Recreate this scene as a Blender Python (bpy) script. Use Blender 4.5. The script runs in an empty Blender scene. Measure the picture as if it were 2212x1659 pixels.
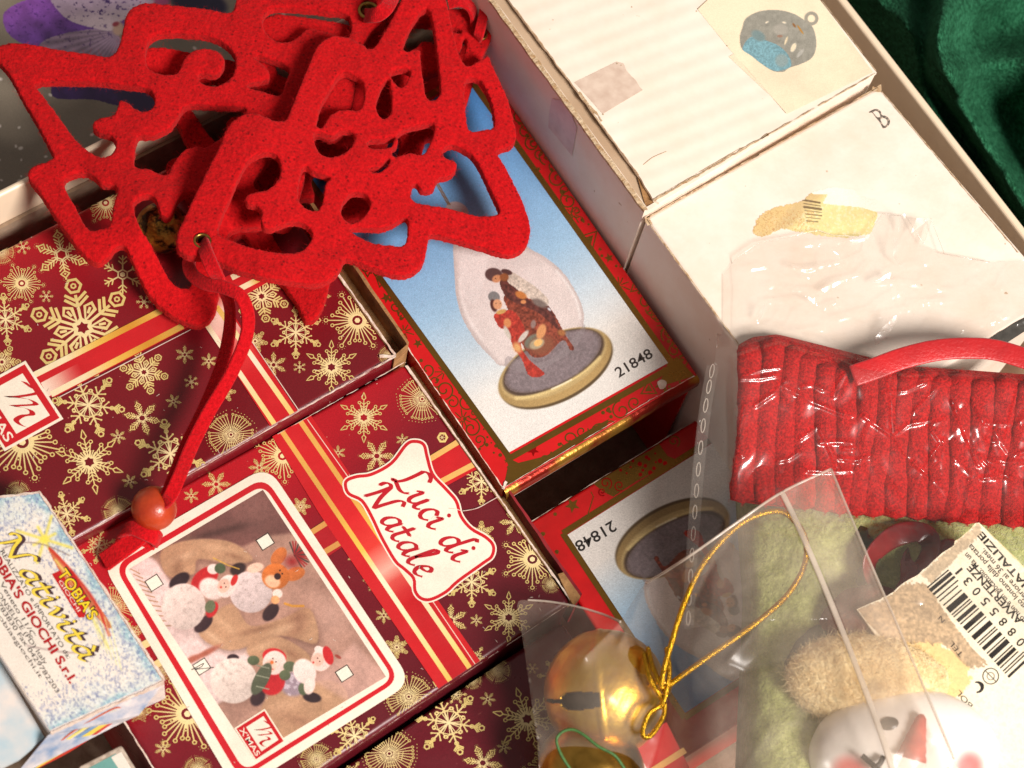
import bpy, bmesh, math, random
import numpy as np
from mathutils import Vector, Matrix
from mathutils.geometry import tessellate_polygon

random.seed(7)
rng = np.random.default_rng(7)
scene = bpy.context.scene
coll = scene.collection

# ------------------------------------------------------------------ camera
FPX, CX, CY = 4128.0, 1106.0, 829.5          # focal length and centre on a 2212 x 1659 sketch grid
_d = np.array([(480 - CX) / FPX, -(2950 - CY) / FPX, -1.0])
_ez = -_d / np.linalg.norm(_d)
_ex = np.array([1.0, 0, 0]) - _ez * _ez[0]
_ex /= np.linalg.norm(_ex)
_ey = np.cross(_ez, _ex)
ROT = np.array([_ex, _ey, _ez])              # camera axes -> world axes
CAM = np.array([0, 0, 0.08]) + 0.69 * ROT @ np.array([0, 0, 1.0])
cam_data = bpy.data.cameras.new("camera")
cam_data.sensor_width = 36.0
cam_data.lens = 36.0 * FPX / 2212.0
cam_data.clip_start, cam_data.clip_end = 0.01, 50.0
cam_data.dof.use_dof = True
cam_data.dof.focus_distance = 0.685
cam_data.dof.aperture_fstop = 15.0
cam = bpy.data.objects.new("camera", cam_data)
coll.objects.link(cam)
_m = Matrix([list(ROT[0]) + [CAM[0]], list(ROT[1]) + [CAM[1]], list(ROT[2]) + [CAM[2]], [0, 0, 0, 1]])
cam.matrix_world = _m
scene.camera = cam

# ------------------------------------------------------------------ world, lamps, exposure
world = bpy.data.worlds.new("World")
scene.world = world
world.use_nodes = True
bg = world.node_tree.nodes["Background"]
bg.inputs[0].default_value = (1.0, 0.90, 0.83, 1)
bg.inputs[1].default_value = 0.27


def area_light(name, az, zen, dist, size, power, color, target=(0.02, 0.0, 0.08)):
    l = bpy.data.lights.new(name, "AREA")
    l.shape = "DISK"
    l.size = size
    l.energy = power
    l.color = color
    o = bpy.data.objects.new(name, l)
    coll.objects.link(o)
    d = Vector((math.sin(zen) * math.cos(az), math.sin(zen) * math.sin(az), math.cos(zen)))
    o.location = Vector(target) + d * dist
    o.rotation_euler = (-d).to_track_quat("-Z", "Y").to_euler()
    return o


area_light("key_softbox", math.radians(-49), math.radians(46), 1.8, 0.58, 53.0, (1.0, 0.935, 0.87))

scene.view_settings.view_transform = "Standard"
scene.view_settings.look = "None"
scene.view_settings.exposure = 0.0
scene.view_settings.gamma = 1.0
scene.cycles.max_bounces = 10
scene.cycles.transparent_max_bounces = 24
scene.cycles.transmission_bounces = 6
scene.cycles.glossy_bounces = 4
scene.cycles.caustics_reflective = False
scene.cycles.caustics_refractive = False
scene.cycles.use_denoising = True


# ------------------------------------------------------------------ helpers
class Plane:
    """a real plane in the room; at() gives the points of it seen at sketch positions"""
    def __init__(s, p, n=(0, 0, 1)):
        s.p = np.array(p, float)
        s.n = np.array(n, float) / np.linalg.norm(n)

    def at(s, x, y, off=0.0):
        x = np.atleast_1d(np.asarray(x, float)); y = np.atleast_1d(np.asarray(y, float))
        r = np.stack([(x - CX) / FPX, -(y - CY) / FPX, -np.ones_like(x)], -1) @ ROT.T
        p0 = s.p + s.n * np.reshape(off, (-1, 1)) if np.ndim(off) else s.p + s.n * off
        t = np.sum((p0 - CAM) * s.n, -1) / (r @ s.n)
        return CAM + r * t[:, None]


def Z(z):
    return Plane((0, 0, z))


def WZ(x, y, z):
    """points at sketch position x, y and true height z (arrays)"""
    x = np.atleast_1d(np.asarray(x, float)); y = np.atleast_1d(np.asarray(y, float))
    z = np.broadcast_to(np.asarray(z, float), x.shape)
    r = np.stack([(x - CX) / FPX, -(y - CY) / FPX, -np.ones_like(x)], -1) @ ROT.T
    t = (z - CAM[2]) / r[:, 2]
    return CAM + r * t[:, None]


def W1(x, y, z):
    return WZ(x, y, z)[0]


def K(x0, y0, pts, s=0.266667):
    return [(0.737333 * x0 + s * a, 0.737333 * y0 + s * b) for a, b in pts]


def lin(c):
    c = np.asarray(c, float) / 255.0
    return np.where(c <= 0.04045, c / 12.92, ((c + 0.055) / 1.055) ** 2.4)


def smooth(pts, closed=True, n=5):
    """Catmull-Rom through traced points"""
    P = [np.array(p, float) for p in pts]
    N = len(P)
    out = []
    for i in range(N if closed else N - 1):
        if closed:
            a, b, c, d = P[i - 1], P[i], P[(i + 1) % N], P[(i + 2) % N]
        else:
            a, b, c, d = P[max(i - 1, 0)], P[i], P[i + 1], P[min(i + 2, N - 1)]
        for k in range(n):
            t = k / n
            out.append(0.5 * (2 * b + (c - a) * t + (2 * a - 5 * b + 4 * c - d) * t * t + (3 * b - a - 3 * c + d) * t ** 3))
    if not closed:
        out.append(P[-1])
    return np.array(out)


def vnoise(X, Y, seed=0):
    X = np.asarray(X, float); Y = np.asarray(Y, float)
    xi = np.floor(X).astype(np.int64); yi = np.floor(Y).astype(np.int64)
    fx = X - xi; fy = Y - yi
    fx = fx * fx * (3 - 2 * fx); fy = fy * fy * (3 - 2 * fy)

    def h(a, b):
        n = (a * 374761393 + b * 668265263 + seed * 1442695041) & 0x7FFFFFFF
        n = ((n ^ (n >> 13)) * 1274126177) & 0x7FFFFFFF
        return ((n ^ (n >> 16)) & 0xFFFF) / 65535.0
    return (h(xi, yi) * (1 - fx) + h(xi + 1, yi) * fx) * (1 - fy) + (h(xi, yi + 1) * (1 - fx) + h(xi + 1, yi + 1) * fx) * fy


def fbm(X, Y, seed=0, o=4):
    s = 0; a = 0.5; t = 0
    for k in range(o):
        s = s + a * vnoise(np.asarray(X) * 2 ** k, np.asarray(Y) * 2 ** k, seed + k * 17)
        t += a; a *= 0.5
    return s / t


# ------------------------------------------------------------------ objects
def root_of(o):
    while o.parent:
        o = o.parent
    return o


def thing(name, label, cat, loc, group=None):
    o = bpy.data.objects.new(name, None)
    coll.objects.link(o)
    o.location = [float(v) for v in loc]
    o.empty_display_size = 0.01
    o["label"] = label; o["category"] = cat
    if group:
        o["group"] = group
    return o


def tag(o, label, cat, group=None):
    o["label"] = label; o["category"] = cat
    if group:
        o["group"] = group
    return o


def mk(name, V, Fc, mat, parent=None, col=None, smooth_shade=False, kind=None, origin=None):
    V = np.asarray(V, float)
    if parent is not None:
        off = np.array(root_of(parent).location)
    else:
        off = np.array(origin if origin is not None else V.mean(0))
    me = bpy.data.meshes.new(name)
    me.from_pydata((V - off).tolist(), [], [list(map(int, f)) for f in Fc])
    me.update()
    if col is not None:
        at = me.color_attributes.new("Col", "FLOAT_COLOR", "POINT")
        c = np.ones((len(V), 4)); c[:, :3] = np.asarray(col)[:, :3]
        at.data.foreach_set("color", c.astype(np.float32).ravel())
    if smooth_shade:
        me.polygons.foreach_set("use_smooth", np.ones(len(me.polygons), bool))
    me.materials.append(mat)
    o = bpy.data.objects.new(name, me)
    coll.objects.link(o)
    if parent is not None:
        o.parent = parent
    else:
        o.location = [float(v) for v in off]
    if name == "worn_edge":
        kind = "stuff"
    if kind:
        o["kind"] = kind
    return o


def from_bm(name, bm, mat, parent=None, smooth_shade=False, kind=None, origin=None):
    V = [v.co[:] for v in bm.verts]
    bm.verts.index_update()
    Fc = [[v.index for v in f.verts] for f in bm.faces]
    bm.free()
    return mk(name, V, Fc, mat, parent, None, smooth_shade, kind, origin)


# ------------------------------------------------------------------ materials
def new_mat(name):
    m = bpy.data.materials.new(name)
    m.use_nodes = True
    nt = m.node_tree
    return m, nt, nt.nodes["Principled BSDF"]


def nd(nt, t, **kw):
    n = nt.nodes.new(t)
    for k, v in kw.items():
        setattr(n, k, v)
    return n


def coords(nt, scale=1.0, kind="Object"):
    tc = nd(nt, "ShaderNodeTexCoord")
    mp = nd(nt, "ShaderNodeMapping")
    mp.inputs["Scale"].default_value = (scale,) * 3 if not hasattr(scale, "__len__") else scale
    nt.links.new(tc.outputs[kind], mp.inputs[0])
    return mp.outputs[0]


def noise(nt, scale, detail=4, rough=0.55, vec=None, kind="Object"):
    n = nd(nt, "ShaderNodeTexNoise")
    n.inputs["Scale"].default_value = scale
    n.inputs["Detail"].default_value = detail
    n.inputs["Roughness"].default_value = rough
    nt.links.new(vec if vec is not None else coords(nt, 1.0, kind), n.inputs["Vector"])
    return n.outputs[0]


def ramp(nt, fac, stops, mode="LINEAR"):
    r = nd(nt, "ShaderNodeValToRGB")
    r.color_ramp.interpolation = mode
    e = r.color_ramp.elements
    while len(e) < len(stops):
        e.new(0.5)
    for el, (p, c) in zip(e, stops):
        el.position = p
        el.color = (c, c, c, 1) if not hasattr(c, "__len__") else (*c[:3], 1)
    nt.links.new(fac, r.inputs[0])
    return r.outputs[0]


def mixc(nt, fac, a, b, mode="MIX"):
    m = nd(nt, "ShaderNodeMix", data_type="RGBA", blend_type=mode)
    for i, v in ((0, fac), (6, a), (7, b)):
        if hasattr(v, "links") or hasattr(v, "is_linked"):
            nt.links.new(v, m.inputs[i])
        else:
            m.inputs[i].default_value = v if i == 0 else (*v[:3], 1)
    return m.outputs[2]


def bump(nt, h, strength, dist, bsdf):
    b = nd(nt, "ShaderNodeBump")
    b.inputs["Strength"].default_value = strength
    b.inputs["Distance"].default_value = dist
    nt.links.new(h, b.inputs["Height"])
    nt.links.new(b.outputs[0], bsdf.inputs["Normal"])
    return b


def simple(name, c1, c2=None, scale=60, rough=0.6, bumpd=0.0, bscale=400, metallic=0.0, spec=0.5, sheen=0.0, coat=0.0,
           thr=(0.35, 0.7), emit=None):
    m, nt, b = new_mat(name)
    c1l = lin(c1)
    if c2 is not None:
        f = ramp(nt, noise(nt, scale, 6), [(thr[0], 0.0), (thr[1], 1.0)])
        nt.links.new(mixc(nt, f, c1l, lin(c2)), b.inputs["Base Color"])
    else:
        b.inputs["Base Color"].default_value = (*c1l, 1)
    b.inputs["Roughness"].default_value = rough
    b.inputs["Metallic"].default_value = metallic
    b.inputs["Specular IOR Level"].default_value = spec
    b.inputs["Sheen Weight"].default_value = sheen
    b.inputs["Coat Weight"].default_value = coat
    if bumpd:
        bump(nt, noise(nt, bscale, 5), 1.0, bumpd, b)
    return m


def print_mat(name, rough=0.42, spec=0.5, metallic=0.0, grain=0.12, gscale=2500, dirt=0.15):
    """printed card: ink colour from the print's own colour attribute, with ink grain and light soiling"""
    m, nt, b = new_mat(name)
    a = nd(nt, "ShaderNodeAttribute", attribute_name="Col")
    g = ramp(nt, noise(nt, gscale, 2), [(0.3, 1 - grain), (0.7, 1 + grain * 0.3)])
    c = mixc(nt, 1.0, a.outputs["Color"], g, "MULTIPLY")
    d = ramp(nt, noise(nt, 35, 6, 0.65), [(0.35, 1 - dirt), (0.6, 1.0)])
    c = mixc(nt, 1.0, c, d, "MULTIPLY")
    nt.links.new(c, b.inputs["Base Color"])
    rr = ramp(nt, noise(nt, 90, 5), [(0.3, rough - 0.08), (0.7, rough + 0.12)])
    nt.links.new(rr, b.inputs["Roughness"])
    b.inputs["Specular IOR Level"].default_value = spec
    b.inputs["Metallic"].default_value = metallic
    bump(nt, noise(nt, 140, 5), 0.25, 0.0006, b)
    return m


M = {}
M["print"] = print_mat("printed_card")
M["photo"] = print_mat("printed_photo", rough=0.45, grain=0.22, gscale=3200, dirt=0.08)
M["foil"] = print_mat("gold_foil_print", rough=0.30, metallic=0.85, grain=0.10, dirt=0.1)
M["kraft"] = simple("kraft_card", (176, 132, 84), (128, 88, 50), 150, 0.9, 0.0005, 700)
M["torn"] = simple("torn_paper_edge", (214, 190, 158), (164, 124, 80), 500, 0.95, 0.0004, 1500)
M["white_torn"] = simple("white_torn_paper", (238, 222, 208), (205, 170, 150), 300, 0.9, 0.0003, 1200)
M["dark"] = simple("dark_inside", (46, 36, 32), (28, 22, 20), 40, 0.9)


# ------------------------------------------------------------------ flat prints
class Print:
    """collects flat printed shapes (sketch coordinates) and lays them on a plane as one mesh"""
    def __init__(s):
        s.V = []; s.F = []; s.C = []; s.L = []; s.n = 0

    def add(s, V, Fc, col, lift=0.0):
        V = np.asarray(V, float)
        col = np.asarray(col, float)
        C = np.tile(lin(col), (len(V), 1)) if col.ndim == 1 else lin(col)
        s.V.append(V); s.C.append(C); s.L.append(np.full(len(V), lift))
        s.F += [[i + s.n for i in f] for f in Fc]
        s.n += len(V)

    def poly(s, pts, col, lift=0.0, holes=()):
        loops = [[Vector((p[0], p[1], 0)) for p in pts]] + [[Vector((p[0], p[1], 0)) for p in h] for h in holes]
        tri = tessellate_polygon(loops)
        V = [p for l in loops for p in l]
        s.add([(v.x, v.y) for v in V], tri, col, lift)

    def stroke(s, pts, w, col, lift=0.0, closed=False):
        V, Fc = stroke2(pts, w, closed)
        s.add(V, Fc, col, lift)

    def build(s, name, plane, mat, parent, base=6e-5, clip=None):
        V = np.concatenate(s.V); L = np.concatenate(s.L)
        P = plane.at(V[:, 0], V[:, 1], base + L)
        return mk_clipped(name, P, s.F, mat, parent, np.concatenate(s.C), clip)


def stroke2(pts, w, closed=False):
    P = np.asarray(pts, float); n = len(P)
    w = np.broadcast_to(np.asarray(w, float), (n,))
    if closed:
        T = np.roll(P, -1, 0) - np.roll(P, 1, 0)
    else:
        T = np.gradient(P, axis=0)
    L = np.linalg.norm(T, axis=1, keepdims=True); L[L == 0] = 1
    T /= L
    N = np.stack([-T[:, 1], T[:, 0]], -1)
    # mitre
    seg = np.diff(P, axis=0, append=P[:1]); sl = np.linalg.norm(seg, axis=1, keepdims=True); sl[sl == 0] = 1
    sn = np.stack([-seg[:, 1], seg[:, 0]], -1) / sl
    k = np.clip(1 / np.maximum(np.abs(np.sum(N * sn, 1)), 0.5), 1, 1.6)
    V = np.concatenate([P + N * (w * k / 2)[:, None], P - N * (w * k / 2)[:, None]])
    Fc = [(i, i + 1, n + i + 1, n + i) for i in range(n - 1)]
    if closed:
        Fc.append((n - 1, 0, n, 2 * n - 1))
    return V, Fc


def circ(c, r, n=16, a0=0.0, ry=None, rot=0.0):
    t = np.arange(n) * 2 * math.pi / n + a0
    x = r * np.cos(t); y = (ry or r) * np.sin(t)
    return np.stack([c[0] + x * math.cos(rot) - y * math.sin(rot), c[1] + x * math.sin(rot) + y * math.cos(rot)], -1)


def mk_clipped(name, P, Fc, mat, parent, col, clip):
    """clip: world polygon (list of 3D points, counter-clockwise or clockwise) whose vertical sides cut the print off"""
    if clip is None:
        return mk(name, P, Fc, mat, parent, col)
    bm = bmesh.new()
    lay = bm.verts.layers.float_color.new("Col")
    vs = []
    for p, c in zip(P, col):
        v = bm.verts.new(p); v[lay] = (*c[:3], 1); vs.append(v)
    for f in Fc:
        try:
            bm.faces.new([vs[i] for i in f])
        except ValueError:
            pass
    cen = Vector(np.mean(np.array(clip), 0))
    for i in range(len(clip)):
        a = Vector(clip[i]); b = Vector(clip[(i + 1) % len(clip)])
        d = b - a
        n = Vector((-d.y, d.x, 0)).normalized()
        if (cen - a).dot(n) > 0:
            n = -n
        bmesh.ops.bisect_plane(bm, geom=bm.verts[:] + bm.edges[:] + bm.faces[:], dist=1e-9, plane_co=a, plane_no=n, clear_outer=True)
    V = np.array([v.co[:] for v in bm.verts]); C = np.array([v[lay][:3] for v in bm.verts])
    bm.verts.index_update()
    Fo = [[v.index for v in f.verts] for f in bm.faces]
    bm.free()
    return mk(name, V, Fo, mat, parent, C)


_text_cache = {}


def text2d(s, bold=0.0, shear=0.0):
    key = (s, bold, shear)
    if key not in _text_cache:
        cu = bpy.data.curves.new("lettering", "FONT")
        cu.body = s
        cu.offset = bold
        cu.shear = shear
        cu.resolution_u = 4
        o = bpy.data.objects.new("lettering", cu)
        coll.objects.link(o)
        bpy.context.view_layer.update()
        me = bpy.data.meshes.new_from_object(o.evaluated_get(bpy.context.evaluated_depsgraph_get()))
        V = np.array([v.co[:2] for v in me.vertices]); Fc = [list(p.vertices) for p in me.polygons]
        bpy.data.meshes.remove(me); bpy.data.objects.remove(o); bpy.data.curves.remove(cu)
        _text_cache[key] = (V, Fc)
    return _text_cache[key]


def put_text(pr, s, p0, p1, height, col, lift=0.0, bold=0.0, shear=0.0, stretch=True):
    """text from p0 to p1 (sketch points on the base line), cap height in sketch units"""
    V, Fc = text2d(s, bold, shear)
    w = V[:, 0].max() - V[:, 0].min(); x0 = V[:, 0].min()
    d = np.array(p1, float) - np.array(p0, float); Ln = np.linalg.norm(d); d /= Ln
    up = np.array([d[1], -d[0]])
    k = height / 0.70
    kx = Ln / w if stretch else k
    P = np.array(p0) + np.outer((V[:, 0] - x0) * kx, d) + np.outer(V[:, 1] * k, up)
    pr.add(P, Fc, col, lift)


def paint_grid(name, quad, plane, step, func, parent, mat=None, base=1.2e-4, cut=False):
    """a printed photograph: fine grid on the plane, ink colour computed per point. quad = 4 sketch corners in order"""
    q = np.array(quad, float)
    nu = max(2, int(max(np.linalg.norm(q[1] - q[0]), np.linalg.norm(q[2] - q[3])) / step))
    nv = max(2, int(max(np.linalg.norm(q[3] - q[0]), np.linalg.norm(q[2] - q[1])) / step))
    u, v = np.meshgrid(np.linspace(0, 1, nu + 1), np.linspace(0, 1, nv + 1))
    u = u.ravel()[:, None]; v = v.ravel()[:, None]
    XY = q[0] * (1 - u) * (1 - v) + q[1] * u * (1 - v) + q[2] * u * v + q[3] * (1 - u) * v
    P = plane.at(XY[:, 0], XY[:, 1], base)
    C = lin(np.clip(func(XY[:, 0], XY[:, 1], u[:, 0], v[:, 0]), 0, 255))
    i = (np.arange(nv)[:, None] * (nu + 1) + np.arange(nu)[None, :]).ravel()
    Fc = np.stack([i, i + 1, i + nu + 2, i + nu + 1], -1)
    if cut:      # leave out the unprinted paper round the motif (its corner colour)
        bgd = np.abs(C - C[0]).sum(1) > .55
        Fc = Fc[bgd[Fc].any(1)]
    return mk(name, P, Fc, mat or M["photo"], parent, C)


# painting helpers for the printed pictures
def sst(e0, e1, x):
    t = np.clip((x - e0) / (e1 - e0 + 1e-9), 0, 1)
    return t * t * (3 - 2 * t)


def lay(img, a, col):
    col = np.asarray(col, float)
    return img * (1 - a[:, None]) + (col if col.ndim == 2 else col[None, :]) * a[:, None]


def blob(img, X, Y, c, rx, ry, rot, col, soft=0.15, shade=None):
    dx = X - c[0]; dy = Y - c[1]; r = math.radians(rot)
    a = dx * math.cos(r) + dy * math.sin(r); b = -dx * math.sin(r) + dy * math.cos(r)
    q = np.sqrt((a / rx) ** 2 + (b / ry) ** 2)
    al = 1 - sst(1 - soft, 1 + soft * 0.3, q)
    cc = np.tile(np.asarray(col, float), (len(X), 1))
    if shade is not None:     # (direction, amount): printed modelling of the pictured thing
        k = (dx * shade[0] + dy * shade[1]) / max(rx, ry)
        cc = cc * (1 + shade[2] * np.clip(k, -1, 1))[:, None]
    return lay(img, al, cc)


def inpoly(X, Y, pts):
    P = np.asarray(pts, float); ins = np.zeros(len(X), bool)
    j = len(P) - 1
    for i in range(len(P)):
        xi, yi = P[i]; xj, yj = P[j]
        if yi != yj:
            ins ^= ((yi > Y) != (yj > Y)) & (X < (xj - xi) * (Y - yi) / (yj - yi) + xi)
        j = i
    return ins


def fillp(img, X, Y, pts, col, al=1.0):
    return lay(img, inpoly(X, Y, pts) * float(al), col)


def softp(img, X, Y, pts, col, soft=3.0, al=1.0):
    """polygon with a soft printed edge"""
    P = np.asarray(pts, float)
    ins_ = inpoly(X, Y, P)
    d = dline(X, Y, np.vstack([P, P[:1]]))
    s = np.where(ins_, d, -d)
    return lay(img, sst(-soft, soft, s) * al, col)


def dseg(X, Y, a, b):
    ax, ay = a; dx = b[0] - ax; dy = b[1] - ay
    t = np.clip(((X - ax) * dx + (Y - ay) * dy) / (dx * dx + dy * dy + 1e-9), 0, 1)
    return np.hypot(X - ax - t * dx, Y - ay - t * dy)


def dline(X, Y, pts):
    d = np.full(len(X), 1e9)
    for a, b in zip(pts[:-1], pts[1:]):
        d = np.minimum(d, dseg(X, Y, a, b))
    return d


def pen(img, X, Y, pts, w, col, soft=1.0, al=1.0):
    return lay(img, (1 - sst(w / 2 - soft, w / 2 + soft, dline(X, Y, pts))) * al, col)


# ------------------------------------------------------------------ solid builders
def card_box(name, px4, zt, zb, mat, parent, bev=0.0012, seg=3, plane=None):
    """closed carton: top quad at sketch corners, straight sides down to zb"""
    pl = plane or Z(zt)
    T = pl.at([p[0] for p in px4], [p[1] for p in px4])
    bm = bmesh.new()
    t = [bm.verts.new(p) for p in T]
    if plane is None:
        b = [bm.verts.new((p[0], p[1], zb)) for p in T]
    else:
        b = [bm.verts.new(p - pl.n * zb) for p in T]
    bm.faces.new(t); bm.faces.new(b[::-1])
    for i in range(4):
        bm.faces.new((t[i], b[i], b[(i + 1) % 4], t[(i + 1) % 4]))
    bmesh.ops.recalc_face_normals(bm, faces=bm.faces[:])
    if bev:
        bmesh.ops.bevel(bm, geom=bm.edges[:], offset=bev, segments=seg, profile=0.5, affect="EDGES")
    o = from_bm(name, bm, mat, parent, smooth_shade=False)
    return o, T


def prism(name, P_top, thick, mat, parent, normal=(0, 0, 1), bev=0.0, seg=2, kind=None, smooth_shade=False):
    """plate with outline P_top (3D points), thickness along -normal"""
    n = np.array(normal, float)
    bm = bmesh.new()
    t = [bm.verts.new(p) for p in P_top]
    b = [bm.verts.new(np.array(p) - n * thick) for p in P_top]
    N = len(t)
    tri = tessellate_polygon([[Vector(p) for p in P_top]])
    for f in tri:
        try:
            bm.faces.new([t[i] for i in f]); bm.faces.new([b[i] for i in reversed(f)])
        except ValueError:
            pass
    for i in range(N):
        bm.faces.new((t[i], b[i], b[(i + 1) % N], t[(i + 1) % N]))
    bmesh.ops.recalc_face_normals(bm, faces=bm.faces[:])
    if bev:
        bmesh.ops.bevel(bm, geom=[e for e in bm.edges if e.is_manifold and e.calc_face_angle(0) > 0.6], offset=bev, segments=seg, profile=0.5, affect="EDGES")
    return from_bm(name, bm, mat, parent, smooth_shade, kind)


def tube(P, r, n=8, caps=True):
    """round tube along 3D points; returns verts, faces"""
    P = np.asarray(P, float); N = len(P)
    r = np.broadcast_to(np.asarray(r, float), (N,))
    T = np.gradient(P, axis=0); T /= np.linalg.norm(T, axis=1, keepdims=True)
    up = np.array([0.13, 0.31, 0.94]); A = []
    for t in T:
        up = up - t * np.dot(up, t); up /= np.linalg.norm(up); A.append(up.copy())
    A = np.array(A); B = np.cross(T, A)
    th = np.arange(n) * 2 * math.pi / n
    V = (P[:, None, :] + r[:, None, None] * (A[:, None, :] * np.cos(th)[None, :, None] + B[:, None, :] * np.sin(th)[None, :, None])).reshape(-1, 3)
    Fc = [(i * n + j, i * n + (j + 1) % n, (i + 1) * n + (j + 1) % n, (i + 1) * n + j) for i in range(N - 1) for j in range(n)]
    if caps:
        Fc += [tuple(range(n))[::-1], tuple((N - 1) * n + j for j in range(n))]
    return V, Fc


def band(P, w, th, nrm):
    """flat strap with rectangular section: P centre line, nrm face normals per point"""
    P = np.asarray(P, float); N = len(P)
    T = np.gradient(P, axis=0); T /= np.linalg.norm(T, axis=1, keepdims=True)
    nrm = np.broadcast_to(np.asarray(nrm, float), P.shape).copy()
    nrm -= T * np.sum(nrm * T, 1)[:, None]
    nrm /= np.linalg.norm(nrm, axis=1, keepdims=True)
    S = np.cross(T, nrm)
    w = np.broadcast_to(np.asarray(w, float), (N,))[:, None]
    prof = [(-.5, -.5), (-.5, .25), (-.42, .5), (.42, .5), (.5, .25), (.5, -.5)]
    V = np.stack([P + S * w * a + nrm * th * b for a, b in prof], 1).reshape(-1, 3)
    n = len(prof)
    Fc = [(i * n + j, i * n + (j + 1) % n, (i + 1) * n + (j + 1) % n, (i + 1) * n + j) for i in range(N - 1) for j in range(n)]
    Fc += [tuple(range(n))[::-1], tuple((N - 1) * n + j for j in range(n))]
    return V, Fc


def jag(a, b, n, amp, seed=0):
    """ragged line from a to b in sketch units"""
    r = np.random.default_rng(seed)
    a = np.array(a, float); b = np.array(b, float)
    t = np.linspace(0, 1, n)
    nrm = np.array([-(b - a)[1], (b - a)[0]]); nrm /= np.linalg.norm(nrm)
    j = np.convolve(r.normal(0, 1, n + 6), [0.15, 0.35, 0.35, 0.15], "same")[3:-3] * amp
    return a + np.outer(t, b - a) + np.outer(j, nrm)


def wear(pr, a, b, w, col, seed=0, dens=0.6, lift=2e-4, n=None):
    """broken worn streak along an edge"""
    r = np.random.default_rng(seed)
    L = np.hypot(b[0] - a[0], b[1] - a[1]); n = n or max(8, int(L / 4))
    P = jag(a, b, n, w * 0.25, seed)
    ww = np.clip(np.convolve(r.random(n + 4), np.ones(5) / 5, "valid") - (0.5 - dens * 0.5) * 0.9, 0, 1) * w * 2.2
    i = 0
    while i < n - 1:
        if ww[i] <= 0:
            i += 1; continue
        k = i
        while k < n and ww[k] > 0:
            k += 1
        if k - i >= 2:
            pr.stroke(P[i:k], ww[i:k], col, lift)
        i = k
# ------------------------------------------------------------------ setting: table, velvet, tray
def base_of(px4, z):
    q = WZ([p[0] for p in px4], [p[1] for p in px4], 0.0 * 4 if False else z)
    c = q.mean(0); c[2] = z
    return c


M["table"] = simple("dark_table", (40, 32, 28), (24, 20, 18), 20, 0.7)
mk("table", [(-1.2, -1.2, 0), (1.2, -1.2, 0), (1.2, 1.2, 0), (-1.2, 1.2, 0)], [(0, 1, 2, 3)], M["table"], kind="structure", origin=(0, 0, 0))

# green velvet in folds, right of the tray
m, nt, b = new_mat("green_velvet")
v = coords(nt, 1.0)
rt = nd(nt, "ShaderNodeMapping"); rt.inputs["Rotation"].default_value = (0, 0, .45); rt.inputs["Scale"].default_value = (1.0, .45, 1.0)
nt.links.new(v, rt.inputs[0])
n1 = ramp(nt, noise(nt, 900, 3, 0.7, rt.outputs[0]), [(0.42, 0.0), (0.70, 1.0)])
n2 = ramp(nt, noise(nt, 26, 4, 0.55, v), [(0.38, 0.0), (0.62, 1.0)])
c = mixc(nt, n1, (0.010, 0.095, 0.038), (0.10, 0.46, 0.24))
c2 = mixc(nt, n1, (0.006, 0.055, 0.022), (0.05, 0.27, 0.13))
c = mixc(nt, n2, c, c2)
nt.links.new(c, b.inputs["Base Color"])
b.inputs["Roughness"].default_value = 0.45
b.inputs["Specular IOR Level"].default_value = 0.12
b.inputs["Sheen Weight"].default_value = 0.06
b.inputs["Sheen Roughness"].default_value = 0.3
b.inputs["Sheen Tint"].default_value = (0.12, 0.65, 0.32, 1)
bump(nt, noise(nt, 1000, 4, 0.7, rt.outputs[0]), 1.0, 0.0035, b)
M["velvet"] = m

gx, gy = np.meshgrid(np.linspace(1690, 2560, 190), np.linspace(-260, 900, 240))
X = gx.ravel(); Y = gy.ravel()


def ridge(pts, w, h):
    d = dline(X, Y, pts)
    return h * np.exp(-(d / w) ** 2)


zz = 0.035 + ridge([(1880, -80), (1930, 60), (1960, 140)], 75, 0.035)
zz += ridge([(2030, -120), (2030, 120), (2080, 240), (2230, 520), (2330, 700)], 60, 0.034)
zz += ridge([(2010, 60), (2110, 0), (2300, -90)], 60, 0.022)
zz += ridge([(2060, 160), (2200, 130), (2400, 120)], 55, 0.024)
zz += ridge([(2300, 180), (2330, 420), (2420, 620)], 70, 0.026)
zz -= ridge([(2000, -80), (1992, 100), (2000, 170), (2070, 280), (2200, 480)], 22, 0.030)
zz -= ridge([(2120, 210), (2200, 330), (2260, 420)], 45, 0.02)
zz += (fbm(X / 130, Y / 130, 3) - 0.5) * 0.018 + (fbm(X / 30, Y / 30, 5) - 0.5) * 0.002
zz = np.maximum(zz, 0.006)
# the cloth is laid under the tray side: keep it below the rim there
side = (X - 1850) - 0.778 * Y
zz = np.where(side < 60, np.minimum(zz, 0.03 + np.clip(side + 60, 0, 120) / 120 * 0.045), zz)
zz = np.where(side < -40, 0.006, zz)
V = WZ(X, Y, zz)
nu, nv = 190, 240
i = (np.arange(nv - 1)[:, None] * nu + np.arange(nu - 1)[None, :]).ravel()
Fc = np.stack([i, i + nu, i + nu + 1, i + 1], -1)
keep = side[i] > -60
o = mk("velvet_cloth", V, Fc[keep], M["velvet"], smooth_shade=True)
tag(o, "dark green velvet cloth lying in deep folds outside the white tray", "cloth")

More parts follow.
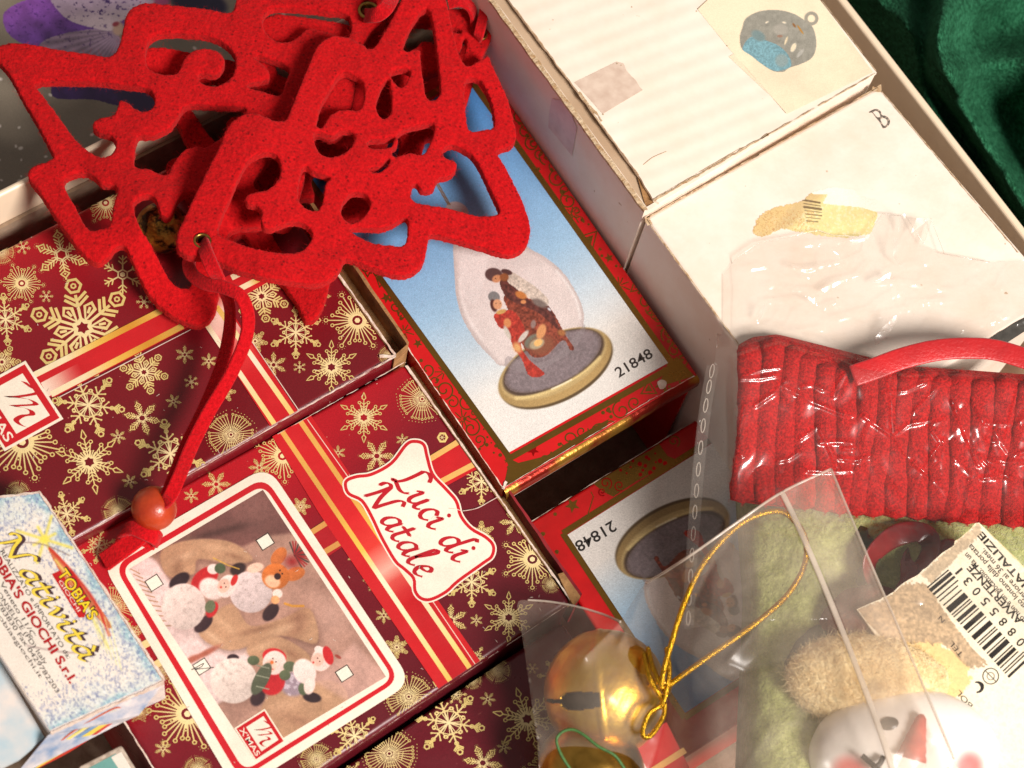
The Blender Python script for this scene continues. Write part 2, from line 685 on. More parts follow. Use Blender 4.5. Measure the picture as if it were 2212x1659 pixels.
# shallow white cardboard tray
m, nt, b = new_mat("white_tray_card")
st = ramp(nt, noise(nt, 60, 6, 0.7), [(0.62, 0.0), (0.78, 1.0)])
c = mixc(nt, st, lin((238, 216, 188)), lin((206, 160, 112)))
nt.links.new(c, b.inputs["Base Color"])
b.inputs["Roughness"].default_value = 0.35
bump(nt, noise(nt, 90, 4), 0.3, 0.0006, b)
M["tray"] = m
M["tray_in"] = simple("grey_board_lining", (168, 146, 124), (140, 116, 92), 160, 0.85, 0.0003, 600)
ZR = 0.096
tray = thing("tray", "shallow white cardboard tray holding the decoration boxes", "tray", W1(1100, 800, 0.002))


def wall(name, a, b_, th, z0, z1, mat, parent, inward, bev=0.0012):
    """upright board whose outer top edge runs through sketch points a, b_ at height z1"""
    A = W1(*a, z1); B = W1(*b_, z1)
    d = B - A; d /= np.linalg.norm(d)
    n = np.array([-d[1], d[0], 0]) * inward
    bm = bmesh.new()
    vs = []
    for z in (z1, z0):
        for p in (A, B, B + n * th, A + n * th):
            vs.append(bm.verts.new((p[0], p[1], z)))
    for f in ((0, 1, 2, 3), (7, 6, 5, 4), (0, 4, 5, 1), (1, 5, 6, 2), (2, 6, 7, 3), (3, 7, 4, 0)):
        bm.faces.new([vs[k] for k in f])
    bmesh.ops.recalc_face_normals(bm, faces=bm.faces[:])
    bmesh.ops.bevel(bm, geom=bm.edges[:], offset=bev, segments=3, profile=0.5, affect="EDGES")
    return from_bm(name, bm, mat, parent), A, B, n


LA, LB = (-520, 668), (1010, -97)
RA, RB = (1540, -376), (2500, 858)
wl, A, B, n = wall("wall", LA, LB, 0.0025, 0.002, ZR, M["tray"], tray, -1)
d = (B - A) / np.linalg.norm(B - A)
# grey board lining standing against the lower part of that wall
bm = bmesh.new()
for (z, off) in ((0.0785, 0.0027), (0.0785, 0.0042), (0.004, 0.0042), (0.004, 0.0027)):
    for p in (A + d * 0.01, B - d * 0.01):
        q = p + n * off
        bm.verts.new((q[0], q[1], z))
bm.verts.ensure_lookup_table()
vv = bm.verts
for f in ((0, 1, 3, 2), (2, 3, 5, 4), (4, 5, 7, 6), (6, 7, 1, 0), (0, 2, 4, 6), (1, 7, 5, 3)):
    bm.faces.new([vv[k] for k in f])
bmesh.ops.recalc_face_normals(bm, faces=bm.faces[:])
from_bm("lining", bm, M["tray_in"], wl)
wall("wall", RA, RB, 0.0034, 0.002, 0.102, M["tray"], tray, -1)
C1 = W1(*LB, ZR); C2 = W1(*RA, ZR)
wall("wall", (LB[0] + 6, LB[1] - 4), (RA[0] - 10, RA[1] + 10), 0.0025, 0.002, ZR, M["tray"], tray, -1)
P = [W1(*LA, 0.003), W1(*LB, 0.003), W1(*RA, 0.003), W1(*RB, 0.003), W1(2200, 2700, 0.003), W1(300, 2600, 0.003)]
P = [(W1(*LA, ZR)), (W1(*LB, ZR)), (W1(*RA, ZR)), (W1(*RB, 0.102)), W1(1700, 2300, 0.003), W1(-100, 2300, 0.003)]
prism("floor", [(p[0], p[1], 0.004) for p in P], 0.002, M["tray_in"], tray)

# printed orchid sheet outside the tray, upper left
OQ = [(-260, -330), (760, -330), (760, 90), (-260, 620)]


def orchid(Xp, Yp, u, v):
    img = np.zeros((len(Xp), 3)) + np.array([138, 126, 110])
    img *= (0.92 + 0.16 * fbm(Xp / 90, Yp / 90, 11))[:, None]
    r = np.random.default_rng(5)
    for k in range(150):
        cx = r.uniform(-60, 620); cy = r.uniform(-60, 420); s = r.uniform(2.0, 5.2)
        msk = np.hypot(Xp - cx, (Yp - cy)) < 12
        if msk.any():
            rot = r.uniform(0, 180)
            img[msk] = blob(img[msk], Xp[msk], Yp[msk], (cx, cy), s * 1.25, s * 0.85, rot, (216, 206, 196), 0.5)
    n = fbm(Xp / 26, Yp / 26, 2); f = fbm(Xp / 5, Yp / 5, 9)
    # back petals
    left = smooth([(6, 42), (14, 22), (50, 2), (110, -14), (190, -30), (260, 20), (262, 68), (200, 100), (120, 105), (60, 98), (20, 75)])
    a = inpoly(Xp, Yp, left)
    col = np.array([108, 66, 150])[None] * (0.62 + 0.75 * n[:, None])
    col = col + sst(130, 20, Yp + 0.25 * Xp)[:, None] * np.array([40, 18, 30])
    img = lay(img, a * 1.0, col)
    low = smooth([(90, 92), (140, 72), (215, 62), (252, 70), (275, 130), (290, 200), (262, 228), (200, 215), (120, 212), (108, 180), (86, 120)])
    a = inpoly(Xp, Yp, low)
    streak = 0.5 + 0.5 * np.sin(np.arctan2(Yp - 66, Xp - 262) * 46)
    col = np.array([178, 150, 176])[None] * (0.80 + 0.20 * streak[:, None]) * (0.85 + 0.3 * n[:, None])
    dk = sst(110, 190, Yp)[:, None]
    col = col * (1 - dk) + np.array([70, 40, 104])[None] * (0.6 + 0.6 * n[:, None]) * dk
    img = lay(img, a * 1.0, col)
    up = smooth([(108, -10), (120, 16), (150, 44), (200, 60), (240, 66), (262, 46), (290, 30), (330, 10), (340, -60), (120, -60)])
    a = inpoly(Xp, Yp, up)
    col = np.array([206, 180, 204])[None] * (0.85 + 0.3 * n[:, None])
    e = sst(30, 66, Yp + 0.1 * Xp)[:, None] * 0.55
    col = col * (1 - e) + np.array([226, 208, 206]) * e
    img = lay(img, a * 1.0, col)
    spots = (f > 0.66) & inpoly(Xp, Yp, [(130, -20), (330, -20), (270, 42), (160, 40)])
    img = lay(img, spots * 0.8, (70, 38, 110))
    spl = (f > 0.70) & inpoly(Xp, Yp, left)
    img = lay(img, spl * 0.5, (60, 30, 96))
    img = blob(img, Xp, Yp, (256, 62), 14, 17, 20, (206, 170, 150), 0.4)
    img = blob(img, Xp, Yp, (250, 52), 9, 6, -20, (160, 60, 74), 0.5)
    img = blob(img, Xp, Yp, (350, 0), 20, 16, 0, (190, 84, 132), 0.4)
    img = blob(img, Xp, Yp, (430, 8), 66, 34, 12, (34, 26, 58), 0.25)
    img = blob(img, Xp, Yp, (470, 30), 18, 9, 30, (48, 30, 78), 0.4)
    img = blob(img, Xp, Yp, (300, 215), 60, 30, 30, (52, 28, 78), 0.4)
    return img


orc = thing("orchid_card", "grey card printed with a purple orchid and white specks, partly under red felt", "card", W1(200, 100, 0.04))
T = Z(0.0545).at([q[0] for q in OQ], [q[1] for q in OQ])
prism("card", list(T), 0.012, simple("grey_card", (118, 108, 94), (104, 95, 82), 90, 0.5), orc, bev=0.0004)
paint_grid("orchid_print", OQ, Z(0.0545), 2.2, orchid, orc)
# ------------------------------------------------------------------ snowflake prints
GOLD = (244, 214, 132)


def rot2(V, a):
    c, s = math.cos(a), math.sin(a)
    V = np.asarray(V, float)
    return np.stack([V[:, 0] * c - V[:, 1] * s, V[:, 0] * s + V[:, 1] * c], -1)


def sg(p, q, w):
    return stroke2([p, q], w)


def rg(c, r, w, n=10, a0=0.0):
    return stroke2(circ(c, r, n, a0), w, True)


def dk(c, r, n=8):
    return circ(c, r, n), [tuple(range(n))]


def flake(kind):
    """list of (verts, faces) for a flake of radius 1"""
    A = []; full = []
    if kind == 1:
        A += [sg((.13, 0), (.66, 0), .055)]
        for y in (-1, 1):
            A += [sg((.44, .02 * y), (.60, .22 * y), .055), sg((.55, .02 * y), (.69, .20 * y), .055)]
        A += [rg((.84, 0), .14, .05, 6, math.pi / 6), rg((.84, 0), .045, .03, 6)]
        k = [(.16, 0), (.42, .10), (.52, 0), (.42, -.10)]
        V, F_ = stroke2(k, .05, True)
        full += [(rot2(V, math.pi / 6 + j * math.pi / 3), F_) for j in range(6)]
        V, F_ = sg((.30, 0), (.43, 0), .05)
        full += [(rot2(V, math.pi / 6 + j * math.pi / 3), F_) for j in range(6)]
        full += [stroke2([((.12 if j % 2 else .18) * math.cos(j * math.pi / 6), (.12 if j % 2 else .18) * math.sin(j * math.pi / 6)) for j in range(12)], .07, True)]
    elif kind == 2:
        for a, L in ((-24, .62), (-12, .74), (0, .92), (12, .74), (24, .62)):
            r = math.radians(a); c, s = math.cos(r), math.sin(r)
            A += [sg((.2 * c, .2 * s), (L * c, L * s), .035), rg(((L + .05) * c, (L + .05) * s), .05 if a else .06, .028, 8)]
        for t in np.linspace(-1.9, 1.9, 7):
            A += [dk((.97 + .125 * math.cos(t), .125 * math.sin(t)), .011, 6)]
        full += [stroke2(circ((0, 0), .23, 12), .13, True), (circ((0, 0), .09, 6), [tuple(range(6))])]
        for j in range(6):
            a = j * math.pi / 3 + math.pi / 6
            full += [sg((.2 * math.cos(a), .2 * math.sin(a)), (.40 * math.cos(a), .40 * math.sin(a)), .05)]
            full += [dk((.46 * math.cos(a), .46 * math.sin(a)), .022)]
    elif kind == 3:
        A += [sg((0, 0), (.82, 0), .045), rg((.91, 0), .075, .04, 6, math.pi / 6), rg((.64, 0), .05, .03, 8)]
        for y in (-1, 1):
            A += [sg((.70, .01 * y), (.82, .14 * y), .04), sg((.76, .01 * y), (.86, .12 * y), .035)]
            A += [sg((.40, 0), (.52, .15 * y), .035), dk((.53, .16 * y), .03)]
            A += [sg((.32, 0), (.36, .16 * y), .03), rg((.37, .20 * y), .045, .026, 8)]
            A += [sg((0, 0), (.34, .085 * y), .022), sg((.38, 0), (.19, .329 * y), .024)]
        full += [dk((0, 0), .06)]
    elif kind == 4:
        A += [sg((.18, 0), (.70, 0), .035)]
        for y in (-1, 1):
            A += [sg((.16, .03 * y), (.56, .15 * y), .034), rg((.60, .165 * y), .052, .028, 8)]
            A += [sg((.40, .0), (.48, .11 * y), .028), sg((.30, 0), (.38, .09 * y), .028), sg((.52, 0), (.60, .09 * y), .028)]
        A += [stroke2([(.70, 0), (.78, .075), (.93, .03), (1.0, 0), (.93, -.03), (.78, -.075)], .034, True)]
        for j in (-1, 1):
            a = math.pi / 6 * j * .62
            A += [sg((.18 * math.cos(a), .18 * math.sin(a)), (.36 * math.cos(a), .36 * math.sin(a)), .03)]
        a = math.pi / 6
        A += [sg((.16 * math.cos(a), .16 * math.sin(a)), (.34 * math.cos(a), .34 * math.sin(a)), .028), dk((.36 * math.cos(a), .36 * math.sin(a)), .026, 6)]
        full += [stroke2([((.15 if j % 2 else .21) * math.cos(j * math.pi / 6), (.15 if j % 2 else .21) * math.sin(j * math.pi / 6)) for j in range(12)], .075, True)]
    elif kind == 5:
        A += [sg((.2, 0), (.62, 0), .05)]
        for y in (-1, 1):
            A += [sg((.34, 0), (.50, .16 * y), .04), sg((.46, 0), (.62, .18 * y), .045)]
            A += [sg((.2, .04 * y), (.36, .12 * y), .03)]
        A += [stroke2([(.62, 0), (.72, .15), (.88, 0), (.72, -.15)], .05, True), dk((.92, 0), .04), dk((.73, 0), .05, 4)]
        for t in np.linspace(-1.7, 1.7, 6):
            A += [dk((.92 + .1 * math.cos(t), .1 * math.sin(t)), .011, 5)]
        full += [rg((0, 0), .19, .05, 6), rg((0, 0), .27, .025, 6)]
    elif kind == 6:
        for k, y in enumerate((-.42, -.28, -.14, 0, .14, .28, .42)):
            L = .80 - .09 * abs(y) * 4 * .6
            A += [sg((.12, y * .25), (L, y * .9), .026), rg((L + .045, y * .92), .042, .026, 8)]
        for t in np.linspace(-.5, .5, 9):
            A += [dk((.98 - .18 * abs(t), t * 1.02), .020, 5)]
        A += [sg((.32, -.13), (.32, .13), .024), sg((.46, -.17), (.46, .17), .024)]
        full += [rg((0, 0), .085, .04, 6)]
    else:
        A += [sg((.2, 0), (.95, 0), .07)]
        for y in (-1, 1):
            A += [sg((.5, 0), (.68, .2 * y), .06), sg((.70, 0), (.88, .18 * y), .055)]
        full += [rg((0, 0), .24, .07, 6), (circ((0, 0), .13, 6), [tuple(range(6))])]
    out = list(full)
    for j in range(6 if kind != 6 else 5):
        st = math.pi / 3 if kind != 6 else 2 * math.pi / 5
        out += [(rot2(V, j * st), F_) for V, F_ in A]
    return out


FLAKES = {k: flake(k) for k in range(1, 8)}


def add_flake(pr, x, y, r, kind, rot=0.0, col=GOLD, squash=0.93):
    e = 1.2e-6
    c0 = np.array(col, float)
    for k, (V, F_) in enumerate(FLAKES[kind]):
        P = rot2(V, math.radians(rot))
        rr = np.hypot(P[:, 0], P[:, 1])[:, None]
        C = c0 * (1 - 0.10 * np.clip(rr, 0, 1)) + np.array([8, 14, 44]) * (1 - np.clip(rr * 1.6, 0, 1))
        pr.add(np.array([x, y]) + P * r * np.array([1, squash]), F_, C, k * e)


# ------------------------------------------------------------------ red light-chain cartons
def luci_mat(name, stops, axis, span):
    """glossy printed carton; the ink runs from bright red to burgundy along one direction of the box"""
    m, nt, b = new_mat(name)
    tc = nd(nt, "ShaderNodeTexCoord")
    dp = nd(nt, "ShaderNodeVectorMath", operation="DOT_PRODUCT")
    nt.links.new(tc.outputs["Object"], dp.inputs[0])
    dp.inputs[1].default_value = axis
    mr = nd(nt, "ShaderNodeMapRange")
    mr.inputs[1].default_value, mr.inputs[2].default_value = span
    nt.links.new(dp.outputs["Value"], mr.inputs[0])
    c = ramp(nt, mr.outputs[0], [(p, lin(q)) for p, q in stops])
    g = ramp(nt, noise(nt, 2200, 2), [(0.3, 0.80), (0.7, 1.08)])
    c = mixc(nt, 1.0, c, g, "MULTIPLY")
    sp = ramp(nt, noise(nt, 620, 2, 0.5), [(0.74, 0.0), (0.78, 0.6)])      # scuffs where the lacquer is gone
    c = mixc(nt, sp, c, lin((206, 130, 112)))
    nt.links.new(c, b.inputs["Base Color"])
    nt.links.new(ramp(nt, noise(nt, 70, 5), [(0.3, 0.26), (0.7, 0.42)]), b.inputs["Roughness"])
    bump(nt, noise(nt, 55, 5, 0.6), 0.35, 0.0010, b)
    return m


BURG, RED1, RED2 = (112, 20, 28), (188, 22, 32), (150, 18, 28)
RIB = (206, 30, 36)


def ribbon_band(pr, a, b_, w, cols, lift):
    """printed ribbon: straight band whose ink colour changes along it; cols = [(t, rgb)]"""
    n = 24
    t = np.linspace(0, 1, n)
    a = np.array(a, float); b_ = np.array(b_, float)
    V, Fc = stroke2(a + np.outer(t, b_ - a), w)
    ts = [c[0] for c in cols]; cc = np.array([c[1] for c in cols], float)
    C = np.stack([np.interp(t, ts, cc[:, k]) for k in range(3)], -1)
    pr.add(V, Fc, np.concatenate([C, C]), lift)


def luci_box(name, label, px4, zt, zb, stops, axis, span):
    t = thing(name, label, "box", base_of(px4, zb), "red snowflake light chain boxes")
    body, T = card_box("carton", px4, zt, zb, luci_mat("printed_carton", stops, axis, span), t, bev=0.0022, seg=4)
    body.data.polygons.foreach_set("use_smooth", np.ones(len(body.data.polygons), bool))
    md = body.modifiers.new("weighted", "WEIGHTED_NORMAL"); md.keep_sharp = True
    return t, T


GS = (222, 160, 62); GSL = (250, 228, 186)
GB = [(0, GSL), (.25, GSL), (.5, (236, 186, 84)), (.75, (214, 146, 48)), (1, (236, 190, 96))]

# --- upper box
L1Q = [(515, 282), (855, 771), (-150, 1345), (-492, 786)]
ZL1 = 0.085
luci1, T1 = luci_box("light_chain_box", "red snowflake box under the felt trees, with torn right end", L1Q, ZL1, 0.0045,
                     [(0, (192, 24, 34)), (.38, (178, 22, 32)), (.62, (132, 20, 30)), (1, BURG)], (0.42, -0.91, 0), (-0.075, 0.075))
fl = Print()
for x, y, r, k, a in [(49, 534, 18, 7, 10), (133, 550, 62, 5, 20), (47, 612, 48, 2, 5), (179, 708, 118, 1, 18), (265, 593, 47, 7, 30),
                      (311, 652, 18, 7, 0), (228, 438, 50, 2, 0), (12, 690, 62, 3, 25), (311, 804, 54, 1, 12), (399, 766, 22, 5, 30),
                      (451, 780, 19, 5, 30), (4, 782, 42, 1, 0), (565, 640, 62, 1, 20), (191, 875, 80, 3, 8), (307, 903, 42, 5, 12),
                      (413, 825, 17, 7, 20), (375, 867, 18, 5, 10), (255, 943, 18, 5, 20), (193, 998, 76, 4, 18), (48, 955, 90, 2, 12),
                      (368, 980, 82, 3, 20), (499, 939, 56, 6, 14), (280, 1040, 18, 5, 12), (144, 1110, 54, 3, 15), (256, 1105, 36, 6, 10),
                      (38, 1064, 28, 6, 30), (485, 846, 25, 1, 0), (639, 718, 62, 3, 30), (772, 692, 70, 2, 0), (716, 793, 62, 4, 30),
                      (647, 793, 15, 7, 30), (591, 788, 30, 5, 30), (840, 768, 24, 6, 0), (551, 737, 28, 1, 10), (4, 545, 30, 6, 0),
                      (690, 640, 26, 5, 0), (100, 640, 16, 7, 0)]:
    add_flake(fl, x, y, r, k, a)
INS1 = [T1[i] * 0.988 + T1.mean(0) * 0.012 for i in range(4)]
fl.build("snowflake_print", Z(ZL1), M["print"], luci1, 5e-5, INS1)
rb = Print()
hc = [(0, (240, 196, 180)), (.14, (214, 70, 66)), (.3, RIB), (.7, RIB), (.86, (196, 26, 34)), (1, (190, 24, 32))]
rb.poly([(62, 850), (55, 826), (360, 664), (560, 560), (590, 603), (420, 700), (118, 858)], RIB)
ribbon_band(rb, (96, 842), (362, 702), 34, [(0, (250, 224, 204)), (.12, (240, 180, 160)), (.3, RIB), (1, RIB)], 2e-5)
ribbon_band(rb, (70, 812), (350, 670), 13, GB, 4e-5)
ribbon_band(rb, (110, 852), (395, 704), 13, GB, 4e-5)
ribbon_band(rb, (516, 625), (600, 582), 12, GB, 4e-5)
ribbon_band(rb, (500, 600), (580, 560), 12, GB, 4e-5)
rb.stroke([(128, 858), (412, 712)], 1.8, (240, 214, 200), 5e-5)
vc = [(0, (214, 90, 80)), (.10, (250, 214, 196)), (.22, (244, 190, 176)), (.42, (220, 60, 58)), (.6, RIB), (1, (200, 26, 34))]
rb.poly([(414, 660), (470, 628), (640, 884), (660, 906), (596, 940)], RIB, 6e-5)
ribbon_band(rb, (450, 655), (616, 906), 56, vc, 8e-5)
ribbon_band(rb, (424, 668), (594, 918), 11, [(0, GS), (.2, (252, 232, 200)), (.55, (252, 230, 192)), (.8, (248, 220, 150)), (1, (240, 204, 120))], 1e-4)
ribbon_band(rb, (468, 662), (634, 898), 11, [(0, (232, 184, 84)), (.25, (248, 222, 160)), (.5, (252, 234, 208)), (.8, (246, 214, 140)), (1, (238, 196, 110))], 1e-4)
rb.stroke([(535, 724), (652, 896)], 1.8, (244, 214, 196), 1.1e-4)
rb.build("ribbon_print", Z(ZL1), M["print"], luci1, 2.6e-4, INS1)


def pen_m(pr, c, s, ax, ay, col, lift):
    """the handwritten m of the mark, nib stroke"""
    pts = smooth([(-.62, .50), (-.30, .62), (-.02, .72), (-.22, .10), (-.44, -.32), (-.30, -.10), (.02, .30), (.30, .42), (.10, -.02), (-.06, -.34), (.14, -.08), (.40, .14), (.56, .10), (.44, -.20), (.46, -.48), (.66, -.46), (.84, -.34)], False, 5)
    P = np.array(c) + np.outer(pts[:, 0] * s, ax) + np.outer(pts[:, 1] * s, ay)
    nib = (np.array(ax) * .50 + np.array(ay) * .5) * s * .15
    V = np.concatenate([P + nib, P - nib]); n = len(P)
    Fc = [(i, i + 1, n + i + 1, n + i) for i in range(n - 1)]
    pr.add(V, Fc, col, lift)


def m_mark(name, quad, plane, parent, s, base):
    """square mark: white tile, red line, m and the word below. quad corners: far-left, far-right, near-right, near-left of the word's reading"""
    q = np.array(quad, float)
    pr = Print()
    c = q.mean(0)
    pr.poly(q, (252, 236, 214))
    ins = lambda f: c + (q - c) * f
    a = ins(.92); b_ = ins(.78)
    pr.poly(a, (206, 26, 36), 1e-5)
    dx = (q[1] - q[0]) / np.linalg.norm(q[1] - q[0]); dy = (q[0] - q[3]) / np.linalg.norm(q[0] - q[3])
    w = np.linalg.norm(q[1] - q[0]); h = np.linalg.norm(q[0] - q[3])
    inner = [q[0] + dx * w * .14 - dy * h * .14, q[1] - dx * w * .14 - dy * h * .14, q[2] - dx * w * .14 + dy * h * .29, q[3] + dx * w * .14 + dy * h * .29]
    pr.poly(inner, (252, 238, 218), 2e-5)
    pen_m(pr, c + dy * h * .10, w * .40, dx, dy, (196, 24, 34), 3e-5)
    put_text(pr, "X'MAS", q[3] + dx * w * .10 + dy * h * .09, q[2] - dx * w * .10 + dy * h * .09, h * .145, (250, 236, 216), 3e-5, bold=0.01)
    return pr.build(name, plane, M["print"], parent, base)


# the mark on the upper box (left edge of the picture): word reads down the right-hand side
m_mark("mark_print", [(55, 779), (137, 905), (10, 975), (-72, 849)], Z(ZL1), luci1, 1, 4.2e-4)

# open right end: slot, kraft flap
slot = [(520, 290), (548, 262), (880, 744), (852, 768)]
TS = WZ([p[0] for p in slot], [p[1] for p in slot], ZL1)
mk("slot_floor", [(p[0], p[1], ZL1 - 0.011 + 0.001 * k) for k, p in enumerate(TS)], [(0, 1, 2, 3)], M["kraft"], luci1)
fa = jag((545, 258), (878, 742), 60, 0.9, 3); fb = jag((551, 255), (884, 739), 60, 0.9, 4)
PA = WZ(fa[:, 0], fa[:, 1], ZL1 + 0.0012); PB = WZ(fb[:, 0], fb[:, 1], ZL1 + 0.0012)
V = np.concatenate([PA, PB, PA * [1, 1, 0] + [0, 0, 0.05], PB * [1, 1, 0] + [0, 0, 0.05]]); n = 60
Fc = []
for i in range(n - 1):
    Fc += [(i, i + 1, n + i + 1, n + i), (i, 2 * n + i, 2 * n + i + 1, i + 1), (n + i, n + i + 1, 3 * n + i + 1, 3 * n + i)]
Fc += [(0, n, 3 * n, 2 * n), (n - 1, 3 * n - 1, 4 * n - 1, 2 * n - 1)]
mk("end_flap", V, Fc, M["kraft"], luci1)
pa = WZ([880, 850, 852, 882], [743, 770, 776, 749], ZL1 + 0.0006)
prism("end_flap", list(pa), 0.02, M["kraft"], luci1)
tw = Print()
for k in range(3):
    wear(tw, (520 + k, 292), (852 + k * 1.5, 766), 3.4, (240, 214, 190), 20 + k, 0.55, 1e-5 * k)
wear(tw, (856, 771), (740, 838), 3.5, (246, 226, 214), 31, 0.75)
wear(tw, (856, 768), (600, 914), 2.6, (240, 206, 202), 32, 0.55)
wear(tw, (600, 916), (160, 1166), 1.8, (226, 176, 176), 34, 0.42)  # wear that also paints in the highlight along the rounded lower edge
wear(tw, (520, 962), (300, 1088), 2.6, (214, 170, 172), 35, 0.3, 3e-5)
wear(tw, (820, 770), (856, 768), 7.0, (246, 226, 214), 33, 0.8)
sc_ = np.random.default_rng(301)
for k in range(70):
    p = np.array([sc_.uniform(0, 820), sc_.uniform(480, 1150)]); an = sc_.uniform(0, 3.14); ln = sc_.uniform(1.5, 9)
    tw.stroke([p, p + ln * .5 * np.array([math.cos(an), math.sin(an)]) + sc_.normal(0, .6, 2), p + ln * np.array([math.cos(an), math.sin(an)])], sc_.uniform(.5, 1.1), (226, 150, 130), 2e-5)
tw.build("worn_edge", Z(ZL1), M["white_torn"], luci1, 5.4e-4, [T1[i] * 1.006 - T1.mean(0) * .006 for i in range(4)])

# --- lower box with the picture
L2Q = [(873, 783), (1235, 1300), (437, 1835), (62, 1228)]
ZL2 = 0.079
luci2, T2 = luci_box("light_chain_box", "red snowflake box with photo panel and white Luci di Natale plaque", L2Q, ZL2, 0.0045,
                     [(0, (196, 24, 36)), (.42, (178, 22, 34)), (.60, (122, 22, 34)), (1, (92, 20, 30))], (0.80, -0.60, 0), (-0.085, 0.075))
fl = Print()
for x, y, r, k, a in [(786, 902, 58, 4, 30), (912, 862, 56, 6, 18), (730, 978, 18, 5, 30), (869, 950, 15, 5, 30), (814, 985, 40, 5, 0),
                      (1040, 1040, 56, 3, 30), (1040, 1153, 30, 1, 30), (1150, 1208, 68, 2, 30), (610, 985, 62, 2, 25), (649, 1094, 22, 1, 0),
                      (769, 1200, 20, 3, 30), (1112, 1128, 34, 5, 0), (829, 1329, 20, 5, 30), (857, 1398, 27, 1, 30), (1019, 1257, 60, 3, 30),
                      (1099, 1334, 60, 4, 30), (1029, 1340, 15, 5, 30), (974, 1340, 38, 5, 30), (1027, 1422, 30, 3, 0), (883, 1505, 56, 6, 20),
                      (811, 1254, 26, 2, 0), (766, 1590, 62, 3, 15), (405, 1542, 86, 2, 5), (352, 1617, 20, 5, 30), (427, 1662, 32, 6, 0),
                      (245, 1310, 52, 6, 0), (355, 1447, 24, 6, 0), (300, 1537, 26, 2, 0), (413, 1071, 18, 5, 30), (467, 1046, 32, 5, 0),
                      (213, 1180, 42, 3, 40), (560, 1010, 24, 5, 0), (955, 945, 12, 7, 0), (1190, 1262, 22, 6, 0), (684, 1640, 40, 6, 0),
                      (590, 1690, 26, 5, 0), (330, 1250, 18, 5, 0), (290, 1365, 26, 3, 0)]:
    add_flake(fl, x, y, r, k, a)
for c in ((956, 945), (947, 1473)):
    fl.stroke(circ(c, 10, 6), 4, GOLD, 0, True)
INS2 = [T2[i] * 0.988 + T2.mean(0) * 0.012 for i in range(4)]
fl.build("snowflake_print", Z(ZL2), M["print"], luci2, 5e-5, INS2)
rb = Print()
rb.poly([(906, 1008), (1000, 938), (1055, 1000), (942, 1062)], RIB)
ribbon_band(rb, (905, 1006), (1012, 941), 12, [(0, (232, 176, 96)), (1, (238, 190, 110))], 2e-5)
ribbon_band(rb, (938, 1048), (1052, 988), 12, [(0, (232, 176, 96)), (1, (238, 190, 110))], 2e-5)
rb.poly([(640, 1170), (720, 1112), (770, 1160), (690, 1215)], (176, 24, 34))
ribbon_band(rb, (660, 1158), (728, 1115), 12, [(0, (214, 150, 80)), (1, (214, 150, 80))], 2e-5)
ribbon_band(rb, (690, 1199), (760, 1157), 12, [(0, (214, 150, 80)), (1, (214, 150, 80))], 2e-5)
rb.poly([(585, 938), (668, 892), (760, 1030), (900, 1230), (1040, 1432), (950, 1492), (812, 1290), (690, 1110)], RIB, 4e-5)
vc = [(0, RIB), (.35, (214, 36, 40)), (.48, (226, 60, 50)), (.56, (246, 190, 170)), (.60, (226, 90, 80)), (.68, (200, 28, 34)), (1, (190, 26, 34))]
ribbon_band(rb, (632, 920), (1002, 1462), 62, vc, 6e-5)
gs = [(0, (232, 176, 90)), (.3, (226, 166, 80)), (.48, (240, 196, 84)), (.58, (252, 238, 206)), (.72, (252, 232, 190)), (.9, (246, 214, 130)), (1, (240, 190, 90))]
ribbon_band(rb, (600, 918), (980, 1482), 11, gs, 8e-5)
ribbon_band(rb, (645, 904), (1022, 1454), 11, gs, 8e-5)
rb.stroke([(664, 906), (756, 1036)], 1.6, (250, 220, 200), 1e-4)
rb.stroke([(934, 1298), (1030, 1440)], 1.6, (250, 220, 200), 1e-4)
# white picture frame with red line
for quad, col, rad, lf in (([(578, 1006), (890, 1474), (512, 1712), (218, 1214)], (253, 238, 218), 46, 1.2e-4),
                           ([(572, 1030), (864, 1468), (520, 1684), (246, 1222)], (208, 28, 40), 36, 1.4e-4),
                           ([(569, 1047), (850, 1465), (528, 1666), (262, 1227)], (253, 238, 218), 28, 1.6e-4)):
    q = np.array(quad, float); out = []
    for k in range(4):
        p = q[k]; a = q[k - 1] - p; b_ = q[(k + 1) % 4] - p
        a = p + a / np.linalg.norm(a) * rad; b_ = p + b_ / np.linalg.norm(b_) * rad
        for s in np.linspace(0, 1, 8):
            out.append((1 - s) ** 2 * a + 2 * s * (1 - s) * p + s * s * b_)
    rb.poly(out, col, lf)
for quad in ([(300, 1390), (322, 1378), (330, 1392), (308, 1404)], [(322, 1436), (344, 1422), (352, 1436), (330, 1449)]):
    rb.poly(quad, (248, 214, 150), 1.0e-4)
# plaque
PL = [(747, 1051), (750, 1038), (771, 1030), (803, 1025), (846, 1001), (878, 961), (897, 954), (915, 961), (922, 987), (934, 1025), (963, 1057),
      (985, 1083), (995, 1115), (1017, 1142), (1049, 1161), (1065, 1179), (1062, 1201), (1043, 1216), (990, 1254), (963, 1278), (931, 1294),
      (910, 1292), (897, 1276), (894, 1249), (873, 1228), (854, 1211), (825, 1161), (803, 1115), (782, 1081), (755, 1067)]
pl = smooth(PL, True, 4)
pc = pl.mean(0)


def grow(P, d):
    T = np.roll(P, -1, 0) - np.roll(P, 1, 0); T /= np.linalg.norm(T, axis=1, keepdims=True)
    N = np.stack([T[:, 1], -T[:, 0]], -1)
    return P + N * d


rb.poly(grow(pl, 7), (253, 238, 218), 1.2e-4)
rb.poly(grow(pl, 4), (208, 28, 40), 1.4e-4)
rb.poly(grow(pl, -3), (253, 239, 220), 1.6e-4)
rb.build("ribbon_print", Z(ZL2), M["print"], luci2, 2.6e-4, INS2)

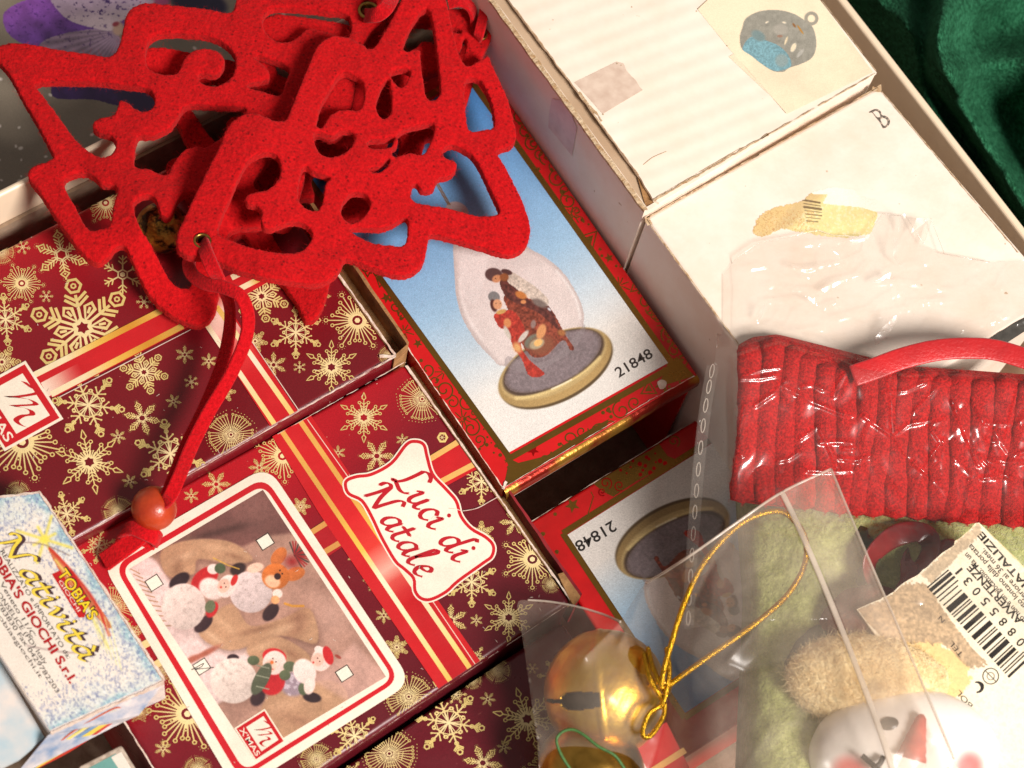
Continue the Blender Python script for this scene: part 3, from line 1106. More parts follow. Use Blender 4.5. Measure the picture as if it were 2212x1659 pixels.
# broad-nib italic lettering
GLY = {
    "L": (0.74, [[(.30, 1.0), (.44, 1.10), (.62, 1.06), (.70, .94)], [(.30, 1.0), (.28, .7), (.22, .30), (.10, .04), (-.02, .02), (.06, .06), (.22, .02), (.42, -.02), (.58, .04), (.66, .16)]]),
    "u": (0.60, [[(.0, .42), (.12, .56), (.14, .48), (.08, .18), (.12, .02), (.24, .04), (.38, .24), (.44, .54)], [(.44, .56), (.38, .24), (.38, .04), (.48, .04), (.56, .14)]]),
    "c": (0.46, [[(.42, .46), (.34, .56), (.20, .50), (.08, .26), (.12, .04), (.26, .0), (.42, .14)]]),
    "i": (0.36, [[(.02, .42), (.14, .56), (.14, .44), (.08, .16), (.12, .02), (.22, .04), (.34, .16)]]),
    "d": (0.64, [[(.44, .48), (.32, .56), (.16, .46), (.06, .22), (.10, .02), (.24, .04), (.40, .30), (.56, .92), (.62, 1.06), (.70, 1.02)], [(.46, .56), (.40, .20), (.40, .02), (.50, .04), (.60, .16)]]),
    "N": (1.02, [[(-.06, .66), (-.04, .86), (.08, .98), (.20, .94), (.22, .80)], [(.20, .96), (.14, .50), (.04, .02)], [(.20, .96), (.34, .46), (.56, .04)], [(.56, .04), (.64, .50), (.74, .90), (.88, 1.04), (.98, .92)]]),
    "a": (0.60, [[(.46, .50), (.34, .56), (.18, .46), (.06, .22), (.10, .02), (.24, .04), (.40, .26), (.48, .56)], [(.48, .56), (.40, .20), (.42, .02), (.50, .04), (.60, .16)]]),
    "t": (0.44, [[(.24, .84), (.18, .46), (.12, .16), (.16, .02), (.28, .02), (.40, .14)], [(.0, .54), (.20, .56), (.40, .56)]]),
    "l": (0.40, [[(.10, .30), (.26, .72), (.34, 1.02), (.28, 1.10), (.20, .96), (.12, .40), (.10, .08), (.20, .0), (.36, .14)]]),
    "e": (0.48, [[(.08, .26), (.28, .32), (.40, .44), (.36, .56), (.22, .52), (.08, .26), (.12, .04), (.26, .0), (.44, .14)]]),
    " ": (0.34, []),
}


def italic(pr, s, p0, p1, size, col, lift, fat=0.14):
    d = np.array(p1, float) - np.array(p0, float); Ln = np.linalg.norm(d); d /= Ln
    up = np.array([d[1], -d[0]])
    tot = sum(GLY[c][0] for c in s)
    kx = Ln / tot
    x = 0; e = 0
    for c in s:
        w, strokes = GLY[c]
        for st in strokes:
            P = smooth(st, False, 6)
            P = np.stack([(P[:, 0] + x + P[:, 1] * 0.10) * kx, P[:, 1] * size], -1)
            Q = np.array(p0) + np.outer(P[:, 0], d) + np.outer(P[:, 1], up)
            nib = (d * math.cos(.70) + up * math.sin(.70)) * size * fat / 2
            hair = (d * -math.sin(.70) + up * math.cos(.70)) * size * .022
            n = len(Q)
            V = np.concatenate([Q + nib + hair, Q - nib + hair, Q + nib - hair, Q - nib - hair])
            Fc = [(i, i + 1, n + i + 1, n + i) for i in range(n - 1)]
            pr.add(V[:2 * n], Fc, col, lift + e); e += 1.2e-6
            pr.add(V[2 * n:], Fc, col, lift + e); e += 1.2e-6
            V2, F2 = stroke2(Q, size * 0.062)
            pr.add(V2, F2, col, lift + e); e += 1.2e-6
        if c == "i":
            q = np.array(p0) + d * (x + .26) * kx + up * size * .80
            pr.poly(circ(q, size * .07, 10), col, lift + e); e += 1.2e-6
        x += w


lt = Print()
italic(lt, "Luci di", (848, 1036), (986, 1220), 64, (190, 26, 40), 0)
italic(lt, "Natale", (786, 1070), (906, 1252), 62, (190, 26, 40), 0)
lt.build("lettering_print", Z(ZL2), M["print"], luci2, 4.8e-4)


# printed photo of snowball figures
def snow_photo(X, Y, u, v):
    kk = lambda a, b: tuple(K(350, 1450, [(a, b)])[0])
    s = .266667
    img = np.zeros((len(X), 3)) + np.array([168, 128, 112])
    g = fbm(X / 60, Y / 60, 4); fi = fbm(X / 7, Y / 7, 6); wv_ = 0.5 + 0.5 * np.sin((X * .5 + Y * .86) * 2.2) * np.sin((X * .86 - Y * .5) * 2.2)
    img *= (0.82 + 0.36 * g)[:, None]
    top = softp(img, X, Y, [kk(0, -100), kk(1400, -200), kk(1480, 300), kk(1200, 330), kk(1000, 420), kk(560, 330), kk(300, 480)], np.array([108, 70, 66])[None] * (.86 + .28 * g[:, None]), 6)
    img = top
    img = blob(img, X, Y, kk(800, 300), 130, 11, -14, (64, 42, 40), 1.2)
    img = blob(img, X, Y, kk(1100, 120), 60, 40, 30, (124, 84, 78), 1.5)
    img = blob(img, X, Y, kk(1700, 950), 70, 60, 40, (190, 150, 136), 1.6)
    img = blob(img, X, Y, kk(1650, 750), 50, 14, 30, (150, 112, 98), 1.6)
    snow = smooth([kk(60, 600), kk(240, 500), kk(420, 700), kk(800, 1180), kk(1080, 1150), kk(1000, 1500), kk(740, 1700), kk(500, 1400)])
    img = softp(img, X, Y, snow, np.array([230, 204, 200])[None] * (.95 + .08 * fi[:, None]), 5)
    burl = np.array([190, 146, 112])[None] * (0.86 + 0.16 * g[:, None] + 0.20 * (wv_[:, None] - .5))
    for P in ([(380, 420), (620, 360), (900, 380), (1080, 520), (900, 560), (640, 520), (600, 640), (400, 660), (330, 520)],
              [(640, 1110), (900, 880), (1060, 1060), (1320, 1000), (1540, 920), (1600, 1200), (1300, 1140), (900, 1260)],
              [(1040, 1290), (1100, 1180), (1300, 1150), (1540, 1300), (1500, 1420), (1380, 1560), (1700, 1500), (1860, 1659), (1840, 2200), (1100, 2200), (1160, 1700), (1300, 1540)]):
        q_ = smooth([kk(*p) for p in P])
        img = softp(img, X, Y, [(x_ + 4, y_ + 7) for x_, y_ in q_], (96, 66, 56), 12, .6)
        img = softp(img, X, Y, q_, burl, 3)
    for c_, rx, ry, a_, cl in (((520, 500), 30, 10, -20, (214, 174, 140)), ((780, 430), 46, 9, 12, (206, 164, 128)), ((470, 600), 16, 36, 10, (132, 94, 70)), ((940, 500), 34, 8, 20, (138, 98, 74)),
                               ((860, 1060), 50, 12, 40, (208, 166, 130)), ((1120, 1090), 60, 9, -14, (130, 92, 70)), ((1440, 1030), 26, 40, 25, (124, 80, 62)), ((1340, 1080), 40, 12, -20, (206, 166, 132)), ((760, 1150), 40, 10, 35, (214, 176, 142)),
                               ((1150, 1230), 36, 10, -20, (210, 168, 132)), ((1400, 1290), 30, 12, 30, (140, 98, 74)), ((1640, 1600), 60, 14, 35, (204, 160, 124)), ((1340, 1700), 60, 20, -20, (206, 162, 128)), ((1500, 1850), 80, 16, 20, (150, 108, 84))):
        img = blob(img, X, Y, kk(*c_), rx, ry, a_, cl, 1.6)
    img = blob(img, X, Y, kk(700, 1280), 44, 8, -28, (168, 92, 74), .7)
    img = blob(img, X, Y, kk(590, 1330), 20, 9, -28, (168, 92, 74), .7)
    wd = [kk(1560, 1500), kk(1900, 1200), kk(2200, 1500), kk(1900, 1700)]
    img = softp(img, X, Y, wd, np.array([214, 170, 158])[None] * (.9 + .2 * g[:, None]), 8, .6)
    # berries / twigs
    for k in range(16):
        a = -1.9 + k * .2
        p = kk(1420, 490)
        img = pen(img, X, Y, [p, (p[0] + 34 * math.cos(a), p[1] + 30 * math.sin(a))], 3, (150, 26, 30) if k % 3 else (46, 40, 38), 1.2)
    for k in range(12):
        p = kk(90 + 24 * k, 600 + 42 * k)
        img = pen(img, X, Y, [p, (p[0] + 20, p[1] + 10 - k)], 2.2, (140, 96, 46), 1.0, .8)
    sp = lambda c: np.tile(np.array(c, float), (len(X), 1)) * (0.90 + 0.20 * fi[:, None])
    def ball(img, c, r, col, f=1.0):
        img = blob(img, X, Y, (c[0] + r * .16, c[1] + r * .34), r * 1.06, r * f * 1.0, 0, np.array([92, 66, 58]), 1.3) * .55 + img * .45
        img = blob(img, X, Y, c, r, r * f, 0, col, .06, (.35, .5, -.16))
        msk = (np.hypot(X - c[0], (Y - c[1]) / f) < r * .97)
        return lay(img, msk * .22 * sst(.36, .24, fi), (150, 132, 124))
    img = blob(img, X, Y, kk(485, 695), 27, 15, -35, (34, 24, 30), .2)
    img = blob(img, X, Y, kk(680, 1045), 26, 14, -42, (36, 24, 32), .2)
    img = blob(img, X, Y, kk(960, 600), 20, 14, -25, (40, 30, 32), .3)
    img = blob(img, X, Y, kk(1225, 950), 24, 15, -50, (36, 24, 30), .2)
    # santa
    img = blob(img, X, Y, kk(690, 680), 36, 22, -40, (184, 26, 32), .15)
    img = blob(img, X, Y, kk(750, 930), 20, 12, -60, (196, 30, 36), .2)
    img = ball(img, kk(520, 905), 49, (220, 202, 194), 1.04)
    img = ball(img, kk(1065, 785), 47, (212, 194, 192), .98)
    img = blob(img, X, Y, kk(745, 760), 30, 24, 30, (240, 216, 208), .2, (.3, .5, -.12))
    img = blob(img, X, Y, kk(870, 740), 20, 27, 25, (246, 222, 214), .12, (.3, .5, -.1))
    img = blob(img, X, Y, kk(845, 735), 14, 17, 25, (236, 186, 166), .2)
    img = blob(img, X, Y, kk(930, 690), 7, 14, 25, (200, 34, 36), .25)
    img = blob(img, X, Y, kk(760, 600), 14, 12, 0, (240, 220, 212), .2)
    img = blob(img, X, Y, kk(815, 595), 13, 12, 0, (66, 84, 58), .2)
    img = blob(img, X, Y, kk(735, 905), 12, 15, 20, (92, 104, 76), .2)
    for p in ((850, 715), (862, 745)):
        img = blob(img, X, Y, kk(*p), 2, 2, 0, (60, 40, 36), .6)
    img = blob(img, X, Y, kk(822, 748), 3.4, 3.4, 0, (206, 70, 60), .6)
    # reindeer
    for c, rx, ry, a in (((1290, 500), 24, 15, -55), ((1420, 640), 24, 15, -20)):
        img = blob(img, X, Y, kk(*c), rx, ry, a, (196, 104, 50), .15, (.4, .4, -.2))
    img = blob(img, X, Y, kk(1100, 590), 20, 11, -15, (240, 200, 176), .2)
    img = blob(img, X, Y, kk(1265, 660), 31, 29, 0, (200, 104, 44), .1, (.3, .6, -.2))
    img = blob(img, X, Y, kk(1240, 700), 19, 15, 20, (238, 186, 148), .3)
    img = blob(img, X, Y, kk(1280, 660), 8, 8, 0, (40, 22, 22), .25)
    for p in ((1300, 612), (1318, 638)):
        img = blob(img, X, Y, kk(*p), 2.4, 2.4, 0, (40, 24, 20), .5)
    img = blob(img, X, Y, kk(1280, 800), 12, 11, 0, (246, 226, 214), .25)
    img = blob(img, X, Y, kk(1262, 850), 10, 10, 0, (236, 166, 110), .25)
    img = pen(img, X, Y, [kk(760, 510), kk(880, 570), kk(970, 600)], 2.2, (206, 160, 60), .8)
    img = pen(img, X, Y, [kk(1340, 880), kk(1400, 900), kk(1490, 900)], 5, (206, 140, 50), 1.6)
    # lower group
    img = blob(img, X, Y, kk(920, 1320), 14, 9, 0, (36, 24, 30), .25)
    img = blob(img, X, Y, kk(1120, 1640), 16, 22, 30, (36, 24, 32), .25)
    img = blob(img, X, Y, kk(1560, 1640), 22, 12, 10, (34, 24, 30), .25)
    img = blob(img, X, Y, kk(1410, 1530), 32, 30, 0, (150, 132, 146), .3)
    img = lay(img, ((np.hypot(X - kk(1410, 1530)[0], Y - kk(1410, 1530)[1]) < 27) & (fi > .6)) * .6, (206, 196, 206))
    img = blob(img, X, Y, kk(1240, 1520), 27, 30, 40, (186, 26, 34), .15)
    img = ball(img, kk(925, 1505), 52, (222, 206, 196), .96)
    img = blob(img, X, Y, kk(1255, 1310), 27, 19, 10, (200, 34, 38), .12)
    img = blob(img, X, Y, kk(1255, 1360), 26, 27, 20, (244, 216, 206), .1, (.3, .5, -.12))
    img = blob(img, X, Y, kk(1225, 1385), 14, 16, 20, (246, 196, 176), .3)
    img = blob(img, X, Y, kk(1235, 1357), 4.4, 4.4, 0, (226, 110, 50), .3)
    for p in ((1243, 1325), (1268, 1352)):
        img = blob(img, X, Y, kk(*p), 2, 2, 0, (40, 30, 30), .5)
    img = pen(img, X, Y, [kk(1195, 1378), kk(1215, 1410), kk(1248, 1412)], 1.8, (190, 60, 50), .7)
    for c, rx, ry, a in (((1085, 1340), 14, 11, 0), ((1380, 1390), 15, 12, 0), ((1340, 1460), 13, 12, 0), ((1490, 1570), 12, 15, 0)):
        img = blob(img, X, Y, kk(*c), rx, ry, a, (78, 92, 66), .18, (.3, .5, -.2))
    img = blob(img, X, Y, kk(1150, 1490), 16, 40, 28, (74, 84, 66), .12, (.4, .3, -.2))
    for q in (1390, 1470, 1560):
        img = pen(img, X, Y, [kk(1110, q - 10), kk(1210, q + 14)], 2.4, (140, 146, 124), .8)
    img = blob(img, X, Y, kk(1500, 1430), 30, 25, 60, (244, 220, 212), .15, (.3, .5, -.12))
    img = blob(img, X, Y, kk(1640, 1330), 23, 28, 25, (244, 216, 206), .12, (.3, .5, -.1))
    img = blob(img, X, Y, kk(1605, 1335), 15, 16, 25, (238, 190, 172), .25)
    img = blob(img, X, Y, kk(1690, 1300), 11, 22, -18, (196, 30, 36), .15)
    img = blob(img, X, Y, kk(1610, 1250), 9, 8, 0, (244, 224, 216), .2)
    img = blob(img, X, Y, kk(1570, 1357), 3, 3, 0, (200, 60, 56), .6)
    for p in ((1605, 1322), (1622, 1348)):
        img = blob(img, X, Y, kk(*p), 2, 2, 0, (60, 40, 36), .6)
    img = blob(img, X, Y, kk(1540, 1540), 13, 22, 10, (240, 216, 206), .2)
    img = blob(img, X, Y, kk(1770, 1310), 9, 4, 30, (150, 60, 50), .4)
    img = blob(img, X, Y, kk(1400, 540), 22, 18, 0, (150, 30, 32), 1.2)
    # one soft sepia ink cast, weave and screen grain over the whole picture
    img = img * .84 + np.array([206, 160, 146]) * .14
    img *= (.97 + .12 * (fi - .5) * 2 * .6 + .08 * (wv_ - .5))[:, None]
    img *= (.95 + .10 * vnoise(X * .9, Y * .9, 77))[:, None]
    return (img - 128) * 1.16 + 141


paint_grid("photo_print", [(568, 1058), (834, 1462), (545, 1634), (277, 1230)], Z(ZL2), 1.25, snow_photo, luci2, base=4.4e-4)
for k, (x, y) in enumerate(((573, 1170), (333, 1259), (436, 1440), (744, 1455))):
    cb = Print()
    q = [(x - 21, y - 3), (x + 6, y - 20), (x + 21, y + 3), (x - 6, y + 20)]
    cc_ = np.array([x, y])
    cb.poly(q, (50, 46, 40))
    cb.poly([cc_ + (np.array(p) - cc_) * .87 for p in q], (253, 240, 222), 2e-5)
    if k == 2:
        cb.stroke(smooth([(414, 1447), (432, 1437), (440, 1433), (434, 1441), (420, 1446), (440, 1444), (462, 1442)], False, 4), 1.7, (70, 66, 62), 4e-5)
    cb.build("tick_box_print", Z(ZL2), M["print"], luci2, 5.4e-4)
m_mark("mark_print", [(572, 1531), (617, 1602), (552, 1645), (506, 1573)], Z(ZL2), luci2, 1, 5.0e-4)

# torn right end of the lower box
fa = jag((897, 772), (1252, 1286), 70, 1.0, 5); fb = jag((903, 769), (1257, 1283), 70, 1.0, 6)
PA = WZ(fa[:, 0], fa[:, 1], ZL2 + 0.0005); PB = WZ(fb[:, 0], fb[:, 1], ZL2 + 0.0005)
V = np.concatenate([PA, PB, PA * [1, 1, 0] + [0, 0, 0.052], PB * [1, 1, 0] + [0, 0, 0.052]]); n = 70
Fc = []
for i in range(n - 1):
    Fc += [(i, i + 1, n + i + 1, n + i), (i, 2 * n + i, 2 * n + i + 1, i + 1), (n + i, n + i + 1, 3 * n + i + 1, 3 * n + i)]
Fc += [(0, n, 3 * n, 2 * n), (n - 1, 3 * n - 1, 4 * n - 1, 2 * n - 1)]
mk("end_flap", V, Fc, simple("red_card_flap", (150, 26, 34), (110, 22, 30), 200, 0.6), luci2)
TS = WZ([876, 902, 1255, 1232], [784, 772, 1284, 1299], ZL2)
mk("slot_floor", [(p[0], p[1], ZL2 - 0.006) for p in TS], [(0, 1, 2, 3)], M["kraft"], luci2)
pa = WZ(*np.array([(1205, 1240), (1217, 1236), (1254, 1288), (1238, 1306), (1232, 1296)]).T, ZL2 + 0.001)
prism("torn_flap", list(pa), 0.004, M["kraft"], luci2)
tw = Print()
for k in range(3):
    wear(tw, (876 + 2 * k, 790), (1234 - k, 1296), 3.6, (238, 214, 196), 40 + k, 0.6, 1e-5 * k)
wear(tw, (905, 773), (1090, 1040), 3.0, (232, 202, 180), 44, 0.6, 3e-5)
wear(tw, (873, 783), (600, 938), 2.0, (240, 196, 190), 45, 0.4, 4e-5)
wear(tw, (878, 779), (892, 800), 9, (246, 228, 214), 46, 0.9, 5e-5)
wear(tw, (1231, 1303), (700, 1660), 1.6, (228, 160, 160), 47, 0.3, 4e-5)
tw.stroke(smooth([(998, 1104), (1030, 1098), (1060, 1082), (1082, 1070)], False, 4), 1.6, (236, 206, 196), 1e-5)
tw.stroke(smooth([(970, 1098), (985, 1100), (1000, 1104)], False, 4), 1.2, (220, 186, 170), 1e-5)
wear(tw, (267, 1556), (335, 1665), 3.2, (236, 204, 196), 48, 0.9, 1e-5)
for k in range(80):
    p = np.array([sc_.uniform(150, 1200), sc_.uniform(800, 1659)]); an = sc_.uniform(0, 3.14); ln = sc_.uniform(1.5, 8)
    tw.stroke([p, p + ln * .5 * np.array([math.cos(an), math.sin(an)]) + sc_.normal(0, .6, 2), p + ln * np.array([math.cos(an), math.sin(an)])], sc_.uniform(.5, 1.0), (216, 160, 146), 2e-5)
tw.build("worn_edge", Z(ZL2), M["white_torn"], luci2, 6e-4, [T2[i] * 1.004 - T2.mean(0) * .004 for i in range(4)])

# --- third box, bottom
L3Q = [(1214, 1340), (1500, 1770), (800, 2250), (520, 1806)]
ZL3 = 0.071
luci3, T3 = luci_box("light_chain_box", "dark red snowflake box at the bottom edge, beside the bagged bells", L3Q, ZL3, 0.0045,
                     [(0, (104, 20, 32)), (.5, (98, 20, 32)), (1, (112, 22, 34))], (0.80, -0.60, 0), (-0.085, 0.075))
fl = Print()
for x, y, r, k, a in [(969, 1561, 80, 3, 10), (841, 1628, 62, 6, 10), (1139, 1553, 76, 4, 12), (1054, 1510, 18, 5, 10), (1089, 1614, 17, 5, 12),
                      (1043, 1648, 44, 5, 10), (1075, 1449, 30, 6, 0), (1020, 1470, 22, 6, 0), (985, 1500, 24, 3, 0), (1150, 1444, 14, 7, 0),
                      (1200, 1460, 40, 3, 0), (1230, 1560, 20, 5, 0), (760, 1670, 30, 3, 0), (1190, 1660, 60, 2, 0), (1270, 1480, 34, 5, 0),
                      (930, 1690, 30, 4, 0)]:
    add_flake(fl, x, y, r, k, a)
fl.build("snowflake_print", Z(ZL3), M["print"], luci3, 5e-5, [T3[i] * 0.99 + T3.mean(0) * 0.01 for i in range(4)])
rb = Print()
rb.poly([(1270, 1640), (1370, 1570), (1460, 1700), (1350, 1760)], RIB)
ribbon_band(rb, (1310, 1680), (1410, 1620), 12, [(0, GS), (1, GS)], 2e-5)
rb.build("ribbon_print", Z(ZL3), M["print"], luci3, 2.6e-4)
m_mark("mark_print", [(1300, 1585), (1356, 1668), (1290, 1710), (1232, 1628)], Z(ZL3), luci3, 1, 4.2e-4)

# ------------------------------------------------------------------ nativity globe cartons
ZN1, ZN2 = 0.080, 0.050
M["redcard"] = simple("red_gloss_card", (206, 22, 24), (186, 18, 22), 120, 0.33, 0.0003, 120, thr=(.3, .8))
M["whitecard"] = simple("white_card_inside", (222, 208, 198), (200, 182, 170), 60, 0.8)
FOIL = (150, 112, 48)


def star(c, r, rot=0.0, k=.42):
    return [(c[0] + (r if j % 2 == 0 else r * k) * math.cos(rot + j * math.pi / 5), c[1] + (r if j % 2 == 0 else r * k) * math.sin(rot + j * math.pi / 5)) for j in range(10)]


def curl(c, r, turns=1.4, a0=0.0, hand=1):
    t = np.linspace(0, 1, 26)
    a = a0 + hand * turns * 2 * math.pi * t
    rr = r * (1 - .82 * t)
    return np.stack([c[0] + rr * np.cos(a), c[1] + rr * np.sin(a)], -1)


def deco_strip(pr, a, b_, w, seed, n):
    """foil ornament scattered over a printed border strip"""
    r = np.random.default_rng(seed)
    a = np.array(a, float); b_ = np.array(b_, float); d = b_ - a; L = np.linalg.norm(d); d /= L
    q = np.array([-d[1], d[0]])
    e = 0
    for k in range(n):
        t = (k + r.uniform(.2, .8)) / n * L; s = r.uniform(-.36, .36) * w
        c = a + d * t + q * s
        ty = r.integers(0, 7)
        e += 1e-6
        if ty == 0:
            pr.poly(star(c, r.uniform(7, 13), r.uniform(0, 6)), FOIL, e)
        elif ty in (1, 2):
            sz = r.uniform(12, 22); h = r.choice([-1, 1]); a0 = r.uniform(0, 6)
            pr.stroke(curl(c, sz, 1.3, a0, h), 3.0, FOIL, e)
            pr.stroke(curl(c + d * sz * 1.5, sz * .7, 1.2, a0 + 3.1, -h), 2.6, FOIL, e + 5e-7)
            pr.poly(circ(c - d * sz * 1.2, 4, 8), FOIL, e)
        elif ty == 3:
            sz = r.uniform(16, 26); a0 = r.uniform(0, 6)
            T = np.array([c + sz * np.array([math.cos(a0 + j * 2.09), math.sin(a0 + j * 2.09)]) for j in range(3)])
            pr.stroke(T, 3.2, FOIL, e, True)
            tc = T.mean(0)
            pr.poly(tc + (T - tc) * .5, FOIL, e + 5e-7)
        elif ty == 4:
            for j in range(6):
                pr.poly(circ(c + r.normal(0, 10, 2), r.uniform(1.8, 4.4), 7), FOIL, e + j * 1e-7)
        elif ty == 5:
            for j in range(9):
                aa = j * .7 + r.uniform(0, .3); ln = r.uniform(14, 24)
                pr.stroke([c + 4 * np.array([math.cos(aa), math.sin(aa)]), c + ln * np.array([math.cos(aa + .15), math.sin(aa + .15)])], 2.2, FOIL, e + j * 1e-7)
        else:
            pr.poly(star(c, r.uniform(5, 8), r.uniform(0, 6)), FOIL, e)
            pr.poly(circ(c + d * 14 + q * 5, 3.4, 8), FOIL, e)


def globe_photo(X, Y, u, v, kk, sc=1.0, dim=1.0):
    s = .266667 * sc
    g = fbm(X / 40, Y / 40, 8); fi = fbm(X / 4.5, Y / 4.5, 21)
    t = np.clip(v, 0, 1)[:, None]
    top = np.array([66, 128, 196]); mid = np.array([160, 196, 226]); low = np.array([238, 232, 226])
    img = np.where(t < .55, top + (mid - top) * (t / .55), mid + (low - mid) * np.clip((t - .55) / .28, 0, 1))
    def P(pts): return smooth([kk(*p) for p in pts])
    globe = P([(500, -40), (505, 330), (520, 480), (570, 650), (680, 830), (800, 960), (900, 1030), (1250, 1000), (1490, 830), (1548, 680), (1540, 560), (1480, 420), (1380, 270), (1240, 150), (1100, 70), (900, -80), (640, -150)])
    a = inpoly(X, Y, globe) * 1.0
    col = np.array([226, 210, 206])[None] * (.95 + .1 * g[:, None])
    img = lay(img, a * .96, col)
    ed = dline(X, Y, np.vstack([globe, globe[:1]]))
    img = lay(img, a * (1 - sst(0, 14, ed)) * .5, (176, 160, 158))
    # plate
    def E(img, c, rx, ry, col, soft=.05, shade=None): return blob(img, X, Y, kk(*c), rx * s, ry * s, -27, col, soft, shade)
    img = E(img, (1330, 1060), 500, 262, (96, 76, 50), .04)
    img = E(img, (1315, 1040), 505, 262, (172, 142, 92), .04, (.5, .8, .22))
    img = E(img, (1305, 1012), 478, 234, (196, 168, 116), .05)
    img = E(img, (1303, 1000), 458, 214, (84, 66, 54), .06)
    img = E(img, (1300, 990), 430, 190, (126, 112, 112), .10)
    img = lay(img, inpoly(X, Y, circ(kk(1300, 990), 430 * s, 40, 0, 190 * s, math.radians(-27))) * .35, np.array([150, 134, 142])[None] * (.6 + .8 * fi[:, None]))
    img = pen(img, X, Y, smooth([kk(*p) for p in [(1000, 1290), (1150, 1270), (1350, 1200), (1550, 1080), (1680, 960)]], False), 7 * sc, (226, 200, 140), 3)
    img = pen(img, X, Y, smooth([kk(*p) for p in [(1290, 1215), (1370, 1180), (1450, 1140)]], False), 3 * sc, (252, 240, 206), 1.5)
    # globe foot, reflected
    img = lay(img, inpoly(X, Y, P([(940, 950), (1100, 1010), (1300, 960), (1500, 760), (1548, 690), (1560, 740), (1480, 880), (1300, 1010), (1100, 1080), (920, 1030)])) * .45, (150, 138, 140))
    # figures
    img = lay(img, inpoly(X, Y, P([(900, 480), (960, 420), (1150, 480), (1260, 540), (1330, 640), (1400, 780), (1470, 880), (1440, 900), (1380, 820), (1250, 940), (1150, 960), (1080, 900), (1000, 760), (930, 560)])) * 1.0, np.array([134, 66, 50])[None] * (.55 + .9 * fi[:, None]))
    img = lay(img, inpoly(X, Y, P([(820, 620), (900, 580), (1000, 600), (1080, 760), (1040, 860), (1090, 960), (1180, 1040), (1230, 1090), (1180, 1120), (1100, 1100), (1050, 980), (980, 880), (930, 740), (870, 720)])) * 1.0, np.array([176, 58, 46])[None] * (.70 + .6 * fi[:, None]))
    img = lay(img, inpoly(X, Y, P([(870, 340), (960, 280), (1020, 420), (1150, 520), (1260, 540), (1330, 680), (1380, 760), (1300, 700), (1180, 600), (960, 500), (900, 440)])) * 1.0, np.array([96, 52, 46])[None] * (.6 + .8 * fi[:, None]))
    img = lay(img, inpoly(X, Y, P([(960, 270), (1040, 310), (1160, 390), (1260, 490), (1240, 545), (1150, 500), (1080, 470), (1000, 400), (930, 340)])) * 1.0, np.array([220, 202, 188])[None] * (.72 + .45 * fi[:, None]))
    def B(img, c, rx, ry, rot, col, soft=.25): return blob(img, X, Y, kk(*c), rx * s, ry * s, rot, col, soft)
    img = B(img, (1190, 520), 80, 34, 25, (126, 110, 104), .5)
    img = B(img, (820, 290), 76, 58, 10, (92, 64, 62), .15)
    img = B(img, (925, 268), 50, 24, 15, (86, 56, 54), .2)
    img = B(img, (845, 322), 44, 34, -20, (206, 140, 100), .3)
    img = B(img, (905, 310), 40, 36, 0, (146, 86, 52), .3)
    img = B(img, (1040, 455), 56, 32, 25, (196, 120, 62), .35)
    img = B(img, (1060, 510), 26, 18, 0, (214, 140, 90), .35)
    img = B(img, (822, 470), 52, 46, 30, (128, 124, 124), .15)
    img = B(img, (820, 540), 30, 58, -15, (84, 46, 40), .3)
    img = B(img, (850, 530), 40, 46, -10, (216, 156, 118), .25)
    img = B(img, (880, 590), 46, 20, -15, (206, 160, 96), .3)
    img = B(img, (930, 680), 34, 44, -10, (214, 140, 90), .35)
    img = B(img, (930, 760), 22, 70, -25, (206, 196, 184), .4)
    img = B(img, (1010, 880), 40, 60, -30, (226, 170, 110), .7)
    img = B(img, (1060, 790), 24, 70, 40, (208, 196, 186), .35)
    img = B(img, (1150, 830), 96, 62, -25, (120, 118, 104), .25)
    img = B(img, (1210, 860), 120, 90, -20, (140, 84, 62), .5)
    img = B(img, (1170, 850), 70, 44, -25, (176, 160, 132), .3)
    img = B(img, (1205, 750), 40, 70, 20, (216, 150, 100), .3)
    img = B(img, (1180, 840), 42, 30, -30, (240, 186, 116), .35)
    img = B(img, (1140, 690), 24, 40, 10, (150, 122, 116), .4)
    img = B(img, (1370, 760), 40, 30, 20, (170, 110, 66), .6)
    for p in ((838, 522), (872, 522), (835, 320)):
        img = B(img, p, 7, 5, 0, (60, 36, 30), .6)
    img = B(img, (1270, 570), 22, 10, 40, (206, 206, 214), .5)
    # glass lights
    img = pen(img, X, Y, smooth([kk(*p) for p in [(1330, 260), (1430, 390), (1495, 520), (1520, 640)]], False), 5 * sc, (246, 240, 238), 3, .55)
    img = pen(img, X, Y, smooth([kk(*p) for p in [(545, 330), (560, 480), (620, 650), (720, 800)]], False), 6 * sc, (246, 236, 234), 4, .5)
    img = lay(img, inpoly(X, Y, P([(560, 100), (700, 40), (760, 200), (700, 480), (620, 520), (560, 380)])) * .16, (252, 246, 246))
    # halftone grain
    img *= (.94 + .12 * vnoise(X * 1.1, Y * 1.1, 3))[:, None]
    return img * dim


N1Q = [(1010, 92), (1506, 810), (1088, 1058), (600, 340)]
nat1 = thing("nativity_box", "red and gold box picturing a nativity in a glass globe, beneath the felt tip", "box", base_of(N1Q, 0.004), "nativity globe boxes")
T = WZ([p[0] for p in N1Q], [p[1] for p in N1Q], ZN1)
# shell: top panel, two long sides, far end; the near end stands open
prism("top_panel", list(T), 0.0008, M["redcard"], nat1, bev=0.00035, seg=2)


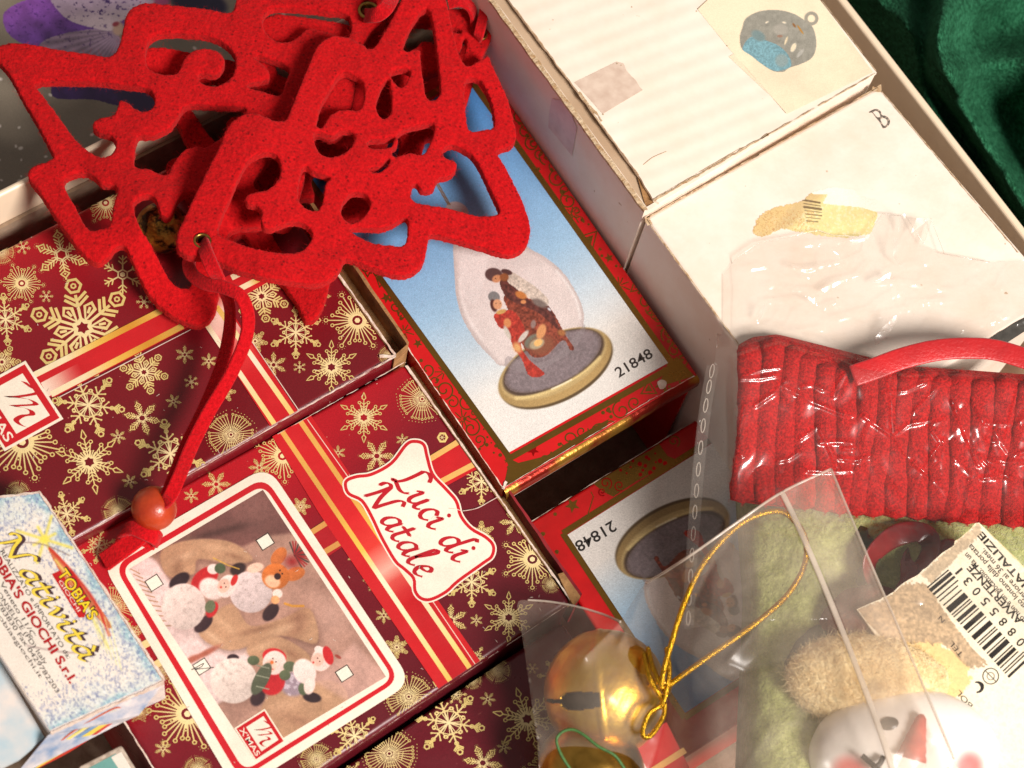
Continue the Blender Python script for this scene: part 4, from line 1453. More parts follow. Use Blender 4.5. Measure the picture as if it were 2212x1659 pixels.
def side(name, a, b_, z1, z0, th, mat, parent):
    a = np.array(a); b_ = np.array(b_); d = b_ - a; d[2] = 0; d /= np.linalg.norm(d)
    n = np.array([-d[1], d[0], 0])
    bm = bmesh.new(); vs = []
    for z in (z1, z0):
        for p in (a, b_, b_ + n * th, a + n * th):
            vs.append(bm.verts.new((p[0], p[1], z)))
    for f in ((0, 1, 2, 3), (7, 6, 5, 4), (0, 4, 5, 1), (1, 5, 6, 2), (2, 6, 7, 3), (3, 7, 4, 0)):
        bm.faces.new([vs[k] for k in f])
    bmesh.ops.recalc_face_normals(bm, faces=bm.faces[:])
    return from_bm(name, bm, mat, parent)


zb = 0.006
ctr = T.mean(0)
ins = lambda p, f: p * (1 - f) + ctr * f
side("side_panel", ins(T[0], .004), ins(T[1], .004), ZN1 - 0.0009, zb, -0.0006, M["redcard"], nat1)
side("side_panel", ins(T[3], .004), ins(T[2], .004), ZN1 - 0.0009, zb, 0.0006, M["redcard"], nat1)
side("end_panel", ins(T[0], .006), ins(T[3], .006), ZN1 - 0.0009, zb, 0.0006, M["redcard"], nat1)
# folded gold lip along the open end and a white tuck flap bent inward behind it
lip = []
d = (T[2] - T[1]) / np.linalg.norm(T[2] - T[1]); out = np.array([d[1], -d[0], 0])
if np.dot(out, ctr - T[1]) > 0:
    out = -out
prof = [(0, 0), (.0010, -.0003), (.0018, -.0010), (.0022, -.0022), (.0022, -.0052)]
V = []; Fc = []
L = np.linalg.norm(T[2] - T[1])
for k, (o_, z_) in enumerate(prof):
    for t in (0.0, L):
        V.append(T[1] + d * t + out * o_ + np.array([0, 0, z_]))
for k in range(len(prof) - 1):
    Fc.append((2 * k, 2 * k + 1, 2 * k + 3, 2 * k + 2))
lipo = mk("folded_lip", V, Fc, simple("gold_foil_edge", (176, 130, 52), (150, 40, 26), 42, 0.28, 0.0004, 200, metallic=.7, thr=(.42, .52)), nat1, smooth_shade=True)
fl_ = [T[1] + d * .003 + out * .0020 + [0, 0, -.0053], T[2] - d * .001 + out * .0020 + [0, 0, -.0053], T[2] - d * .003 - out * .001 + [0, 0, -.0170], T[1] + d * .010 - out * .001 + [0, 0, -.0120]]
mk("tuck_flap", fl_, [(0, 1, 2, 3)], M["whitecard"], nat1)
mk("inner_insert", [T[1] - out * .03 + d * .001 + [0, 0, -.002], T[2] - out * .03 - d * .001 + [0, 0, -.002], T[2] - out * .03 - d * .001 + [0, 0, zb - ZN1], T[1] - out * .03 + d * .001 + [0, 0, zb - ZN1]], [(0, 1, 2, 3)], simple("box_inside", (120, 100, 88), (96, 78, 68), 40, .9), nat1)
PQ1 = [(1008, 172), (1443, 784), (1100, 977), (664, 372)]     # picture panel, corners far-right, near-right, near-left, far-left
fo = Print()
q = np.array(PQ1, float); c = q.mean(0)
bord = np.array(N1Q, float)
PLN = Z(ZN1)
deco_strip(fo, (1110, 250), (1480, 790), 62, 3, 22)
deco_strip(fo, (700, 440), (1090, 1010), 62, 4, 22)
deco_strip(fo, (1130, 1015), (1480, 808), 56, 6, 12)
gp = [(1090, 985), (1098, 1005), (1088, 1052), (1130, 1035), (1300, 935), (1316, 905), (1270, 930), (1180, 985), (1120, 1000)]
fo.poly(gp, FOIL, 4e-5)
fo.poly([(1415, 838), (1500, 812), (1462, 770), (1440, 800)], FOIL, 4e-5)
fo.poly(star((1152, 975 - 2), 13, .3), (206, 26, 26), 6e-5)
# gold frame line
qo = c + (q - c) * 1.032
for k in range(4):
    a = qo[k]; b_ = qo[(k + 1) % 4]
    fo.stroke([a, b_], 13, FOIL, 6e-5 + k * 2e-6)
fo.build("foil_print", PLN, M["foil"], nat1, 5e-5, [ins(p, .006) for p in T])
kkN1 = lambda a, b_: tuple(K(1150, 700, [(a, b_)])[0])


def n1_photo(X, Y, u, v):
    img = globe_photo(X, Y, v, u, kkN1)
    cord = K(1150, 350, [(330, 480), (450, 690)]); cord2 = K(1150, 350, [(370, 520), (465, 690)])
    ring_ = K(1150, 350, [(520, 740)])[0]
    img = blob(img, X, Y, ring_, 26, 20, 20, (196, 176, 176), .1)
    img = blob(img, X, Y, (ring_[0] + 4, ring_[1] + 6), 10, 4, 15, (110, 92, 90), .4)
    img = pen(img, X, Y, cord, 2.6, (130, 92, 50), .8)
    img = pen(img, X, Y, cord2, 2.6, (130, 92, 50), .8)
    return img


paint_grid("picture_print", PQ1, PLN, 1.5, n1_photo, nat1, base=1.6e-4)
tx = Print()
put_text(tx, "21848", (1337, 816), (1412, 770), 22, (58, 50, 46), bold=0.012)
tx.build("lettering_print", PLN, M["print"], nat1, 2.2e-4)
tw = Print()
wear(tw, (1500, 812), (1400, 866), 3.0, (236, 220, 204), 50, 0.35)
wear(tw, (1420, 855), (1090, 1052), 1.6, (236, 196, 150), 51, 0.35)
wear(tw, (1086, 1056), (1094, 1040), 6, (244, 228, 214), 52, 0.9)
wear(tw, (765, 580), (1088, 1056), 2.6, (236, 206, 190), 53, 0.55)
tw.poly(smooth([(1420, 826), (1430, 820), (1440, 826), (1436, 838), (1426, 840)]), (240, 224, 206), 1e-5)
tw.build("worn_edge", PLN, M["white_torn"], nat1, 2.6e-4)

# --- second nativity box, lower, upside down
N2Q = [(1138, 1131), (1770, 742), (2100, 1240), (1475, 1640)]
nat2 = thing("nativity_box", "red and gold nativity box lying upside down between the bags and the Luci box", "box", base_of(N2Q, 0.004), "nativity globe boxes")
b2, T = card_box("carton", N2Q, ZN2, 0.006, M["redcard"], nat2, bev=0.0012)
PL2 = Z(ZN2)
ctr2 = T.mean(0)
PQ2 = [(1226, 1155), (1549, 951), (1800, 1330), (1480, 1540)]
fo = Print()
kc = lambda pts: K(1500, 1050, pts)
q = np.array(PQ2, float); c = q.mean(0); qo = c + (q - c) * 1.035
for k in range(4):
    fo.stroke([qo[k], qo[(k + 1) % 4]], 13, FOIL, 6e-5 + k * 2e-6)
fo.poly(star(kc([(490, 1190)])[0], 17, .4), FOIL, 1e-5)
fo.poly(kc([(640, 1000), (740, 940), (960, 830), (1130, 740), (1190, 690), (1260, 790), (1330, 820), (1000, 1000), (820, 1120), (740, 1080)]), FOIL, 1e-5)
for k, p in enumerate([(1035, 855), (1080, 870), (1110, 815), (1160, 770), (1200, 830), (1150, 890), (1060, 905), (960, 880), (1120, 925), (1040, 940), (880, 905), (930, 930), (1240, 850), (1090, 800), (980, 830), (1165, 840)]):
    fo.poly(circ(kc([p])[0], 5.2 - (k % 4) * .9, 9), (206, 24, 26), 3e-5 + k * 1e-7)
for k, (cpt, r, h) in enumerate((((870, 1030), 12, 1), ((760, 1010), 14, -1), ((730, 1080), 9, 1), ((1310, 670), 14, -1), ((250, 1420), 4, 1), ((365, 1565), 4, 1))):
    fo.stroke(curl(kc([cpt])[0], r, 1.3, 1.0, h), 2.6, (206, 24, 26) if k < 3 else FOIL, 4e-5 + k * 1e-6)
for p in ((255, 1420), (365, 1565), (350, 1262)):
    fo.poly(circ(kc([p])[0], 4, 8), FOIL, 1e-5)
for k, p in enumerate(((1190, 1255), (1215, 1300), (1252, 1330), (1180, 1225))):
    fo.stroke(curl((p[0] + 14, p[1] + 30), 17 - k * 2, 1.3, k, 1 if k % 2 else -1), 4.0, FOIL, 2e-5 + k * 2e-6)
fo.stroke(kc([(640, 1080), (660, 1120), (610, 1280)]), 2, FOIL, 2e-5)
fo.build("foil_print", PL2, M["foil"], nat2, 5e-5, [p * .99 + ctr2 * .01 for p in T])
# same picture, turned half round
c2 = np.array([1420, 1150.])


def kkN2(a, b_):
    p = np.array(kkN1(a, b_)); o_ = np.array(kkN1(1330, 1040))
    r = math.radians(180); s_ = 1.0
    e = (p - o_) * s_
    return (1450 - e[0], 1165 - e[1])


def n2_photo(X, Y, u, v):
    img = globe_photo(X, Y, u, 1 - v * .9, kkN2)
    return img


paint_grid("picture_print", PQ2, PL2, 2.0, n2_photo, nat2, base=1.6e-4)
tx = Print()
put_text(tx, "21848", (1322, 1124), (1240, 1173), 24, (40, 36, 34), bold=0.012)
tx.build("lettering_print", PL2, M["print"], nat2, 2.2e-4)
tw = Print()
wear(tw, (1140, 1131), (1500, 908), 1.8, (240, 190, 180), 60, 0.4)
wear(tw, (1140, 1133), (1158, 1150), 7, (226, 206, 190), 61, 0.9)
tw.build("worn_edge", PL2, M["white_torn"], nat2, 2.6e-4)

# ------------------------------------------------------------------ white bauble cartons
m, nt, b = new_mat("white_box_card")
v = coords(nt, 1.0)
st = ramp(nt, noise(nt, 28, 6, 0.7, v), [(0.40, 0.0), (0.75, 1.0)])
c = mixc(nt, st, lin((244, 230, 216)), lin((234, 212, 192)))
sp = ramp(nt, noise(nt, 260, 2, 0.4, v), [(0.76, 0.0), (0.80, 1.0)])
c = mixc(nt, sp, c, lin((196, 168, 140)))
nt.links.new(c, b.inputs["Base Color"])
b.inputs["Roughness"].default_value = 0.62
bump(nt, noise(nt, 70, 4), 0.3, 0.0012, b)
M["wbox"] = m
# the upper one is corrugated: flutes show faintly through the liner
m, nt, b = new_mat("white_corrugated_card")
v = coords(nt, 1.0)
st = ramp(nt, noise(nt, 30, 6, 0.7, v), [(0.40, 0.0), (0.75, 1.0)])
c = mixc(nt, st, lin((247, 234, 219)), lin((240, 220, 200)))
sp = ramp(nt, noise(nt, 300, 2, 0.4, v), [(0.76, 0.0), (0.80, 1.0)])
c = mixc(nt, sp, c, lin((190, 160, 130)))
nt.links.new(c, b.inputs["Base Color"])
b.inputs["Roughness"].default_value = 0.55
wv = nd(nt, "ShaderNodeTexWave", wave_type="BANDS", bands_direction="X")
wv.inputs["Scale"].default_value = 42
wv.inputs["Distortion"].default_value = 0.8
rt = nd(nt, "ShaderNodeVectorRotate", rotation_type="Z_AXIS")
rt.inputs["Angle"].default_value = math.radians(62)
nt.links.new(v, rt.inputs["Vector"])
nt.links.new(rt.outputs[0], wv.inputs["Vector"])
bump(nt, wv.outputs[0], 0.22, 0.0005, b)
M["corr"] = m

ZW1, ZW2 = 0.117, 0.113
W1Q = [(1060, 6), (1392, 457), (1894, 157), (1559, -272)]
wb1 = thing("bauble_carton", "white corrugated carton with a glass bauble sticker and torn open left edge", "box", base_of([(1100, 0), (1392, 457), (1894, 157), (1559, -272)], 0.004), "plain white bauble cartons")
# top panel ends in a ragged tear short of the left wall
tear = np.vstack([jag((930, -230), (1109, 13), 30, 1.2, 69)[:-1], jag((1109, 13), (1250, 200), 50, 1.3, 70), jag((1252, 203), (1381, 381), 45, 1.5, 71)[1:], jag((1381, 381), (1412, 432), 12, .8, 72)[1:]])
low = [(1424, 438), (1894, 157), (1559, -272), (1500, -400)]
out2 = np.vstack([tear, low])
PT = WZ(out2[:, 0], out2[:, 1], ZW1)
prism("top_panel", list(PT), 0.0012, M["corr"], wb1)
# left wall, near wall, right wall as boards
wa = jag((880, -240), (1391, 456), 130, 0.9, 73); wbb = jag((888, -246), (1399, 451), 130, 0.9, 74)
PA = WZ(wa[:, 0], wa[:, 1], ZW1 + 0.0012 + 0 * wa[:, 0] + rng.normal(0, .00012, 130)); PB = WZ(wbb[:, 0], wbb[:, 1], ZW1 + 0.0012)
n = 130
wl0 = W1(882, -240, ZW1); wl1 = W1(1392, 456, ZW1)
lw = side("side_panel", [wl0[0], wl0[1], 0], [wl1[0], wl1[1], 0], ZW1 + .0010, .006, .0012, M["wbox"], wb1)
V2 = np.concatenate([PA, PB, PA - [0, 0, .0012], PB - [0, 0, .0012]])
Ft = []
for i in range(n - 1):
    Ft += [(i, i + 1, n + i + 1, n + i), (i, 2 * n + i, 2 * n + i + 1, i + 1), (n + i, n + i + 1, 3 * n + i + 1, 3 * n + i)]
mk("corrugated_edge", V2, Ft, M["torn"], lw)
n0 = W1(1396, 454, ZW1); n1_ = W1(1890, 160, ZW1)
side("side_panel", [n0[0], n0[1], 0], [n1_[0], n1_[1], 0], ZW1 - .0013, .006, 0.0015, M["wbox"], wb1)
r0 = W1(1892, 157, ZW1); r1 = W1(1559, -270, ZW1)
side("side_panel", [r0[0], r0[1], 0], [r1[0], r1[1], 0], ZW1 - .0013, .006, 0.0015, M["wbox"], wb1)
# inner flap seen through the slit
fl_ = np.array([(884, -236), (1396, 452), (1470, 410), (1010, -240)], float)
P = WZ(fl_[:, 0], fl_[:, 1], ZW1 - .0022)
P[2, 2] -= .0006; P[3, 2] -= .0006
mk("inner_flap", P, [(0, 1, 2, 3)], simple("grey_beige_liner", (196, 170, 142), (176, 146, 116), 40, 0.8), wb1)
pts = [(1380, 388), (1392, 380), (1418, 436), (1404, 452), (1394, 440)]
P = WZ(*np.array(pts).T, ZW1 - .0015)
mk("torn_corner", P + rng.normal(0, .0004, P.shape), [(0, 1, 2), (0, 2, 3), (0, 3, 4)], M["kraft"], wb1)
# sticker and tape
stp = Print()
stk = [(1507, 20), (1560, -30), (1770, -2), (1886, 156), (1700, 246), (1697, 243), (1575, 105)]
stp.poly([(1505.6, 19), (1560, -31), (1600, 0), (1700, 200), (1697, 244.5)], (146, 118, 92))
stp.poly(stk, (254, 236, 204), 2e-5)
stp.poly([(1574, 122), (1585, 116), (1660, 203)], (250, 230, 200), 4e-5)
stp.build("sticker", Z(ZW1), M["print"], wb1, 8e-5)


def bauble(X, Y, u, v):
    kk = lambda a, b_: tuple(K(2200, 0, [(a, b_)])[0])
    s = .266667
    n = fbm(X / 9, Y / 9, 13); f = fbm(X / 3, Y / 3, 14)
    img = np.zeros((len(X), 3)) + np.array([252, 234, 202])
    out = smooth([kk(*p) for p in [(-70, 230), (-40, 150), (60, 95), (200, 80), (330, 105), (430, 160), (500, 220), (530, 330), (520, 420), (480, 480), (400, 520), (310, 550), (260, 583), (180, 575), (90, 520), (0, 450), (-70, 400), (-90, 310)]])
    a = inpoly(X, Y, out) * 1.0
    img = lay(img, a, np.array([160, 156, 144])[None] * (.9 + .2 * n[:, None]))
    img = pen(img, X, Y, list(circ(kk(490, 150), 44 * s, 18)) + [circ(kk(490, 150), 44 * s, 18)[0]], 26 * s, (166, 160, 146), 1)
    blue = inpoly(X, Y, smooth([kk(*p) for p in [(0, 300), (130, 330), (240, 380), (310, 460), (320, 540), (200, 575), (90, 520), (0, 450), (-70, 400)]])) * a
    img = lay(img, blue * .75, np.array([120, 178, 196])[None] * (.75 + .5 * f[:, None]))
    img = blob(img, X, Y, kk(60, 290), 70 * s, 45 * s, 30, (130, 150, 150), .4)
    for p, rx, ry, r_, c in (((345, 385), 22, 44, 25, (250, 240, 216)), ((270, 183), 20, 10, 10, (226, 218, 200)), ((130, 180), 20, 8, -30, (226, 218, 200)),
                             ((240, 240), 70, 50, 0, (178, 172, 160)), ((400, 240), 8, 50, -35, (196, 140, 60)), ((350, 205), 10, 24, -35, (150, 104, 60)),
                             ((285, 330), 10, 40, 20, (240, 220, 180)), ((235, 293), 26, 12, 0, (166, 130, 110)), ((400, 430), 16, 50, 40, (190, 186, 176)),
                             ((250, 490), 60, 60, 0, (150, 170, 170))):
        img = blob(img, X, Y, kk(*p), rx * s, ry * s, r_, c, .35)
    img *= (.93 + .14 * vnoise(X * 1.2, Y * 1.2, 5))[:, None]
    return img


paint_grid("bauble_print", [(1596, 8), (1780, 8), (1780, 166), (1596, 166)], Z(ZW1), 1.0, bauble, wb1, base=1.6e-4, cut=True)
tp = Print()
tape = np.vstack([[(1240, 178), (1332, 133)], jag((1345, 138), (1388, 195), 14, 2.5, 80), [(1302, 246)], jag((1300, 246), (1240, 178), 10, 1.5, 81)[1:-1]])
tp.poly(tape, (222, 196, 178))
tp.build("tape", Z(ZW1), simple("beige_tape", (226, 204, 186), (206, 180, 162), 220, 0.35), wb1, 9e-5)
tp2 = Print()
for p, c, r_ in (((1365, 15), (60, 50, 44), 1.3), ((1195, 43), (70, 60, 50), 1.0), ((1333, 137), (50, 44, 40), 1.6), ((1342, 141), (60, 50, 44), 1.4), ((1303, 247), (40, 34, 30), 1.7), ((1505, 24), (60, 50, 40), 1.5), ((1571, 99), (50, 40, 34), 1.5)):
    tp2.poly(circ(p, r_, 7), c)
wear(tp2, (1412, 434), (1660, 290), 5.0, (206, 168, 118), 82, .7)
wear(tp2, (1640, 302), (1892, 158), 3.2, (206, 172, 128), 83, .5)
wear(tp2, (1420, 425), (1600, 320), 2.0, (226, 196, 150), 84, .4, 1e-5)
wear(tp2, (1250, 200), (1300, 262), 7.0, (216, 192, 160), 85, .7, 1e-5)
wear(tp2, (1112, 16), (1380, 378), 2.4, (206, 184, 154), 86, .6, 2e-5)
wear(tp2, (1776, 2), (1892, 152), 2.0, (206, 180, 160), 87, .6, 2e-5)
tp2.stroke(smooth([(1390, 356), (1410, 340), (1440, 327)], False, 4), 1.0, (206, 176, 150))
tp2.build("worn_edge", Z(ZW1), M["torn"], wb1, 2.2e-4)
# tape end running down the shaded side
dw = wl1 - wl0; dw[2] = 0; dw /= np.linalg.norm(dw)
nw = np.array([dw[1], -dw[0], 0])
if np.dot(nw, np.array(wb1.location) - wl0) > 0:
    nw = -nw
tp = Print()
tp.poly(K(1400, 0, [(598, 800), (690, 815), (745, 900), (802, 1035), (762, 1262), (690, 1175), (640, 1110), (570, 1030), (580, 900)]), (226, 190, 180))
tp.build("tape", Plane(wl0, nw), simple("shaded_tape", (228, 196, 184), (212, 176, 164), 220, 0.3), lw, 2.5e-4)

# --- lower white carton
W2Q = [(1395, 470), (1899, 186), (2290, 640), (1753, 972)]
wb2 = thing("bauble_carton", "white carton stamped with a letter B, under the clear bag", "box", base_of(W2Q, 0.004), "plain white bauble cartons")
b3, T = card_box("carton", W2Q, ZW2, 0.006, M["wbox"], wb2, bev=0.0014, seg=3)
lt = Print()
# stamped B (outlined serif letter), worn
def BP(pts): return K(2200, 0, pts)
lt.poly(smooth(BP([(955, 912), (975, 895), (1015, 882), (1050, 900), (1062, 932), (1095, 940), (1125, 970), (1122, 1005), (1100, 1030), (1070, 1040), (1062, 1025), (1040, 985), (1010, 950), (985, 915)]), True, 3), (104, 92, 82),
        holes=[smooth(BP([(990, 908), (1018, 900), (1040, 915), (1048, 945), (1025, 950), (1005, 930)]), True, 3)[::-1], smooth(BP([(1050, 965), (1085, 958), (1105, 980), (1100, 1008), (1080, 1020), (1062, 995)]), True, 3)[::-1]])
lt.build("stamp_print", Z(ZW2), simple("worn_stamp_ink", (96, 86, 78), (206, 186, 166), 900, .8, thr=(.5, .62)), wb2, 8e-5)


def lab(X, Y, u, v):
    n = fbm(X / 12, Y / 12, 31); f = fbm(X / 4, Y / 4, 32)
    img = np.array([246, 226, 160])[None] * (.92 + .12 * n[:, None])
    img = lay(img, (f > .62) * .4, (253, 244, 220))
    img = lay(img, sst(1770, 1690, X + (Y - 460) * 1.2) * .6, (226, 186, 128))
    img = pen(img, X, Y, [(1682, 500), (1745, 428), (1762, 418)], 26, (206, 176, 130), 10, .5)
    for k in range(7):
        a = (1735 + k * 1.2, 432 + k * 7.5)
        img = pen(img, X, Y, [a, (a[0] + 36, a[1] + 6 - k * .5)], [4, 2, 5, 1.6, 2.4, 1.6, 2][k], (104, 84, 62), .8, .8 * (X < 1792 - k * 4))
    img = lay(img, ((np.abs(f - .5) < .03) & (Y > 455) & (X < 1760)) * .5, (196, 130, 80))
    return img


LBP = [(1626, 498), (1640, 466), (1675, 447), (1730, 434), (1752, 415), (1775, 409), (1800, 404), (1845, 410), (1862, 424), (1893, 432), (1898, 448), (1890, 482), (1880, 504), (1830, 514), (1780, 510), (1730, 502), (1690, 496), (1650, 512), (1632, 508)]
g = Z(ZW2 + 1e-4)
# label paper: fine triangulated patch coloured from the label picture
gx, gy = np.meshgrid(np.arange(1620, 1904, 1.6), np.arange(398, 520, 1.6))
ny, nx = gx.shape
X = gx.ravel(); Y = gy.ravel()
msk = inpoly(X + (fbm(X / 6, Y / 6, 41) - .5) * 7, Y + (fbm(X / 6, Y / 6, 42) - .5) * 7, smooth(LBP))
C = lin(np.clip(lab(X, Y, X, Y), 0, 255))
top = inpoly(X, Y, [(1735, 400), (1780, 440), (1860, 448), (1900, 460), (1904, 400)]) & ~((X < 1790) & (Y > 420 - (X - 1750) * .0) & (X + Y * .6 < 2040))
C[top] = lin((253, 246, 230))
i = (np.arange(ny - 1)[:, None] * nx + np.arange(nx - 1)[None, :]).ravel()
Fc = np.stack([i, i + nx, i + nx + 1, i + 1], -1)
kp = msk[i] & msk[i + nx + 1]
mk("paper_label", g.at(X, Y), Fc[kp], M["print"], wb2, C)
tp = Print()
wear(tp, (1397, 470), (1640, 334), 3.6, (214, 176, 130), 90, .5)
wear(tp, (1600, 356), (1897, 188), 2.6, (206, 178, 140), 91, .5)
wear(tp, (1397, 474), (1600, 750), 2.4, (150, 112, 74), 92, .8)
wear(tp, (1400, 480), (1560, 700), 1.4, (226, 200, 170), 93, .5, 1e-5)
wear(tp, (1884, 192), (1904, 194), 12, (196, 150, 104), 94, .9)
wear(tp, (1904, 196), (2200, 545), 2.2, (190, 160, 138), 95, .6)
wear(tp, (1396, 468), (1404, 486), 9, (196, 150, 96), 96, .9)
tp.build("worn_edge", Z(ZW2), M["torn"], wb2, 1.6e-4)
# dark tape strip and frayed board at the near right corner
tp = Print()
tp.poly(np.vstack([jag((2105, 752), (2205, 690), 20, 1.5, 97), [(2250, 672), (2250, 712)], jag((2215, 716), (2150, 756), 14, 1.5, 98)]), (66, 62, 54))
tp.build("dark_tape", Z(ZW2), simple("dark_tape", (74, 72, 66), (44, 40, 36), 300, .5), wb2, 2e-4)
# ------------------------------------------------------------------ red felt tree ornaments
m, nt, b = new_mat("red_felt")
v = coords(nt, 1.0)
f1 = ramp(nt, noise(nt, 900, 3, 0.6, v), [(0.34, 0.0), (0.62, 1.0)])
vo = nd(nt, "ShaderNodeTexVoronoi", feature="F1")
vo.inputs["Scale"].default_value = 520
nt.links.new(v, vo.inputs["Vector"])
f2 = ramp(nt, vo.outputs["Distance"], [(0.10, 1.0), (0.34, 0.0)])          # needle marks
gate = ramp(nt, noise(nt, 160, 3, 0.6, v), [(0.42, 0.15), (0.60, 1.0)])
f2 = mixc(nt, 1.0, f2, gate, "MULTIPLY")
c = mixc(nt, f1, lin((168, 8, 15)), lin((200, 15, 21)))
c = mixc(nt, f2, c, lin((116, 5, 10)))
nt.links.new(c, b.inputs["Base Color"])
b.inputs["Roughness"].default_value = 0.95
b.inputs["Specular IOR Level"].default_value = 0.15
b.inputs["Sheen Weight"].default_value = 0.15
b.inputs["Sheen Roughness"].default_value = 0.5
b.inputs["Sheen Tint"].default_value = (1, 0.25, 0.22, 1)
hh = mixc(nt, 0.5, noise(nt, 1300, 3, 0.7, v), noise(nt, 420, 3, 0.5, v))
bump(nt, hh, 0.8, 0.0013, b)
M["felt"] = m
M["fuzz"] = simple("felt_fibre", (206, 24, 28), (170, 10, 18), 300, 0.8, spec=.3)
M["suede"] = simple("red_suede", (206, 16, 26), (166, 8, 16), 900, 0.95, 0.0006, 1500, spec=.08, sheen=.1)
M["brass"] = simple("aged_brass", (176, 140, 72), (128, 96, 44), 700, 0.32, 0.0001, 900, metallic=.95)
M["bead"] = simple("lacquered_wood", (190, 66, 24), (158, 42, 16), 150, 0.36, 0.0004, 260, coat=.15, thr=(.3, .75))


def solid_sheet(outer, holes, t_px, voxel):
    """flat felt cut-out in sketch units, evenly remeshed with soft edges: returns verts, faces"""
    loops = [[Vector((p[0], p[1], 0)) for p in outer]] + [[Vector((p[0], p[1], 0)) for p in h] for h in holes]
    tri = tessellate_polygon(loops)
    pts = [p for l in loops for p in l]
    n = len(pts)
    V = [(p.x, p.y, t_px / 2) for p in pts] + [(p.x, p.y, -t_px / 2) for p in pts]
    Fc = [tuple(f) for f in tri] + [tuple(i + n for i in reversed(f)) for f in tri]
    k = 0
    for l in loops:
        m_ = len(l)
        for i in range(m_):
            a = k + i; b_ = k + (i + 1) % m_
            Fc.append((a, b_, b_ + n, a + n))
        k += m_
    me = bpy.data.meshes.new("sheet")
    me.from_pydata(V, [], Fc)
    bm = bmesh.new(); bm.from_mesh(me)
    bmesh.ops.recalc_face_normals(bm, faces=bm.faces[:])
    bm.to_mesh(me); bm.free()
    o = bpy.data.objects.new("sheet", me); coll.objects.link(o)
    r = o.modifiers.new("r", "REMESH"); r.mode = "VOXEL"; r.voxel_size = voxel
    s = o.modifiers.new("s", "SMOOTH"); s.iterations = 3; s.factor = 0.5
    bpy.context.view_layer.update()
    ev = bpy.data.meshes.new_from_object(o.evaluated_get(bpy.context.evaluated_depsgraph_get()))
    N = len(ev.vertices); co = np.empty(N * 3, np.float32); ev.vertices.foreach_get("co", co)
    Fo = [tuple(p.vertices) for p in ev.polygons]
    bpy.data.objects.remove(o); bpy.data.meshes.remove(me); bpy.data.meshes.remove(ev)
    return co.reshape(-1, 3).astype(float), Fo


def fibres(obj, n, lmin, lmax, w, seed, name, mat, parent, lift=.45, up=None):
    """loose fibres standing off a surface"""
    me = obj.data
    r = np.random.default_rng(seed)
    nv = len(me.vertices); co = np.empty(nv * 3, np.float32); me.vertices.foreach_get("co", co); co = co.reshape(-1, 3)
    no = np.empty(nv * 3, np.float32); me.vertices.foreach_get("normal", no); no = no.reshape(-1, 3)
    idx = np.arange(nv)
    if up is not None:
        idx = idx[no[:, 2] > up]
    k = r.choice(idx, n)
    P = co[k] + r.normal(0, .00025, (n, 3)); Nn = no[k]
    t = r.normal(0, 1, (n, 3)); t -= Nn * np.sum(t * Nn, 1)[:, None]; t /= np.linalg.norm(t, axis=1, keepdims=True)
    L = (lmin + (lmax - lmin) * r.random(n) ** 2.5)[:, None]
    el = (r.random(n) * lift)[:, None]
    d0 = t * np.cos(el) + Nn * np.sin(el)
    bend = r.normal(0, .6, (n, 3))
    S = 4
    pts = []
    for s in range(S):
        u = s / (S - 1)
        pts.append(P + d0 * L * u + bend * L * u * u * .5 * (1 if s else 0) - Nn * L * .12 * u * u)
    pts = np.stack(pts, 1)
    wv_ = np.cross(d0, r.normal(0, 1, (n, 3))); wv_ /= np.linalg.norm(wv_, axis=1, keepdims=True)
    tap = np.array([1, .9, .7, .25])[None, :, None] * w / 2
    V = np.stack([pts + wv_[:, None, :] * tap, pts - wv_[:, None, :] * tap], 2).reshape(-1, 3)
    base = (np.arange(n) * S * 2)[:, None]
    Fc = np.concatenate([np.stack([base[:, 0] + 2 * s, base[:, 0] + 2 * s + 1, base[:, 0] + 2 * s + 3, base[:, 0] + 2 * s + 2], -1) for s in range(S - 1)])
    off = np.array(root_of(parent).location)
    return mk(name, V + off, Fc, mat, parent, kind="stuff")


H = lambda pts: [(x / 2, y / 2) for x, y in pts]
A_out = H([(-24, 240), (0, 213), (60, 200), (130, 205), (250, 228), (370, 245), (460, 260), (490, 250), (512, 220), (525, 180), (540, 100), (560, 60), (600, 35), (650, 28),
           (760, 38), (900, 55), (985, 70), (1010, 55), (1022, 10), (1040, -30), (1080, -55), (1200, -45), (1400, -22), (1560, -24), (1640, -6), (1672, 50), (1655, 115), (1600, 150),
           (1550, 260), (1530, 420), (1500, 560), (1473, 602), (1420, 610), (1370, 590), (1340, 640), (1310, 800), (1270, 960), (1222, 1000), (1150, 990), (1010, 1000), (975, 1060),
           (960, 1180), (940, 1310), (922, 1370), (880, 1408), (830, 1412), (740, 1372), (650, 1290), (600, 1200), (552, 1092), (535, 1072), (500, 1080), (470, 1120), (430, 1146), (385, 1132),
           (320, 1060), (250, 960), (185, 860), (130, 790), (125, 755), (150, 730), (205, 712), (232, 695), (225, 670), (180, 580), (100, 440), (40, 330), (-14, 270)])
